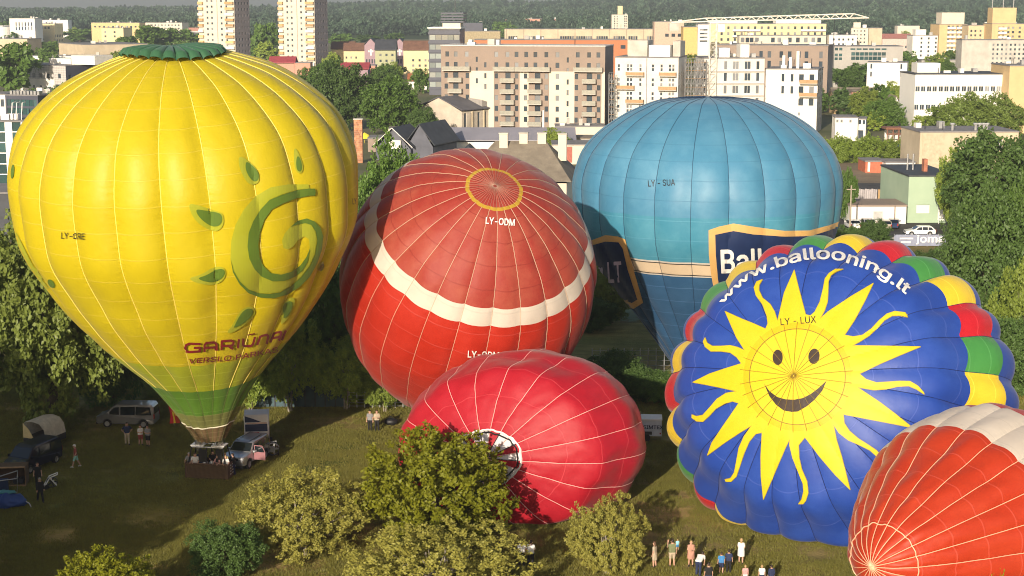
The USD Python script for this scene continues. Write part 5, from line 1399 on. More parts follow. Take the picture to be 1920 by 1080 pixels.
# ---- left side of the town
B_ = Building('office', 'white and grey panelled office left of the yellow balloon', 27, 124, 170, 120, 22, WHITEW, -30, cat='office')
GRID = usdkit.material(stage, '/World/Looks/grey_cladding', {'tc': ('texture_coordinate', {}), 'mp': ('mapping', {'rotation': (math.radians(90), 0, 0)}), 'b': ('brick_texture', {'offset': 0.0, 'color1': (.36, .34, .33), 'color2': (.33, .32, .31), 'mortar': (.55, .53, .5), 'scale': 1.0, 'mortar_size': .06, 'brick_width': .9, 'row_height': .9}), 'p': ('principled_bsdf', {'roughness': .7})},
                       [('tc.object', 'mp.vector'), ('mp.vector', 'b.vector'), ('b.color', 'p.base_color')], surface='p.BSDF')
B_.rows([45, 65, 78, 91.5, 112], [140], 5.5, 8.5); B_.rows([52, 64, 77], [161], 4.2, 5.5); B_.rows([113], [160], 18, 9)
B_.panel(27, 118, 124, 146, GRID); B_.panel(27, 146, 102, 170, WHITEW); B_.panel(102, 146, 124, 170, GRID)
B_.metres('right', 5, 2, B_.d, 1.6, 2.2, 1.2, 3.4); B_.rwall = DARKW  # right face painted dark in place of its shade
B_.build(); B_.box_on_roof(108, 150, 3.6, 8, 18, WHITEW); B_.box_on_roof(60, 100, 2.2, 10, 18, WHITEW, 'roof_house')
simple('building', 'pale flat roofs behind the white grey office', 58, 200, 132, 104, 12, WHITEW, 0, wins=[((66, 86, 170, 186), (116,), 7, 6)])
simple('apartment_building', 'flat beige block with a grey side, left of two', -10, 52, 118, 72, 14, BEIGEW, -18, right=(4, 2, 14, 1.6, 1.5, 2, 4))
B_ = simple('apartment_building', 'flat beige block with a windowed long side, right of two', 112, 157, 122, 80, 36, BEIGEW, -58, right=(12, 2, 36, 1.6, 1.6, 1.6, 3.6)); 
simple('apartment_building', 'yellow flats with two dark windows left of the green crown cap', 192, 232, 100, 52, 14, YELW, -12, wins=[((199, 216), (60, 68), 3.4, 3.6)])
simple('apartment_building', 'long low yellow flats on the skyline left of the left tower', 173, 262, 88, 42, 12, mat('ochre_yellow_plaster', (.58, .44, .22), .85), -10, wins=[(lin(180, 255, 10), (50,), 3.5, 3)])
simple('apartment_building', 'long white flats next to the left tower', 272, 342, 86, 42, 12, CREAMW, -14, wins=[(lin(280, 336, 10), (47, 53, 59), 2.8, 2.6)])
simple('house', 'low white house with a pink roof next to the left tower', 345, 374, 84, 58, 10, WHITEW, 0, 'house', gable=(2.4, PINKW, True, .3))
B_ = simple('factory', 'white factory hall with narrow windows far left', 20, 66, 84, 34, 14, WHITEW, -10, wins=[(lin(32, 60, 6), (45, 53), 2.2, 7)])
simple('factory', 'yellowish factory hall with dark windows right of the white hall', 66, 103, 82, 44, 14, YELW, -14, wins=[((74, 80, 86, 92), (52,), 4, 4)], right=(5, 2, 14, 1.6, 2.2, 1.6, 4))
simple('factory', 'long white roofed hall on the skyline far left', 66, 128, 70, 37, 10, WHITEW, -6)
t = thing('storage_tank', 'round white storage tank at the top left', 'tank', ground(8, 78)); part(t, 'shell', MB().lathe([(0, 14.2), (5, 14.2), (8.4, 13.2), (8.4, 0)], 28), WHITEW); part(t, 'rim_rail', MB().lathe([(8.5, 13.6), (8.6, 13.6), (8.6, 14.4), (8.5, 14.4)], 28), STEEL)
B_ = Building('office', 'dark teal glass office at the left edge', 12, 72, 226, 177, 18, DARKW, -20, cat='office'); B_.rows(lin(18, 66, 8), (192, 208), 6.6, 12, glass=GLASST); B_.build()
for i in range(9):
    part(B_.t, 'roof_unit', MB().box(1 + i * 1.2, 1, B_.h, 1.8 + i * 1.2, 2.6, B_.h + 1.1), STEEL)
simple('building', 'white corner block beside the dark teal glass office', -20, 11, 222, 176, 14, WHITEW, 0, wins=[((5,), (193,), 6, 14)])
B_ = Building('office', 'glass office with a white grid front at the left edge', -40, 46, 352, 226, 14, WHITE, 0, cat='office')
for px in (-30, -12, 5, 15, 34):
    B_.rows([px], [237, 257, 277, 297, 317, 337], 16 if px != 15 else .01, 18, glass=GLASST)
B_.build()
for a in (20, 28, 38):
    part(B_.t, 'roof_mast', MB().tube([[B_.u(a), 2, B_.h], [B_.u(a + 3), 2, B_.h + 3.2], [B_.u(a + 9), 2, B_.h + 3.4]], .1, 5), STEEL)
simple('building', 'low dark roofed building at the left edge beside the yellow balloon', -40, 40, 440, 360, 12, ROOFD, 0)

# ---- houses between the yellow balloon and the right
B_ = simple('apartment_building', 'cream flats with a brown tiled roof right of the right tower, leftmost', 622, 664, 132, 92, 12, YELW, 0, wins=[((628, 637), (108, 119), 3, 4)], gable=(3.6, ROOFB, True, .4))
simple('apartment_building', 'second cream flats with a brown tiled roof right of the right tower', 645, 686, 134, 95, 11, YELW, 0, wins=[((650, 659, 668), (108, 120), 3, 4)], gable=(3.6, ROOFB, True, .4))
for xl, lb in ((684, 'left'), (738, 'right')):
    B_ = Building('gable_tower', 'purple stair gable with a white cross window, the ' + lb + ' of two', xl, xl + 23, 140, 84, 12, PURPW, 0, top=False); B_.rows(lin(xl + 4, xl + 19, 4), (115,), 2.6, 8); B_.rows([xl + 11.5], [98], 3.4, 12, glass=WHITE); B_.rows([xl + 8, xl + 15], [96], 2.6, 3.4, glass=WHITE); B_.build(); B_.gable(3.0, ROOFD, False, .3)
B_ = simple('apartment_building', 'sage green flats with a long dark roof between the purple gables', 704, 742, 146, 94, 12, GREENW, 0, wins=[((714, 725, 736), (103, 114, 126), 4, 4.2)], gable=(4.6, ROOFD, True, .3))
simple('apartment_building', 'cream flats with a brown tiled roof left of the glass tower', 757, 806, 148, 94, 12, YELW, 0, wins=[((775, 787, 798), (113, 123, 132), 4, 4.4)], gable=(4.0, ROOFB, True, .4))
B_ = simple('house', 'pink house with a red tin roof behind the shoulder of the yellow balloon', 506, 552, 152, 118, 9, PINKW, 0, 'house', gable=(2.6, ROOFR, True, .5)); simple('building', 'pink flat block right of the red tin roof', 552, 582, 152, 117, 9, PINKW, 0)
simple('house', 'red roofed house behind the dark broad tree', 640, 690, 168, 130, 10, PURPW, 0, 'house', wins=[((664, 672), (146,), 4, 7)], gable=(2.4, ROOFR, True, .5))
simple('building', 'pinkish wall block beside the red roofed house', 676, 704, 164, 122, 9, PINKW, 0)
simple('house', 'small house with a rust red roof before the cream flats', 765, 800, 168, 152, 10, WHITEW, 0, 'house', gable=(2.6, mat('rust_tile_roof', (.33, .12, .05), .85), True, .4))
# old factory hall with saw roof
B_ = Building('factory', 'old factory hall with a pale gable wall and a long shaded side of tall windows', 782, 866, 247, 203, 40, mat('old_plaster', (.50, .44, .36), .9, scale=.3, var=.12), -38, cat='factory', top=False)
B_.rows([798, 812], [195.5], 11, 10); B_.rows([808, 786], [229], 9, 13); B_.metres('right', 14, 1, B_.d, 1.1, 4.2, 1.4, 1); B_.metres('right', 14, 1, B_.d, 1.0, 1.2, 6.6, 1)
B_.build(); B_.gable(3.2, mat('dark_felt_roof', (.10, .10, .115), .8, scale=.4), False, .5)
for k in range(8):
    part(B_.t, 'pilaster', MB().box(B_.w + .003, 4 + k * 5, 0, B_.w + .3, 4.4 + k * 5, B_.h - .3), BEIGEW)
for k in range(3):
    part(B_.t, 'roof_light', MB().add([[B_.w * .5, 9 + k * 9, B_.h + 3.2], [B_.w * .98, 9 + k * 9, B_.h + .6], [B_.w * .98, 9 + k * 9, B_.h + 2.4], [B_.w * .5, 15 + k * 9, B_.h + 3.5], [B_.w * .98, 15 + k * 9, B_.h + .9]], [[0, 1, 2, 2], [0, 2, 4, 3], [1, 4, 2, 2]]), mat('felt_grey', (.30, .28, .26), .8))
B_ = Building('warehouse', 'long low warehouse with a lavender grey roof', 832, 1075, 285, 264, 14, WHITEW, 0, cat='warehouse', top=False); B_.build(); B_.gable(2.4, ROOFL, True, .7)
part(B_.t, 'chimney_pipe', MB().tube([[B_.u(1020), 10, B_.h + 1], [B_.u(1020), 10, B_.h + 6.5]], [.3, .2], 7), WHITE)
simple('building', 'flat cream outbuilding in front of the factory gable', 728, 816, 258, 240, 8, CREAMW, 0)
simple('building', 'flat roofed long shed left of the blue balloon', 1042, 1135, 262, 236, 9, CREAMW, 0)
B_ = simple('shed', 'grey shed with a slanted roof left of the blue balloon', 1062, 1120, 280, 258, 9, GREYW, -8, roof=ROOFT)
B_ = Building('garage', 'cream garage with a big red door left of the blue balloon', 1036, 1110, 308, 270, 10, CREAMW, 0, cat='garage'); B_.win(1060, 290, 26, 30, glass=mat('faded_red_door', (.36, .12, .09), .8), name='door'); B_.build()
# brick chimney: courses of brick
p = ground(673, 305); s0 = FPX / ((p - EYE) @ FW); wch = 15.5 / s0; hch = at_y(673, 224, p[1])[2]
t = thing('brick_chimney', 'square orange brick chimney at the right side of the yellow balloon', 'chimney', p)
BRK = [mat('orange_brick_%s' % n_, c_, .9, scale=4, var=.15) for n_, c_ in (('pale', (.50, .25, .13)), ('mid', (.42, .19, .095)), ('dark', (.32, .14, .075)))]
part(t, 'mortar_core', MB().box(-wch / 2 + .03, -wch / 2 + .03, 0, wch / 2 - .03, wch / 2 - .03, hch - .02), mat('mortar', (.42, .36, .30), .95))
g_ = np.random.default_rng(4); nz = int(hch / .42)
for j in range(nz):
    z0_, z1_ = hch * j / nz + .02, hch * (j + 1) / nz - .02
    nb = 4; off_ = .5 if j % 2 else 0
    for sd in range(2):
        for i in range(nb + (1 if off_ else 0)):
            a, c_ = max(0, (i - off_) / nb), min(1, (i + 1 - off_) / nb)
            if c_ - a < .05 or nz * nb > 400:
                continue
            x0_, x1_ = -wch / 2 + a * wch + .015, -wch / 2 + c_ * wch - .015
            pr = g_.uniform(0, .012)
            if sd == 0 and len(_taken.get(t, {})) < 999:
                part(t, 'brick', MB().box(x0_, -wch / 2 - pr, z0_, x1_, -wch / 2 + .05, z1_), BRK[g_.integers(0, 3)])
            elif sd == 1:
                part(t, 'brick', MB().box(wch / 2 - .05, x0_, z0_, wch / 2 + pr, x1_, z1_), BRK[g_.integers(0, 3)])
part(t, 'cap', MB().box(-wch / 2 - .12, -wch / 2 - .12, hch, wch / 2 + .12, wch / 2 + .12, hch + .22), CONCW)
B_ = simple('house', 'dark roofed house with white gable edges right of the brick chimney', 705, 770, 300, 276, 12, SLATEW, -14, 'house', gable=(4.2, ROOFD, False, .7)); part(B_.t, 'dormer', MB().box(B_.w * .4, -.9, B_.h - .2, B_.w * .75, 4, B_.h + 1.7), WHITEW)
for sx in (-1, 1):
    part(B_.t, 'barge_board', MB().beam((B_.w / 2 + sx * (B_.w / 2 + .7), -.75, B_.h + .15), (B_.w / 2, -.75, B_.h + 4.4), .3, .12), WHITE)
B_ = simple('house', 'second dark roofed house next to the white gabled one', 764, 812, 300, 272, 14, SLATEW, -20, 'house', gable=(4.6, ROOFD, False, .6)); part(B_.t, 'chimney', MB().box(1, 4, B_.h, 2.3, 5.3, B_.h + 4.2), CREAMW)
simple('building', 'brown flat shed left of the dark roofed houses', 690, 730, 285, 258, 8, BROWNW, 0)
single('garden_parasol', MB().lathe([(0, 2.6), (1.0, 2.1), (1.6, 1.2), (1.55, 1.15)], 12).tube([[0, 0, 0], [0, 0, 2.5]], .05, 5), PY, 'small yellow folded parasol beside the brick chimney', 'parasol', loc=ground(684, 268) )
B_ = Building('house', 'big pale house with a weathered hipped roof behind the red balloon', 872, 1062, 432, 338, 16, mat('ivory_plaster', (.62, .55, .44), .85, scale=.2), -6, cat='house', top=False)
B_.rows([925, 950, 975, 1000, 1024, 1038], [352], 9, 18, frame=True); B_.rows([1024, 1038], [392], 9, 18, frame=True); B_.build(); B_.gable(5.4, ROOFT, True, .8, hip=4.6)
for a, d_ in ((928, 7), (965, 8), (1000, 8), (1040, 7)):
    q_ = part(B_.t, 'chimney', MB().box(B_.u(a), d_ - .6, B_.h + 2.5, B_.u(a) + 1.3, d_ + .6, B_.h + 6.6), CREAMW); part(q_, 'chimney_cap', MB().box(B_.u(a) - .1, d_ - .7, B_.h + 6.602, B_.u(a) + 1.4, d_ + .7, B_.h + 6.8), CONCW)
simple('house', 'dark gabled low house just above the red balloon', 860, 898, 318, 300, 8, WHITEW, 0, 'house', gable=(2.6, ROOFD, False, .6))

# ---- sports banner along the road, wire fence behind the lawn
p0 = ground(1676, 462); L = ground(1780, 462)[0] - p0[0]; hb = at_y(1676, 440, p0[1])[2]
t = thing('sports_banner', 'long grey blue banner with white lettering on the roadside fence', 'banner', p0)
part(t, 'cloth', MB().box(0, -.03, .08, L, .0, hb), mat('banner_blue_grey', (.25, .27, .36), .6))
for i in range(6):
    part(t, 'post', MB().box(L * i / 5 - .05, .003, 0, L * i / 5 + .05, .1, hb + .1), STEEL)
for gp in glyphs('joma', True).geoms if hasattr(glyphs('joma', True), 'geoms') else [glyphs('joma', True)]:
    sc_ = 1.0
    gq = affinity.scale(gp, 3.85 / 3.0, 1.25, origin=(0, 0)); m_ = MB().poly(gq, 0, .02); v_, f_ = m_.mesh()
    v_ = np.stack([v_[:, 0] * 1.02 + L * .395, -.032 - v_[:, 2], v_[:, 1] * .80 + .62], -1)
    part(t, 'letter', (v_, f_), WHITE)
for i, (a, c_) in enumerate(((.1, .34), (.12, .30))):
    part(t, 'small_print', MB().box(L * a, -.045, hb * (.62 - .3 * i), L * c_, -.031, hb * (.74 - .3 * i)), WHITE)
p1 = ground(1784, 462); single('board_fence', MB().box(0, 0, 0, ground(1806, 462)[0] - p1[0], .08, 1.5), WHITE, 'white fence panel right of the sports banner', 'fence', loc=p1)
def wire_fence(label, xa, xb, yb, h, n, m, group=None):
    p0, p1 = ground(xa, yb), ground(xb, yb); L = p1[0] - p0[0]
    t = thing('fence', label, 'fence', p0)
    for i in range(n + 1):
        part(t, 'post', MB().tube([[L * i / n, 0, 0], [L * i / n, 0, h]], .05, 5), m)
    for k in range(5):
        part(t, 'rail', MB().tube([[0, 0, h * (k + .6) / 5], [L, 0, h * (k + .6) / 5]], .022, 4), m)
wire_fence('pale rail fence behind the far edge of the lawn left of the red balloon', 655, 770, 765, 1.5, 8, STEEL)
p0 = ground(478, 764); L = ground(648, 764)[0] - p0[0]
t = thing('panel_fence', 'tall dark teal panel fence behind the small trees', 'fence', p0)
for i in range(9):
    part(t, 'panel', MB().box(L * i / 9 + .04, 0, .05, L * (i + 1) / 9 - .04, .05, 2.6), mat('teal_panel', (.045, .085, .10), .6, objvar=.2))
    part(t, 'post', MB().box(L * i / 9 - .05, -.06, 0, L * i / 9 + .05, -.002, 2.7), DARKMETAL)
wire_fence('long pale fence behind the blue balloon', 1110, 1290, 700, 2.4, 12, STEEL)

# ---- small trees between the buildings, each beside a building of its own
gt = np.random.default_rng(31)
used_, spots_ = set(), []
def inside_foot(x, y_, pad):
    for lb, bx, by, bw, bd, ro, bh in FOOT:
        dx, dy = x - bx, y_ - by
        u_, v_ = dx * math.cos(ro) + dy * math.sin(ro), -dx * math.sin(ro) + dy * math.cos(ro)
        if -pad < u_ < bw + pad and -pad < v_ < bd + pad:
            return True
    return False
for lb, bx, by, bw, bd, ro, bh in FOOT:
    if len(lb.split()) > 11 or by < 430 or lb.split()[0] == 'second':
        continue
    cands = [(-6.5, bd * .3, 'left of the'), (bw + 6.5, bd * .3, 'right of the'), (bw * .3, -8, 'before the')]
    for (u_, v_, rel) in [cands[i] for i in gt.permutation(3 if by > 700 else 2)[:2]]:
        x, y_ = bx + u_ * math.cos(ro) - v_ * math.sin(ro), by + u_ * math.sin(ro) + v_ * math.cos(ro)
        q_ = project(np.array([x, y_, 3.0]))
        if inside_foot(x, y_, 3.0) or not (0 < q_[0] < 1920) or any(math.hypot(x - a, y_ - b_) < 11 for a, b_ in spots_):
            continue
        spots_.append((x, y_))
        hh, ww = gt.uniform(7, 11), gt.uniform(8, 12)
        kd = ('round', 'round_light', 'round')[len(spots_) % 3] if y_ < 700 else ('far', 'far_light', 'far')[len(spots_) % 3]
        path = '/World/' + numbered('/World', 'tree')
        xf = UsdGeom.Xform.Define(stage, path)
        xf.AddTranslateOp().Set((float(x), float(y_), 0.0)); xf.AddRotateZOp().Set(float(gt.uniform(0, 360))); xf.AddScaleOp().Set((ww / 10, ww / 10, hh / 10))
        xf.GetPrim().GetReferences().AddInternalReference(KINDS[kd]); xf.GetPrim().SetInstanceable(True)
        tag(xf.GetPrim(), 'small tree ' + rel + ' ' + lb, 'tree')

# ---- haze
HZ = usdkit.material(stage, '/World/Looks/haze_air', {'v': ('principled_volume', {'color': (.78, .86, .98), 'density': 0.00011, 'anisotropy': .25})}, [], volume='v.volume')
single('haze', MB().box(-6000, -600, -1.2, 6000, 6000, 140), HZ, 'thin summer haze over the town', 'haze', kind='stuff')
# ================================================================ vehicles
def car_paint(name, c, metal=.3):
    return mat(name, c, .28, metal, var=.04, coat=.6, spec=.5)

def wheel(t, x, y, r, w, side):
    m = MB().lathe([(r * .62, -w / 2), (r * .94, -w / 2), (r, -w * .34), (r, w * .34), (r * .94, w / 2), (r * .62, w / 2)], 22, 'y', (x, y, r))
    p = part(t, 'wheel', m, RUBBER, smooth=40)
    rim = MB().lathe([(0, w * .40), (r * .12, w * .42), (r * .2, w * .3), (r * .52, w * .3), (r * .6, w * .46), (r * .64, w * .46)], 18, 'y', (0, 0, 0))
    v, f = rim.mesh()
    v[:, 1] *= -side if False else side * -1 * -1
    if side < 0:
        f = f[:, ::-1]
    q = MB().add(v + [x, y, r], f)
    for k in range(5):
        a = k * 2 * math.pi / 5
        q.beam((x, y + side * w * .36, r), (x + math.cos(a) * r * .58, y + side * w * .38, r + math.sin(a) * r * .58), r * .16, w * .1, (0, 1, 0))
    part(p, 'rim', q, STEEL)

def extrude_side(poly, half, taper, chamfer=.05):
    """A side outline (x, z) swept across the car; half(x, z) is the half width at each point, so sides curve in towards roof and ends."""
    poly = shapely.segmentize(poly, .18)
    inner = poly.buffer(-chamfer, join_style='mitre')
    inner = max(getattr(inner, 'geoms', [inner]), key=lambda g: g.area)
    inner = shapely.segmentize(inner, .18)
    mb = MB()
    va, fa = trimesh.creation.triangulate_polygon(inner, engine='earcut')
    tri = trimesh.Trimesh(np.c_[va, np.zeros(len(va))], fa, process=False)
    for sd in (-1, 1):
        v = np.array([[x, sd * half(x, z), z] for x, z in va])
        f = np.asarray(fa)
        n = np.cross(v[f[:, 1]] - v[f[:, 0]], v[f[:, 2]] - v[f[:, 0]])[:, 1]
        f = np.where((np.sign(n) == sd)[:, None], f, f[:, ::-1])
        mb.add(v, f)
        # chamfer strip from inner outline to outer outline, a little further in
        ci, co = np.array(inner.exterior.coords)[:-1], np.array(poly.exterior.coords)[:-1]
        k = [int(np.argmin(np.sum((co - p) ** 2, 1))) for p in ci]
        n_ = len(ci)
        vi = np.array([[x, sd * half(x, z), z] for x, z in ci])
        vo = np.array([[co[j][0], sd * (half(*co[j]) - chamfer), co[j][1]] for j in k])
        q = [[i, (i + 1) % n_, n_ + (i + 1) % n_, n_ + i] for i in range(n_)]
        mb.add(np.vstack([vi, vo]), q if sd < 0 else [x[::-1] for x in q])
        if sd < 0:
            left = vo
        else:
            mb.add(np.vstack([left, vo]), [[i, (i + 1) % n_, n_ + (i + 1) % n_, n_ + i] for i in range(n_)])
    return mb

def vehicle(name, label, loc, heading, paint, body, glass_sides, windshield, rear, L, W, H, wheels, wr, belt, cat, lamps, group=None, door_open=False, roof_rails=False, taillamps=None, bumper=True):
    """x runs to the car's nose; heading is the compass angle of the nose (degrees from +x)."""
    t = thing(name, label, cat, loc, heading, group)
    poly = Polygon(body).buffer(-.04).buffer(.08).buffer(-.04)
    for x in wheels:
        poly = poly.difference(Point(x, wr).buffer(wr * 1.16, 12)).difference(sbox(x - wr * 1.16, -.2, x + wr * 1.16, wr))
    poly = max(getattr(poly, 'geoms', [poly]), key=lambda g: g.area)
    def half(x, z):
        k = max(0.0, (z - belt) / (H - belt))
        nose = max(0.0, abs(x) - (L / 2 - .7)) / .7
        return W / 2 * (1 - .15 * k ** 1.2) - .12 * nose ** 2 - .05 * max(0.0, (.45 - z)) 
    part(t, 'body', extrude_side(poly, half, .1), paint, smooth=30)
    for sd in (-1, 1):
        for g in glass_sides:
            pg = Polygon(g).buffer(-.02).buffer(.02)
            va, fa = trimesh.creation.triangulate_polygon(shapely.segmentize(pg, .25), engine='earcut')
            v = np.array([[x, sd * (half(x, z) + .04), z] for x, z in va])
            f = np.asarray(fa)
            n = np.cross(v[f[:, 1]] - v[f[:, 0]], v[f[:, 2]] - v[f[:, 0]])[:, 1]
            part(t, 'side_window', (v, np.where((np.sign(n) == sd)[:, None], f, f[:, ::-1])), CARGLASS)
        part(t, 'mirror', MB().box(windshield[0][0] - .32, sd * W / 2 if sd > 0 else -W / 2 - .2, belt, windshield[0][0] - .14, sd * W / 2 + .2 if sd > 0 else -W / 2, belt + .18), paint)
        for x in wheels:
            wheel(t, x, sd * (W / 2 - .13), wr, .24, sd)
        part(t, 'headlight', MB().box(L / 2 - .22, sd * (W / 2 - .34) - .2, lamps - .09, L / 2 - .035, sd * (W / 2 - .34) + .2, lamps + .09), LAMP)
        part(t, 'tail_light', MB().box(-L / 2 - .012, sd * (W / 2 - .2) - .09, lamps - .05, -L / 2 + .08, sd * (W / 2 - .2) + .09, lamps + .32), REDLAMP)
    for nm, (a, b) in (('windscreen', windshield), ('rear_window', rear)):
        (x0, z0), (x1, z1) = a, b
        d = unit(np.array([z1 - z0, 0, -(x1 - x0)])) * (1 if nm == 'windscreen' else -1)
        d = d * np.sign(d[2]) if abs(d[2]) > .02 else d
        v = [np.array([x, sd * (half(x, z) - .10), z]) + d * .018 for x, z in (a, b) for sd in (-1, 1)]
        part(t, nm, (np.array(v), np.array([[0, 1, 3], [0, 3, 2]])), CARGLASS)
    if bumper:
        part(t, 'grille', MB().box(L / 2 - .1, -W * .24, lamps - .1, L / 2 + .012, W * .24, lamps + .07), BLACK)
        part(t, 'number_plate', MB().box(L / 2 - .02, -.26, .42, L / 2 + .022, .26, .53), PLATE)
        part(t, 'bumper', MB().box(L / 2 - .12, -W * .42, .28, L / 2 + .035, W * .42, .40), DARKMETAL)
    if roof_rails:
        for sd in (-1, 1):
            part(t, 'roof_rail', MB().tube([[-1.5, sd * .55, H + .05], [.5, sd * .55, H + .05]], .025, 5), DARKMETAL)
    return t

SILVER, NAVYP, BLACKP, WHITEP, BLUEP = car_paint('silver_paint', (.30, .30, .31), .6), car_paint('dark_blue_paint', (.03, .05, .12)), car_paint('black_blue_paint', (.012, .012, .03)), car_paint('white_car_paint', (.74, .73, .70), 0), car_paint('blue_car_paint', (.05, .10, .22))
GREYP, BEIGEP = car_paint('grey_car_paint', (.28, .28, .29)), car_paint('beige_car_paint', (.52, .46, .37))

def minivan(name, label, loc, hd, paint, **k):
    b = [(-2.4, .32), (2.42, .32), (2.46, .62), (2.38, .92), (1.62, 1.16), (.98, 1.80), (.6, 1.95), (-2.2, 1.95), (-2.38, 1.7), (-2.44, .9)]
    g = [[(1.42, 1.14), (.88, 1.72), (.46, 1.76), (.46, 1.12)], [(.34, 1.12), (.34, 1.77), (-.86, 1.79), (-.86, 1.12)], [(-.96, 1.12), (-.96, 1.79), (-2.1, 1.76), (-2.24, 1.12)]]
    return vehicle(name, label, loc, hd, paint, b, g, ((1.58, 1.2), (1.02, 1.76)), ((-2.43, 1.15), (-2.37, 1.72)), 4.86, 1.9, 1.95, (1.5, -1.55), .34, 1.1, k.pop('cat', 'van'), .84, **k)

def suv(name, label, loc, hd, paint, **k):
    b = [(-2.3, .42), (2.3, .42), (2.36, .75), (2.28, 1.08), (1.12, 1.2), (.42, 1.78), (.1, 1.86), (-2.05, 1.86), (-2.26, 1.7), (-2.38, 1.1)]
    g = [[(.88, 1.2), (.30, 1.68), (-.1, 1.7), (-.1, 1.18)], [(-.22, 1.18), (-.22, 1.71), (-1.16, 1.71), (-1.16, 1.18)], [(-1.26, 1.18), (-1.26, 1.7), (-2.02, 1.66), (-2.14, 1.18)]]
    return vehicle(name, label, loc, hd, paint, b, g, ((1.06, 1.25), (.48, 1.74)), ((-2.36, 1.2), (-2.27, 1.66)), 4.7, 1.9, 1.86, (1.42, -1.4), .38, 1.16, 'car', .95, roof_rails=True, **k)

def wagon(name, label, loc, hd, paint, **k):
    b = [(-2.25, .28), (2.25, .28), (2.3, .5), (2.18, .74), (1.1, .92), (.35, 1.38), (.0, 1.46), (-1.6, 1.44), (-2.1, 1.0), (-2.28, .85)]
    g = [[(.85, .95), (.25, 1.32), (-.12, 1.34), (-.12, .93)], [(-.22, .93), (-.22, 1.35), (-1.0, 1.35), (-1.0, .93)], [(-1.1, .93), (-1.1, 1.34), (-1.55, 1.3), (-1.85, .95)]]
    return vehicle(name, label, loc, hd, paint, b, g, ((1.05, .96), (.40, 1.36)), ((-2.07, 1.02), (-1.65, 1.4)), 4.55, 1.78, 1.46, (1.4, -1.36), .32, .92, 'car', .64, **k)

minivan('minivan', 'silver minivan parked side on behind the three standing people', ground(241, 797), 176, SILVER)
minivan('van', 'black van seen from the front with a cream canvas trailer behind it', ground(63, 876), -112, BLACKP)
S_ = suv('off_road_car', 'silver off road car with its front door open beside the wicker basket', ground(463, 868), -107, SILVER)
d_ = part(S_, 'open_door', MB().box(.62, .96, .55, .68, 1.88, 1.16).box(.62, .96, 1.16, .66, 1.02, 1.66).box(.62, 1.02, 1.60, .66, 1.62, 1.66).beam((.64, 1.62, 1.63), (.64, 1.86, 1.16), .05), car_paint('rosy_door_paint', (.42, .20, .22)))
part(d_, 'door_window', MB().box(.635, 1.02, 1.16, .645, 1.7, 1.6), CARGLASS); part(d_, 'door_mirror', MB().box(.68, 1.0, 1.18, .82, 1.22, 1.34), SILVER)
wagon('parked_car', 'white estate car driving on the road behind the sports banner', ground(1724, 441), 180, WHITEP)
for px, py, hd, pm, lb in ((1598, 428, 92, WHITEP, 'white car parked before the low white shed, first from the left'), (1625, 426, 90, GREYP, 'grey car parked before the low white shed, second from the left'), (1657, 429, 88, BEIGEP, 'beige car parked before the low white shed, third from the left'), (1675, 427, 75, NAVYP, 'dark car parked before the low white shed, rightmost')):
    wagon('parked_car', lb, ground(px, py), hd, pm)
wagon('parked_car', 'dark blue car parked before the white wall under the rusty canopy', ground(1690, 276), 178, BLUEP)
wagon('parked_car', 'silver grey car parked nose first at the white garage', ground(1676, 335), -82, SILVER)

# ---- trailers
NAVYB = mat('navy_print', (.02, .03, .08), .5)
p = ground(482, 846)
t = thing('box_trailer', 'white box trailer with its ramp raised, navy print with a pale stripe', 'trailer', p, 8)
part(t, 'side_wall', MB().box(-.95, 0, .55, -.9, 3.2, 2.5), WHITE); part(t, 'side_wall', MB().box(.9, 0, .55, .95, 3.2, 2.5), WHITE); part(t, 'rear_wall', MB().box(-.9, 3.15, .55, .9, 3.2, 2.5), WHITE)
part(t, 'floor', MB().box(-.95, 0, .45, .95, 3.2, .548), DARKMETAL); part(t, 'roof', MB().box(-.98, .003, 2.502, .98, 3.23, 2.56), WHITE)
r_ = part(t, 'raised_ramp', MB().box(-.93, -.06, .55, .93, -.003, 2.95), WHITE)
part(r_, 'navy_field', MB().box(-.86, -.075, 1.62, .86, -.062, 2.2), NAVYB); part(r_, 'navy_field', MB().add([[-.86, -.07, 2.36], [.4, -.07, 2.36], [-.2, -.07, 2.62], [-.86, -.07, 2.86]], [[0, 1, 2, 3]]), NAVYB)
part(r_, 'pale_stripe', MB().box(-.75, -.08, 2.22, .8, -.062, 2.33), mat('peach_print', (.62, .42, .32), .6))
part(r_, 'red_lamp', MB().box(-.16, -.14, 1.24, .2, -.062, 1.56), mat('red_canister', (.50, .02, .02), .5))
for sd in (-1, 1):
    wheel(t, sd * .0 + 0, 0, .001, .001, 1) if False else None
    part(t, 'wheel', MB().tube([[sd * .98, 1.7, .32], [sd * 1.18, 1.7, .32]], .32, 14), RUBBER)
p = ground(1222, 828)
t = thing('box_trailer', 'small white box trailer with dark lettering beside the crimson balloon', 'trailer', p, -4)
part(t, 'body', MB().box(-.85, 0, .45, .78, 1.6, 1.75), mat('bluish_white_paint', (.50, .54, .62), .5)); part(t, 'roof', MB().box(-.88, -.03, 1.752, .81, 1.63, 1.84), WHITE)
for gp in getattr(glyphs('SIMTEX', True), 'geoms', []):
    v_, f_ = MB().poly(gp, 0, .01).mesh()
    part(t, 'letter', (np.stack([v_[:, 0] * .30 - .72, -.004 - v_[:, 2], v_[:, 1] * .28 + 1.05], -1), f_), NAVYB)
for x in (-.45,):
    part(t, 'wheel', MB().tube([[x, -.14, .32], [x, .08, .32]], .33, 16), RUBBER)
part(t, 'mudguard', MB().beam((-.9, -.1, .72), (0, -.1, .72), .12, .24), DARKMETAL); part(t, 'tail_light', MB().box(.62, -.02, .62, .72, -.002, .74), REDLAMP)
p = ground(67, 846)
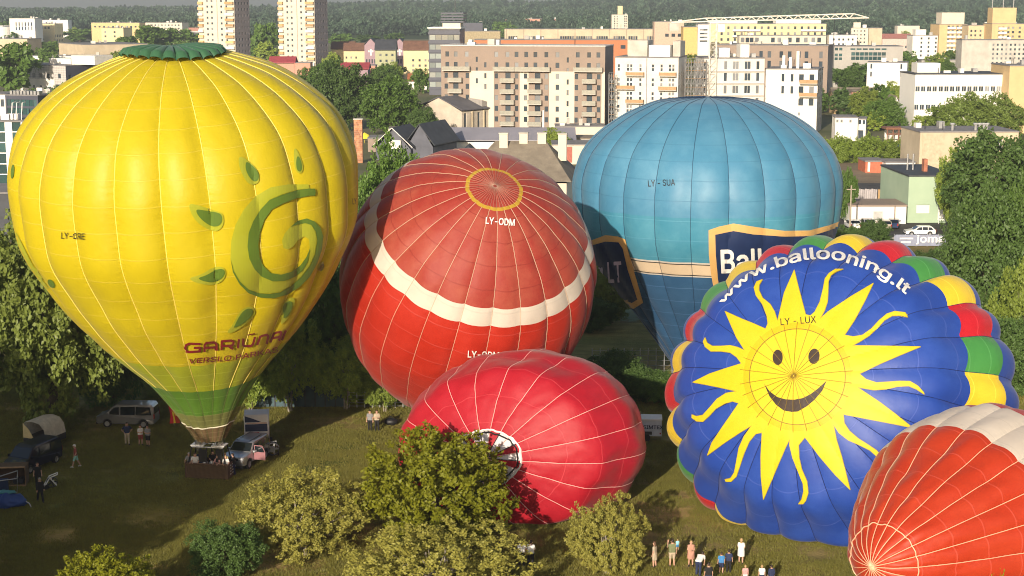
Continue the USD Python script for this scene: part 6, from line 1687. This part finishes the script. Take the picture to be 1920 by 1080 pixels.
t = thing('canvas_trailer', 'small trailer with an arched cream canvas hood behind the black van', 'trailer', p, -20)
part(t, 'tub', MB().box(-1.1, 0, .5, 1.0, 2.6, 1.0), DARKMETAL)
arc = [(-1.1, 1.0), (-1.08, 1.9), (-.95, 2.25), (-.2, 2.35), (.45, 2.2), (.85, 1.75), (1.0, 1.0)]
v = [(x, yy, z) for yy in (0, 2.6) for x, z in arc]; n_ = len(arc)
CANV = mat('cream_canvas', (.56, .51, .42), .9, scale=3, bump=.02, bscale=4)
part(t, 'canvas_hood', MB().add(v, [[i, i + 1, n_ + i + 1, n_ + i] for i in range(n_ - 1)]), CANV, smooth=40); part(t, 'canvas_end', MB().add([(x, 2.59, z) for x, z in arc], [[0, i, i + 1] for i in range(1, n_ - 1)]), CANV)
part(t, 'front_curtain', MB().add([(-1.1, 0, 1.0), (-.1, -.02, 1.0), (-.5, -.04, 1.7), (-1.08, 0, 2.2)], [[0, 1, 2, 3]]), mat('yellowed_canvas', (.66, .52, .26), .9))
for sd in (-1, 1):
    part(t, 'wheel', MB().tube([[sd * 1.12 - .05, 1.3, .34], [sd * 1.12 + .12, 1.3, .34]], .34, 14), RUBBER)

# ================================================================ baskets
WICK = usdkit.material(stage, '/World/Looks/wicker', {'tc': ('texture_coordinate', {}), 'w': ('wave_texture', {'wave_type': 'bands', 'bands_direction': 'z', 'scale': 9.0, 'distortion': 1.5, 'detail': 2.0}), 'w2': ('wave_texture', {'wave_type': 'bands', 'bands_direction': 'x', 'scale': 5.0}),
    'mx': ('math', {'math_type': 'multiply'}), 'r': ('rgb_ramp', {'ramp': [(0, (.08, .045, .022)), (.6, (.22, .13, .065)), (1, (.30, .19, .10))]}), 'b': ('bump', {'strength': 1.0, 'distance': .03}), 'p': ('principled_bsdf', {'roughness': .7})},
    [('tc.object', 'w.vector'), ('tc.object', 'w2.vector'), ('w.fac', 'mx.value1'), ('w2.fac', 'mx.value2'), ('mx.value', 'r.fac'), ('w.fac', 'b.height'), ('b.normal', 'p.normal'), ('r.color', 'p.base_color')], surface='p.BSDF')
LEATH = mat('brown_leather', (.09, .05, .03), .6, var=.15)
def basket(name, label, loc, rotz, L=3.3, W=1.6, H=1.12, extra=True, cat='basket', tip=False):
    t = thing(name, label, cat, loc, rotz)
    X = MB()
    part(t, 'floor', MB().box(-L / 2, -W / 2, .04, L / 2, W / 2, .12), LEATH)
    part(t, 'front_wall', MB().box(-L / 2, -W / 2, .122, L / 2, -W / 2 + .07, H), WICK); part(t, 'back_wall', MB().box(-L / 2, W / 2 - .07, .122, L / 2, W / 2, H), WICK)
    part(t, 'end_wall', MB().box(-L / 2, -W / 2 + .072, .122, -L / 2 + .07, W / 2 - .072, H), WICK); part(t, 'end_wall', MB().box(L / 2 - .07, -W / 2 + .072, .122, L / 2, W / 2 - .072, H), WICK)
    for x in (-L / 6, L / 6):
        part(t, 'partition', MB().box(x - .03, -W / 2 + .072, .122, x + .03, W / 2 - .072, H - .1), WICK)
    a, b_ = L / 2 - .03, W / 2 - .03
    part(t, 'padded_rim', MB().tube([[-a, -b_, H + .03], [a, -b_, H + .03], [a, b_, H + .03], [-a, b_, H + .03], [-a, -b_, H + .03]], .065, 8), LEATH)
    part(t, 'runner', MB().box(-L / 2, -W / 2 - .03, 0, L / 2, -W / 2 + .08, .12), LEATH)
    for x in lin(-L / 2 + .1, L / 2 - .1, 2):
        part(t, 'corner_trim', MB().box(x - .1, -W / 2 - .012, .122, x + .1, -W / 2 - .001, H), LEATH)
    if extra:
        for zz in (.3, .52, .74, .96):
            for yy in (-.35, .12, .45):
                part(t, 'foot_hole_trim', MB().box(L / 2 + .002, yy, zz, L / 2 + .035, yy + .2, zz + .07), mat('pale_rope', (.55, .50, .42), .8))
        for x in (-L * .36, -.05, L * .36):
            for yy in (-.5, .5):
                part(t, 'upright', MB().tube([[x * 1.18, yy * 1.35, H], [x, yy, 2.35]], .05, 6), BLACK)
        part(t, 'burner_frame', MB().tube([[-L * .36, -.5, 2.35], [L * .36, -.5, 2.35], [L * .36, .5, 2.35], [-L * .36, .5, 2.35], [-L * .36, -.5, 2.35]], .05, 6), STEEL)
        for x in (-L * .24, L * .24):
            part(t, 'heat_shield', MB().box(x - .5, -.48, 2.41, x + .5, .48, 2.47), mat('pale_shield', (.58, .57, .55), .5))
            for yy in (-.2, .2):
                part(t, 'burner', MB().lathe([(.0, 2.0), (.11, 2.0), (.15, 2.2), (.15, 2.42), (.20, 2.5), (.20, 2.85), (.17, 2.85), (.14, 2.5)], 12, c=(x, yy, 0)), CHROME)
        part(t, 'gas_bottle', MB().lathe([(0, .15), (.2, .15), (.2, 1.15), (.1, 1.3), (0, 1.3)], 12, c=(-.2, -.4, 0)), STEEL); part(t, 'gas_bottle', MB().lathe([(0, .15), (.2, .15), (.2, 1.15), (.1, 1.3), (0, 1.3)], 12, c=(.28, -.4, 0)), STEEL)
        part(t, 'side_curtain', MB().box(-L * .2, -.56, 1.25, -L * .02, -.53, 2.2), BLACK); part(t, 'side_curtain', MB().box(L * .2, -.56, 1.25, L * .34, -.53, 2.25), BLACK)
    return t
pb = ground(392, 897)
pb[1] += .55
BAS = basket('wicker_basket', 'long brown wicker basket with passengers under the yellow balloon', pb, -9)
# burner cables up to the mouth of the yellow balloon
t = thing('envelope_cables', 'thin cables between the burner frame and the mouth of the yellow balloon', 'cables', (0, 0, 0))
for k in range(12):
    a = k * 2 * np.pi / 12
    q0 = pb + np.array([math.cos(a) * 1.15, math.sin(a) * .5, 2.38])
    q1 = y.at(np.array([-a + 1.0]), np.array([.004]))[0]
    part(t, 'cable', MB().tube([q0, q1], .014, 4), DARKMETAL)
# tipped basket at the left edge
pt = ground(20, 912)
t = thing('tipped_basket', 'wicker basket lying on its side at the left edge, dark inside', 'basket', pt, 6)
part(t, 'upper_wall', MB().box(-1.6, 0, 1.38, 1.1, 1.15, 1.46), WICK); part(t, 'end_wall', MB().box(1.04, 0, .05, 1.1, 1.15, 1.378), WICK); part(t, 'floor', MB().box(-1.6, 1.152, 0, 1.1, 1.22, 1.46), LEATH); part(t, 'lower_wall', MB().box(-1.6, 0, 0, 1.038, 1.15, .06), WICK)
part(t, 'padded_rim', MB().tube([[-1.6, -.02, 1.42], [1.07, -.02, 1.42], [1.07, -.02, .04], [-1.6, -.02, .04]], .07, 7), mat('tan_suede', (.36, .22, .12), .8))
part(t, 'gas_bottle', MB().tube([[.7, .9, .3], [.7, .2, .3]], .2, 10), DARKMETAL); part(t, 'gas_bottle', MB().tube([[.3, .9, .3], [.3, .2, .3]], .2, 10), DARKMETAL)
t = thing('burner_frame', 'pale tubular burner frame with a navy cover before the tipped basket', 'burner frame', ground(12, 925), 6)
part(t, 'tube', MB().tube([[-.9, 0, .05], [.75, 0, .05], [.8, .1, 1.1], [.75, .5, 1.5], [-.9, .5, 1.0]], .04, 6), STEEL); part(t, 'tube', MB().tube([[-.9, .0, .9], [.75, .05, 1.05]], .035, 6), STEEL)
part(t, 'cover', MB().box(-.95, .06, .12, .1, .42, 1.0), mat('navy_canvas', (.02, .04, .10), .8))
t = thing('envelope_bag', 'crumpled blue cloth bag with a teal strap on the grass at the left edge', 'bag', ground(14, 950), 0)
ic = trimesh.creation.icosphere(3); v = ic.vertices * [1.35, .7, .62] + [0, 0, .4]; v += (meshkit.fbm(v * 2.4, 3, 5)[:, None] - .5) * ic.vertices * .55; v[:, 2] = np.maximum(v[:, 2], 0)
part(t, 'sack', (v, ic.faces), mat('blue_sailcloth', (.015, .05, .22), .6), smooth=True)
v = ic.vertices * [.75, .28, .13] + [-.1, .1, 1.02]; part(t, 'strap', (v + (meshkit.fbm(v * 5, 2, 3)[:, None] - .5) * .12, ic.faces), mat('teal_webbing', (.06, .22, .26), .7), smooth=True)
part(t, 'drawstring', MB().tube([[1.2, -.1, .5], [1.6, -.2, .3], [1.75, -.3, .05]], .04, 5), STEEL)
t = thing('inflation_fan', 'small wheeled fan with a pale tubular frame right of the tipped basket', 'fan', ground(97, 917), 20)
part(t, 'frame', MB().tube([[-.5, 0, .2], [-.1, 0, .85], [.45, 0, 1.05], [.5, .5, 1.05], [-.1, .5, .85], [-.5, .5, .2]], .045, 6), WHITE); part(t, 'frame', MB().tube([[-.1, 0, .85], [.35, 0, .25], [.35, .5, .25], [-.1, .5, .85]], .04, 6), WHITE)
part(t, 'fan_ring', MB().lathe([(.36, -.1), (.40, -.1), (.40, .1), (.36, .1), (.36, -.1)], 18, 'y', (.05, .25, .45)), DARKMETAL)
for k in range(5):
    a = k * 1.2566; part(t, 'blade', MB().beam((.05, .25, .45), (.05 + math.cos(a) * .34, .25, .45 + math.sin(a) * .34), .1, .02, (0, 1, 0)), DARKMETAL)
for sd in (-.06, .56):
    part(t, 'wheel', MB().tube([[-.35, sd - .03, .18], [-.35, sd + .03, .18]], .18, 12), RUBBER)
t = thing('inflation_fan', 'dark wheeled fan standing right of the open white trailer box', 'fan', ground(512, 856), 10)
part(t, 'fan_ring', MB().lathe([(.46, -.14), (.52, -.14), (.52, .14), (.46, .14), (.46, -.14)], 18, 'y', (0, 0, .62)), DARKMETAL); part(t, 'engine', MB().box(-.18, .15, .3, .18, .5, .7), STEEL)
for k in range(5):
    a = k * 1.2566; part(t, 'blade', MB().beam((0, 0, .62), (math.cos(a) * .45, 0, .62 + math.sin(a) * .45), .13, .025, (0, 1, 0)), STEEL)
for sd in (-.4, .4):
    part(t, 'wheel', MB().tube([[sd - .05, .1, .2], [sd + .05, .1, .2]], .2, 12), RUBBER)
part(t, 'handle', MB().tube([[-.3, .3, .5], [-.3, .8, 1.0], [.3, .8, 1.0], [.3, .3, .5]], .03, 5), STEEL)
# red and yellow streamer at the left side of the green cone
t = thing('feather_flag', 'red and yellow cloth streamer hanging by the left side of the green cone', 'flag', ground(321, 800), 20)
for i, (m, o_) in enumerate(((PR, 0), (PY, .28), (ORNG, .5))):
    zz = lin(.25, 2.2 - .35 * abs(i - 1), 9); w_ = .34 * (1 - ((zz - .25) / 2.3) ** 2 * .8)
    v = np.vstack([np.stack([o_ - w_ / 2 + .12 * np.sin(zz * 2 + i), .1 * np.sin(zz * 3 + i), zz], -1), np.stack([o_ + w_ / 2 + .12 * np.sin(zz * 2 + i), .1 * np.sin(zz * 3 + i + .6), zz], -1)])
    part(t, 'cloth_strip', (v, np.vstack([[[k, k + 9, k + 10], [k, k + 10, k + 1]] for k in range(8)])), m, smooth=True, uv=np.zeros((18, 2)))
part(t, 'pole', MB().tube([[.25, .12, 0], [.25, .12, 2.4]], .025, 5), STEEL)
t = thing('equipment_bag', 'dark bag lying on the grass right of the couple by the wire fence', 'bag', ground(733, 797))
v = ic.vertices * [.55, .35, .32] + [0, 0, .28]; v[:, 2] = np.maximum(v[:, 2], 0); part(t, 'sack', (v, ic.faces), BLACK, smooth=True); part(t, 'handle', MB().tube([[-.25, 0, .55], [0, 0, .75], [.25, 0, .55]], .03, 5), DARKMETAL)
# ================================================================ people
SKIN = mat('skin', (.46, .27, .19), .6, var=.06)
HAIRS = {'dark': mat('dark_hair', (.025, .016, .011), .6), 'brown': mat('brown_hair', (.10, .055, .03), .6), 'fair': mat('fair_hair', (.38, .26, .12), .6), 'grey': mat('grey_hair', (.32, .30, .28), .6), 'white': mat('white_cap', (.72, .70, .66), .8)}
CLOTH = {}
def cloth(name, c):
    return mat('cloth_' + name, c, .85, scale=6, var=.12)
SHOE = mat('shoe_leather', (.04, .035, .03), .6)

def hull(*ss):
    return m3.Manifold.hull(m3.Manifold.compose([m3.Manifold.sphere(r, n).translate(tuple(map(float, p))) for p, r, n in [(*a, 12)[:3] if len(a) == 2 else a for a in ss]]))

def rotx(p, a):
    return np.array([p[0], p[1] * math.cos(a) - p[2] * math.sin(a), p[1] * math.sin(a) + p[2] * math.cos(a)])

def person(label, loc, face, shirt, legs, hair='brown', pose='stand', hgt=1.74, shorts=False, dress=None, shoes=None, woman=False, sleeves=True, seed=0, top_only=False, lift=0.0, group=None, hat=None):
    """Stands at loc and faces the compass direction (degrees from +x). The figure is built facing -y and scaled to its height."""
    g = np.random.default_rng(seed + 1)
    t = thing('person', label, 'person', np.asarray(loc, float) + [0, 0, lift], face + 90, group)
    k = hgt / 1.76
    sw = .165 if woman else .19
    hw = .10
    lean = {'bend': 1.05, 'walk': .06, 'stand': .02, 'hips': 0, 'up': -.05, 'child': 0.0, 'rail': .25, 'fold': .02}.get(pose, .02)
    hip = np.array([0, 0, .93])
    def up(p):                              # upper body tilts forward about the hip
        return rotx(np.array(p, float) - hip, lean) * 1.0 + hip
    st = .26 if pose == 'walk' else .03
    legsj = []
    for sd in (-1, 1):
        f = -st * sd
        h_ = np.array([sd * hw, 0, .92]); kn = np.array([sd * (hw + .01), f * .55 - .03, .50]); an = np.array([sd * (hw + .02), f * 1.1 + .02, .09]); toe = an + [sd * .03, -.15, -.045]
        legsj.append((h_, kn, an, toe))
    neck, head = up([0, 0, 1.48]), up([0, -.02 - .04 * (pose == 'bend'), 1.63])
    sh = [up([sd * sw, 0, 1.42]) for sd in (-1, 1)]
    arms = []
    for i, sd in enumerate((-1, 1)):
        s_0 = sh[i]
        if pose == 'hips':
            e, w = s_0 + [sd * .20, .06, -.24], s_0 + [sd * .02, -.06, -.42]
        elif pose == 'up' and sd == 1:
            e, w = s_0 + [sd * .08, -.16, -.18], s_0 + [sd * .02, -.26, .10]
        elif pose == 'bend':
            e, w = s_0 + [sd * .02, -.04, -.27], s_0 + [-sd * .02, -.08, -.52]
        elif pose == 'fold':
            e, w = s_0 + [sd * .06, -.03, -.27], s_0 + [-sd * .12, -.22, -.26]
        elif pose == 'rail':
            e, w = s_0 + [sd * .09, -.14, -.24], s_0 + [sd * .02, -.36, -.30]
        elif pose == 'walk':
            e, w = s_0 + [sd * .05, .10 * sd, -.27], s_0 + [sd * .06, .02 * sd - .10, -.50]
        else:
            e, w = s_0 + [sd * .06, .03, -.28], s_0 + [sd * .08, -.06, -.53]
        arms.append((s_0, e, w))
    B = [hull((up([0, 0, 1.50]), .055), (head - [0, 0, .05], .06)), hull((head + [0, 0, .045], .092, 16), (head + [0, -.025, -.06], .066), (head + [0, .02, .0], .09)),
         hull((head + [0, -.088, .008], .014, 8), (head + [0, -.106, -.022], .018, 8)), hull((head + [-.092, 0, .0], .022, 8), (head + [-.092, .01, -.03], .015, 8)), hull((head + [.092, 0, .0], .022, 8), (head + [.092, .01, -.03], .015, 8)),
         hull((up([-.12, 0, 1.38]), .085), (up([.12, 0, 1.38]), .085), (up([-.10, .0, 1.15]), .095), (up([.10, .0, 1.15]), .095)), hull((up([-.10, 0, 1.15]), .09), (up([.10, 0, 1.15]), .09), (hip + [-.10, 0, 0], .105), (hip + [.10, 0, 0], .105)), hull((neck, .06), (sh[0], .06), (sh[1], .06))]
    for (h_, kn, an, toe) in legsj:
        B += [hull((h_, .095), (kn, .058)), hull((kn, .056), (kn + (an - kn) * .35 + [0, .015, 0], .056), (an, .038)), hull((an - [0, 0, .02], .042), (toe, .032), (an + [0, .05, -.04], .035))]
    for i, (a, e, w) in enumerate(arms):
        sd = -1 if i == 0 else 1
        B += [hull((a, .052), (e, .040)), hull((e, .040), (w, .027))]
        d = unit(w - e); side = unit(np.cross(d, [0, 1, 0.1])); pc = w + d * .07; q = np.cross(side, d)
        B.append(hull((w, .026, 8), (pc + side * .028, .016, 8), (pc - side * .028, .016, 8)))
        for j, ln in enumerate((.062, .075, .07, .055)):
            b0 = pc + side * (.028 - .0187 * j); m_ = b0 + d * ln * .55 - q * .006; e_ = b0 + d * ln - q * .022
            B += [hull((b0, .0095, 6), (m_, .009, 6)), hull((m_, .009, 6), (e_, .0075, 6))]
        th = w + d * .025 + side * .03
        B += [hull((w + d * .02, .012, 6), (th + side * .02 + d * .01, .011, 6)), hull((th + side * .02 + d * .01, .011, 6), (th + side * .022 + d * .045, .009, 6))]
    def fin(ms):
        m = m3.Manifold.batch_boolean(ms, m3.OpType.Add)
        me = m.to_mesh(); v = np.array(me.vert_properties[:, :3]) * k
        return v, np.array(me.tri_verts)
    o_ = .018
    part(t, 'body', fin(B), SKIN, smooth=50)
    C_ = [hull((up([-.12, 0, 1.39]), .085 + o_), (up([.12, 0, 1.39]), .085 + o_), (up([-.105, 0, 1.15]), .095 + o_), (up([.105, 0, 1.15]), .095 + o_)), hull((up([-.105, 0, 1.15]), .09 + o_), (up([.105, 0, 1.15]), .09 + o_), (hip + [-.1, 0, .02], .105 + o_), (hip + [.1, 0, .02], .105 + o_)),
          hull((sh[0], .062 + o_ * .6), (sh[1], .062 + o_ * .6), (up([0, 0, 1.45]), .07))]
    if sleeves:
        C_ += [hull((a, .055 + o_), (a + (e - a) * (.62 if sleeves == True else 1.0), .045 + o_)) for a, e, w in arms]
    if sleeves == 2:
        C_ += [hull((e, .042 + o_), (e + (w - e) * .9, .032 + o_)) for a, e, w in arms]
    if dress is not None:
        C_.append(hull((hip + [-.1, 0, .05], .11 + o_), (hip + [.1, 0, .05], .11 + o_), (np.array([-.17, 0, .58]), .07), (np.array([.17, 0, .58]), .07), (np.array([0, .1, .58]), .08), (np.array([0, -.1, .58]), .08)))
    part(t, 'dress' if dress is not None else 'shirt', fin(C_), dress if dress is not None else shirt, smooth=50)
    if dress is None:
        D_ = [hull((hip + [-.1, 0, -.02], .115 + o_), (hip + [.1, 0, -.02], .115 + o_))]
        for (h_, kn, an, toe) in legsj:
            D_.append(hull((h_, .10 + o_), (h_ + (kn - h_) * (.82 if shorts else 1.0), .066 + o_)))
            if not shorts:
                D_.append(hull((kn, .064 + o_), (an + [0, 0, .03], .05 + o_)))
        part(t, 'shorts' if shorts else 'trousers', fin(D_), legs, smooth=50)
    for (h_, kn, an, toe) in legsj:
        part(t, 'shoe', fin([hull((an + [0, .04, -.04], .046), (toe + [0, -.015, 0], .042), (an + [0, 0, 0], .046))]), shoes or SHOE, smooth=50)
    hm = HAIRS[hat or hair]
    hr = [hull((head + [0, .02, .075], .094), (head + [0, .035, .02], .092), (head + [0, -.03, .10], .068))]
    if woman:
        hr.append(hull((head + [0, .05, .02], .088), (head + [0, .075, -.14], .065)))
    if hat:
        hr.append(hull((head + [0, -.10, .085], .03), (head + [0, -.03, .09], .07)))
    part(t, 'cap' if hat else 'hair', fin(hr), hm, smooth=50)
    ey = MB()
    for sd in (-1, 1):
        e = trimesh.creation.icosphere(1, .012); e.apply_translation((head + [sd * .035, -.083, .02]) * k)
        part(t, 'eye', MB().tm(e), BLACK)
    part(t, 'mouth', MB().box(*((head + [-.024, -.094, -.062]) * k), *((head + [.024, -.086, -.052]) * k)), mat('lips', (.35, .13, .11), .6))
    return t

navy, khaki, whitec, redc, tealc, blackc, bluec, greenc, pinkc, flower, greyc, yellowc = (cloth(n, c_) for n, c_ in (('navy', (.02, .03, .08)), ('khaki', (.42, .35, .25)), ('white', (.70, .68, .65)), ('brick', (.30, .07, .06)), ('mint', (.30, .58, .50)), ('black', (.012, .012, .015)), ('blue', (.05, .20, .45)), ('olive', (.16, .18, .09)), ('pink', (.56, .30, .30)), ('floral', (.42, .22, .16)), ('grey', (.22, .22, .23)), ('ochre', (.55, .42, .16))))
person('man in a navy shirt and light trousers, hands on his hips, before the silver minivan', ground(239, 834), -75, navy, khaki, 'dark', 'hips', 1.82, sleeves=True)
person('woman in a white top and patterned skirt between two men before the minivan', ground(264, 835), -60, whitec, redc, 'brown', 'fold', 1.66, woman=True, shorts=True)
person('man in dark clothes with shorts, right of three before the minivan', ground(278, 837), -110, greyc, blackc, 'dark', 'fold', 1.72, shorts=True)
person('man walking in a brick red shirt, mint shorts and a white cap', ground(143, 876), -168, redc, tealc, 'brown', 'walk', 1.76, shorts=True, hat='white', shoes=whitec)
person('man all in black walking on the grass right of the tipped basket', ground(76, 941), -60, blackc, blackc, 'grey', 'walk', 1.76, sleeves=2)
person('man in a black shirt with bare arms between the black van and the fan', ground(72, 912), -80, blackc, blackc, 'dark', 'stand', 1.80)
person('person in a pale shirt by the wire fence, left of the couple', ground(694, 808), -100, greyc, blackc, 'dark', 'stand', 1.74)
person('person in a checked shirt by the wire fence, right of the couple', ground(707, 808), -80, khaki, blackc, 'brown', 'fold', 1.74)
person('person in a white shirt right of the bright maple, left of the pair', ground(978, 1062), 90, whitec, blackc, 'dark', 'stand', 1.74)
person('person in white shirt and dark trousers right of the maple, right of the pair', ground(995, 1064), 80, whitec, blackc, 'dark', 'fold', 1.76)
person('person in a pale dress at the right side of the compact olive bush', ground(1227, 1064), 150, whitec, khaki, 'brown', 'stand', 1.66, woman=True, dress=khaki)
person('man in an olive shirt and beige shorts holding up a child', ground(1260, 1063), 100, greenc, khaki, 'dark', 'up', 1.80, shorts=True)
pc_ = ground(1260, 1063)
person('small child in light blue held up by the man in beige shorts', pc_ + [.30, -.12, 0], 100, cloth('light_blue', (.25, .55, .62)), bluec, 'fair', 'child', .72, lift=1.12, shorts=True)
person('woman in a sleeveless patterned dress standing in the sunlit grass', ground(1295, 1062), -90, flower, flower, 'fair', 'fold', 1.68, woman=True, dress=flower, sleeves=False)
person('man in a white shirt bending down at the bottom edge', ground(1309, 1080), 60, whitec, navy, 'dark', 'bend', 1.76)
person('boy in a bright blue shirt seen from behind at the bottom edge', ground(1352, 1076), 90, bluec, navy, 'dark', 'stand', 1.38, shorts=True)
person('boy in dark clothes right of the boy in bright blue', ground(1366, 1073), 80, navy, blackc, 'dark', 'stand', 1.44)
person('woman in a white dress with a long shadow on the grass', ground(1389, 1057), 70, whitec, whitec, 'fair', 'fold', 1.64, woman=True, dress=whitec)
person('child in a pink top at the bottom edge below the woman in white', ground(1397, 1096), 95, pinkc, whitec, 'fair', 'stand', 1.22, shorts=True)
person('child in a white top at the bottom edge left of the child in navy', ground(1428, 1097), 85, whitec, navy, 'fair', 'stand', 1.26, shorts=True)
person('child in a navy jacket at the bottom edge before the sun balloon', ground(1446, 1098), 100, navy, navy, 'dark', 'stand', 1.28, sleeves=2)
person('person with dark hair at the bottom edge below the bending man', ground(1328, 1104), 90, blackc, navy, 'dark', 'stand', 1.62)
# passengers in the long basket: they stand on its floor
rot_ = math.radians(-9)
def in_basket(x, yy):
    return pb + np.array([x * math.cos(rot_) - yy * math.sin(rot_), x * math.sin(rot_) + yy * math.cos(rot_), .125])
for (x, yy), fc, sc_, hc_, lb, wm in (((-1.42, -.30), -100, greyc, 'grey', 'passenger in a grey top at the left end of the basket', False), ((-1.0, -.36), -80, whitec, 'brown', 'passenger in a white shirt, second from the left in the basket', False), ((-.80, .30), -90, navy, 'dark', 'passenger in navy at the back left of the basket', False), ((.02, .40), -60, blackc, 'dark', 'pilot in black under the burners in the middle of the basket', False),
                               ((.78, -.34), -110, pinkc, 'brown', 'passenger in a pink top right of the middle of the basket', True), ((1.12, .28), -90, yellowc, 'fair', 'passenger in an ochre top at the back right of the basket', True), ((1.36, -.34), -85, whitec, 'fair', 'passenger in a white top at the right end of the basket', True)):
    person(lb, in_basket(x, yy), fc, sc_, navy, hc_, 'rail', 1.68 if wm else 1.78, woman=wm)
person('person in dark clothes standing between the basket and the silver off road car', ground(438, 892), 160, blackc, navy, 'dark', 'stand', 1.7)
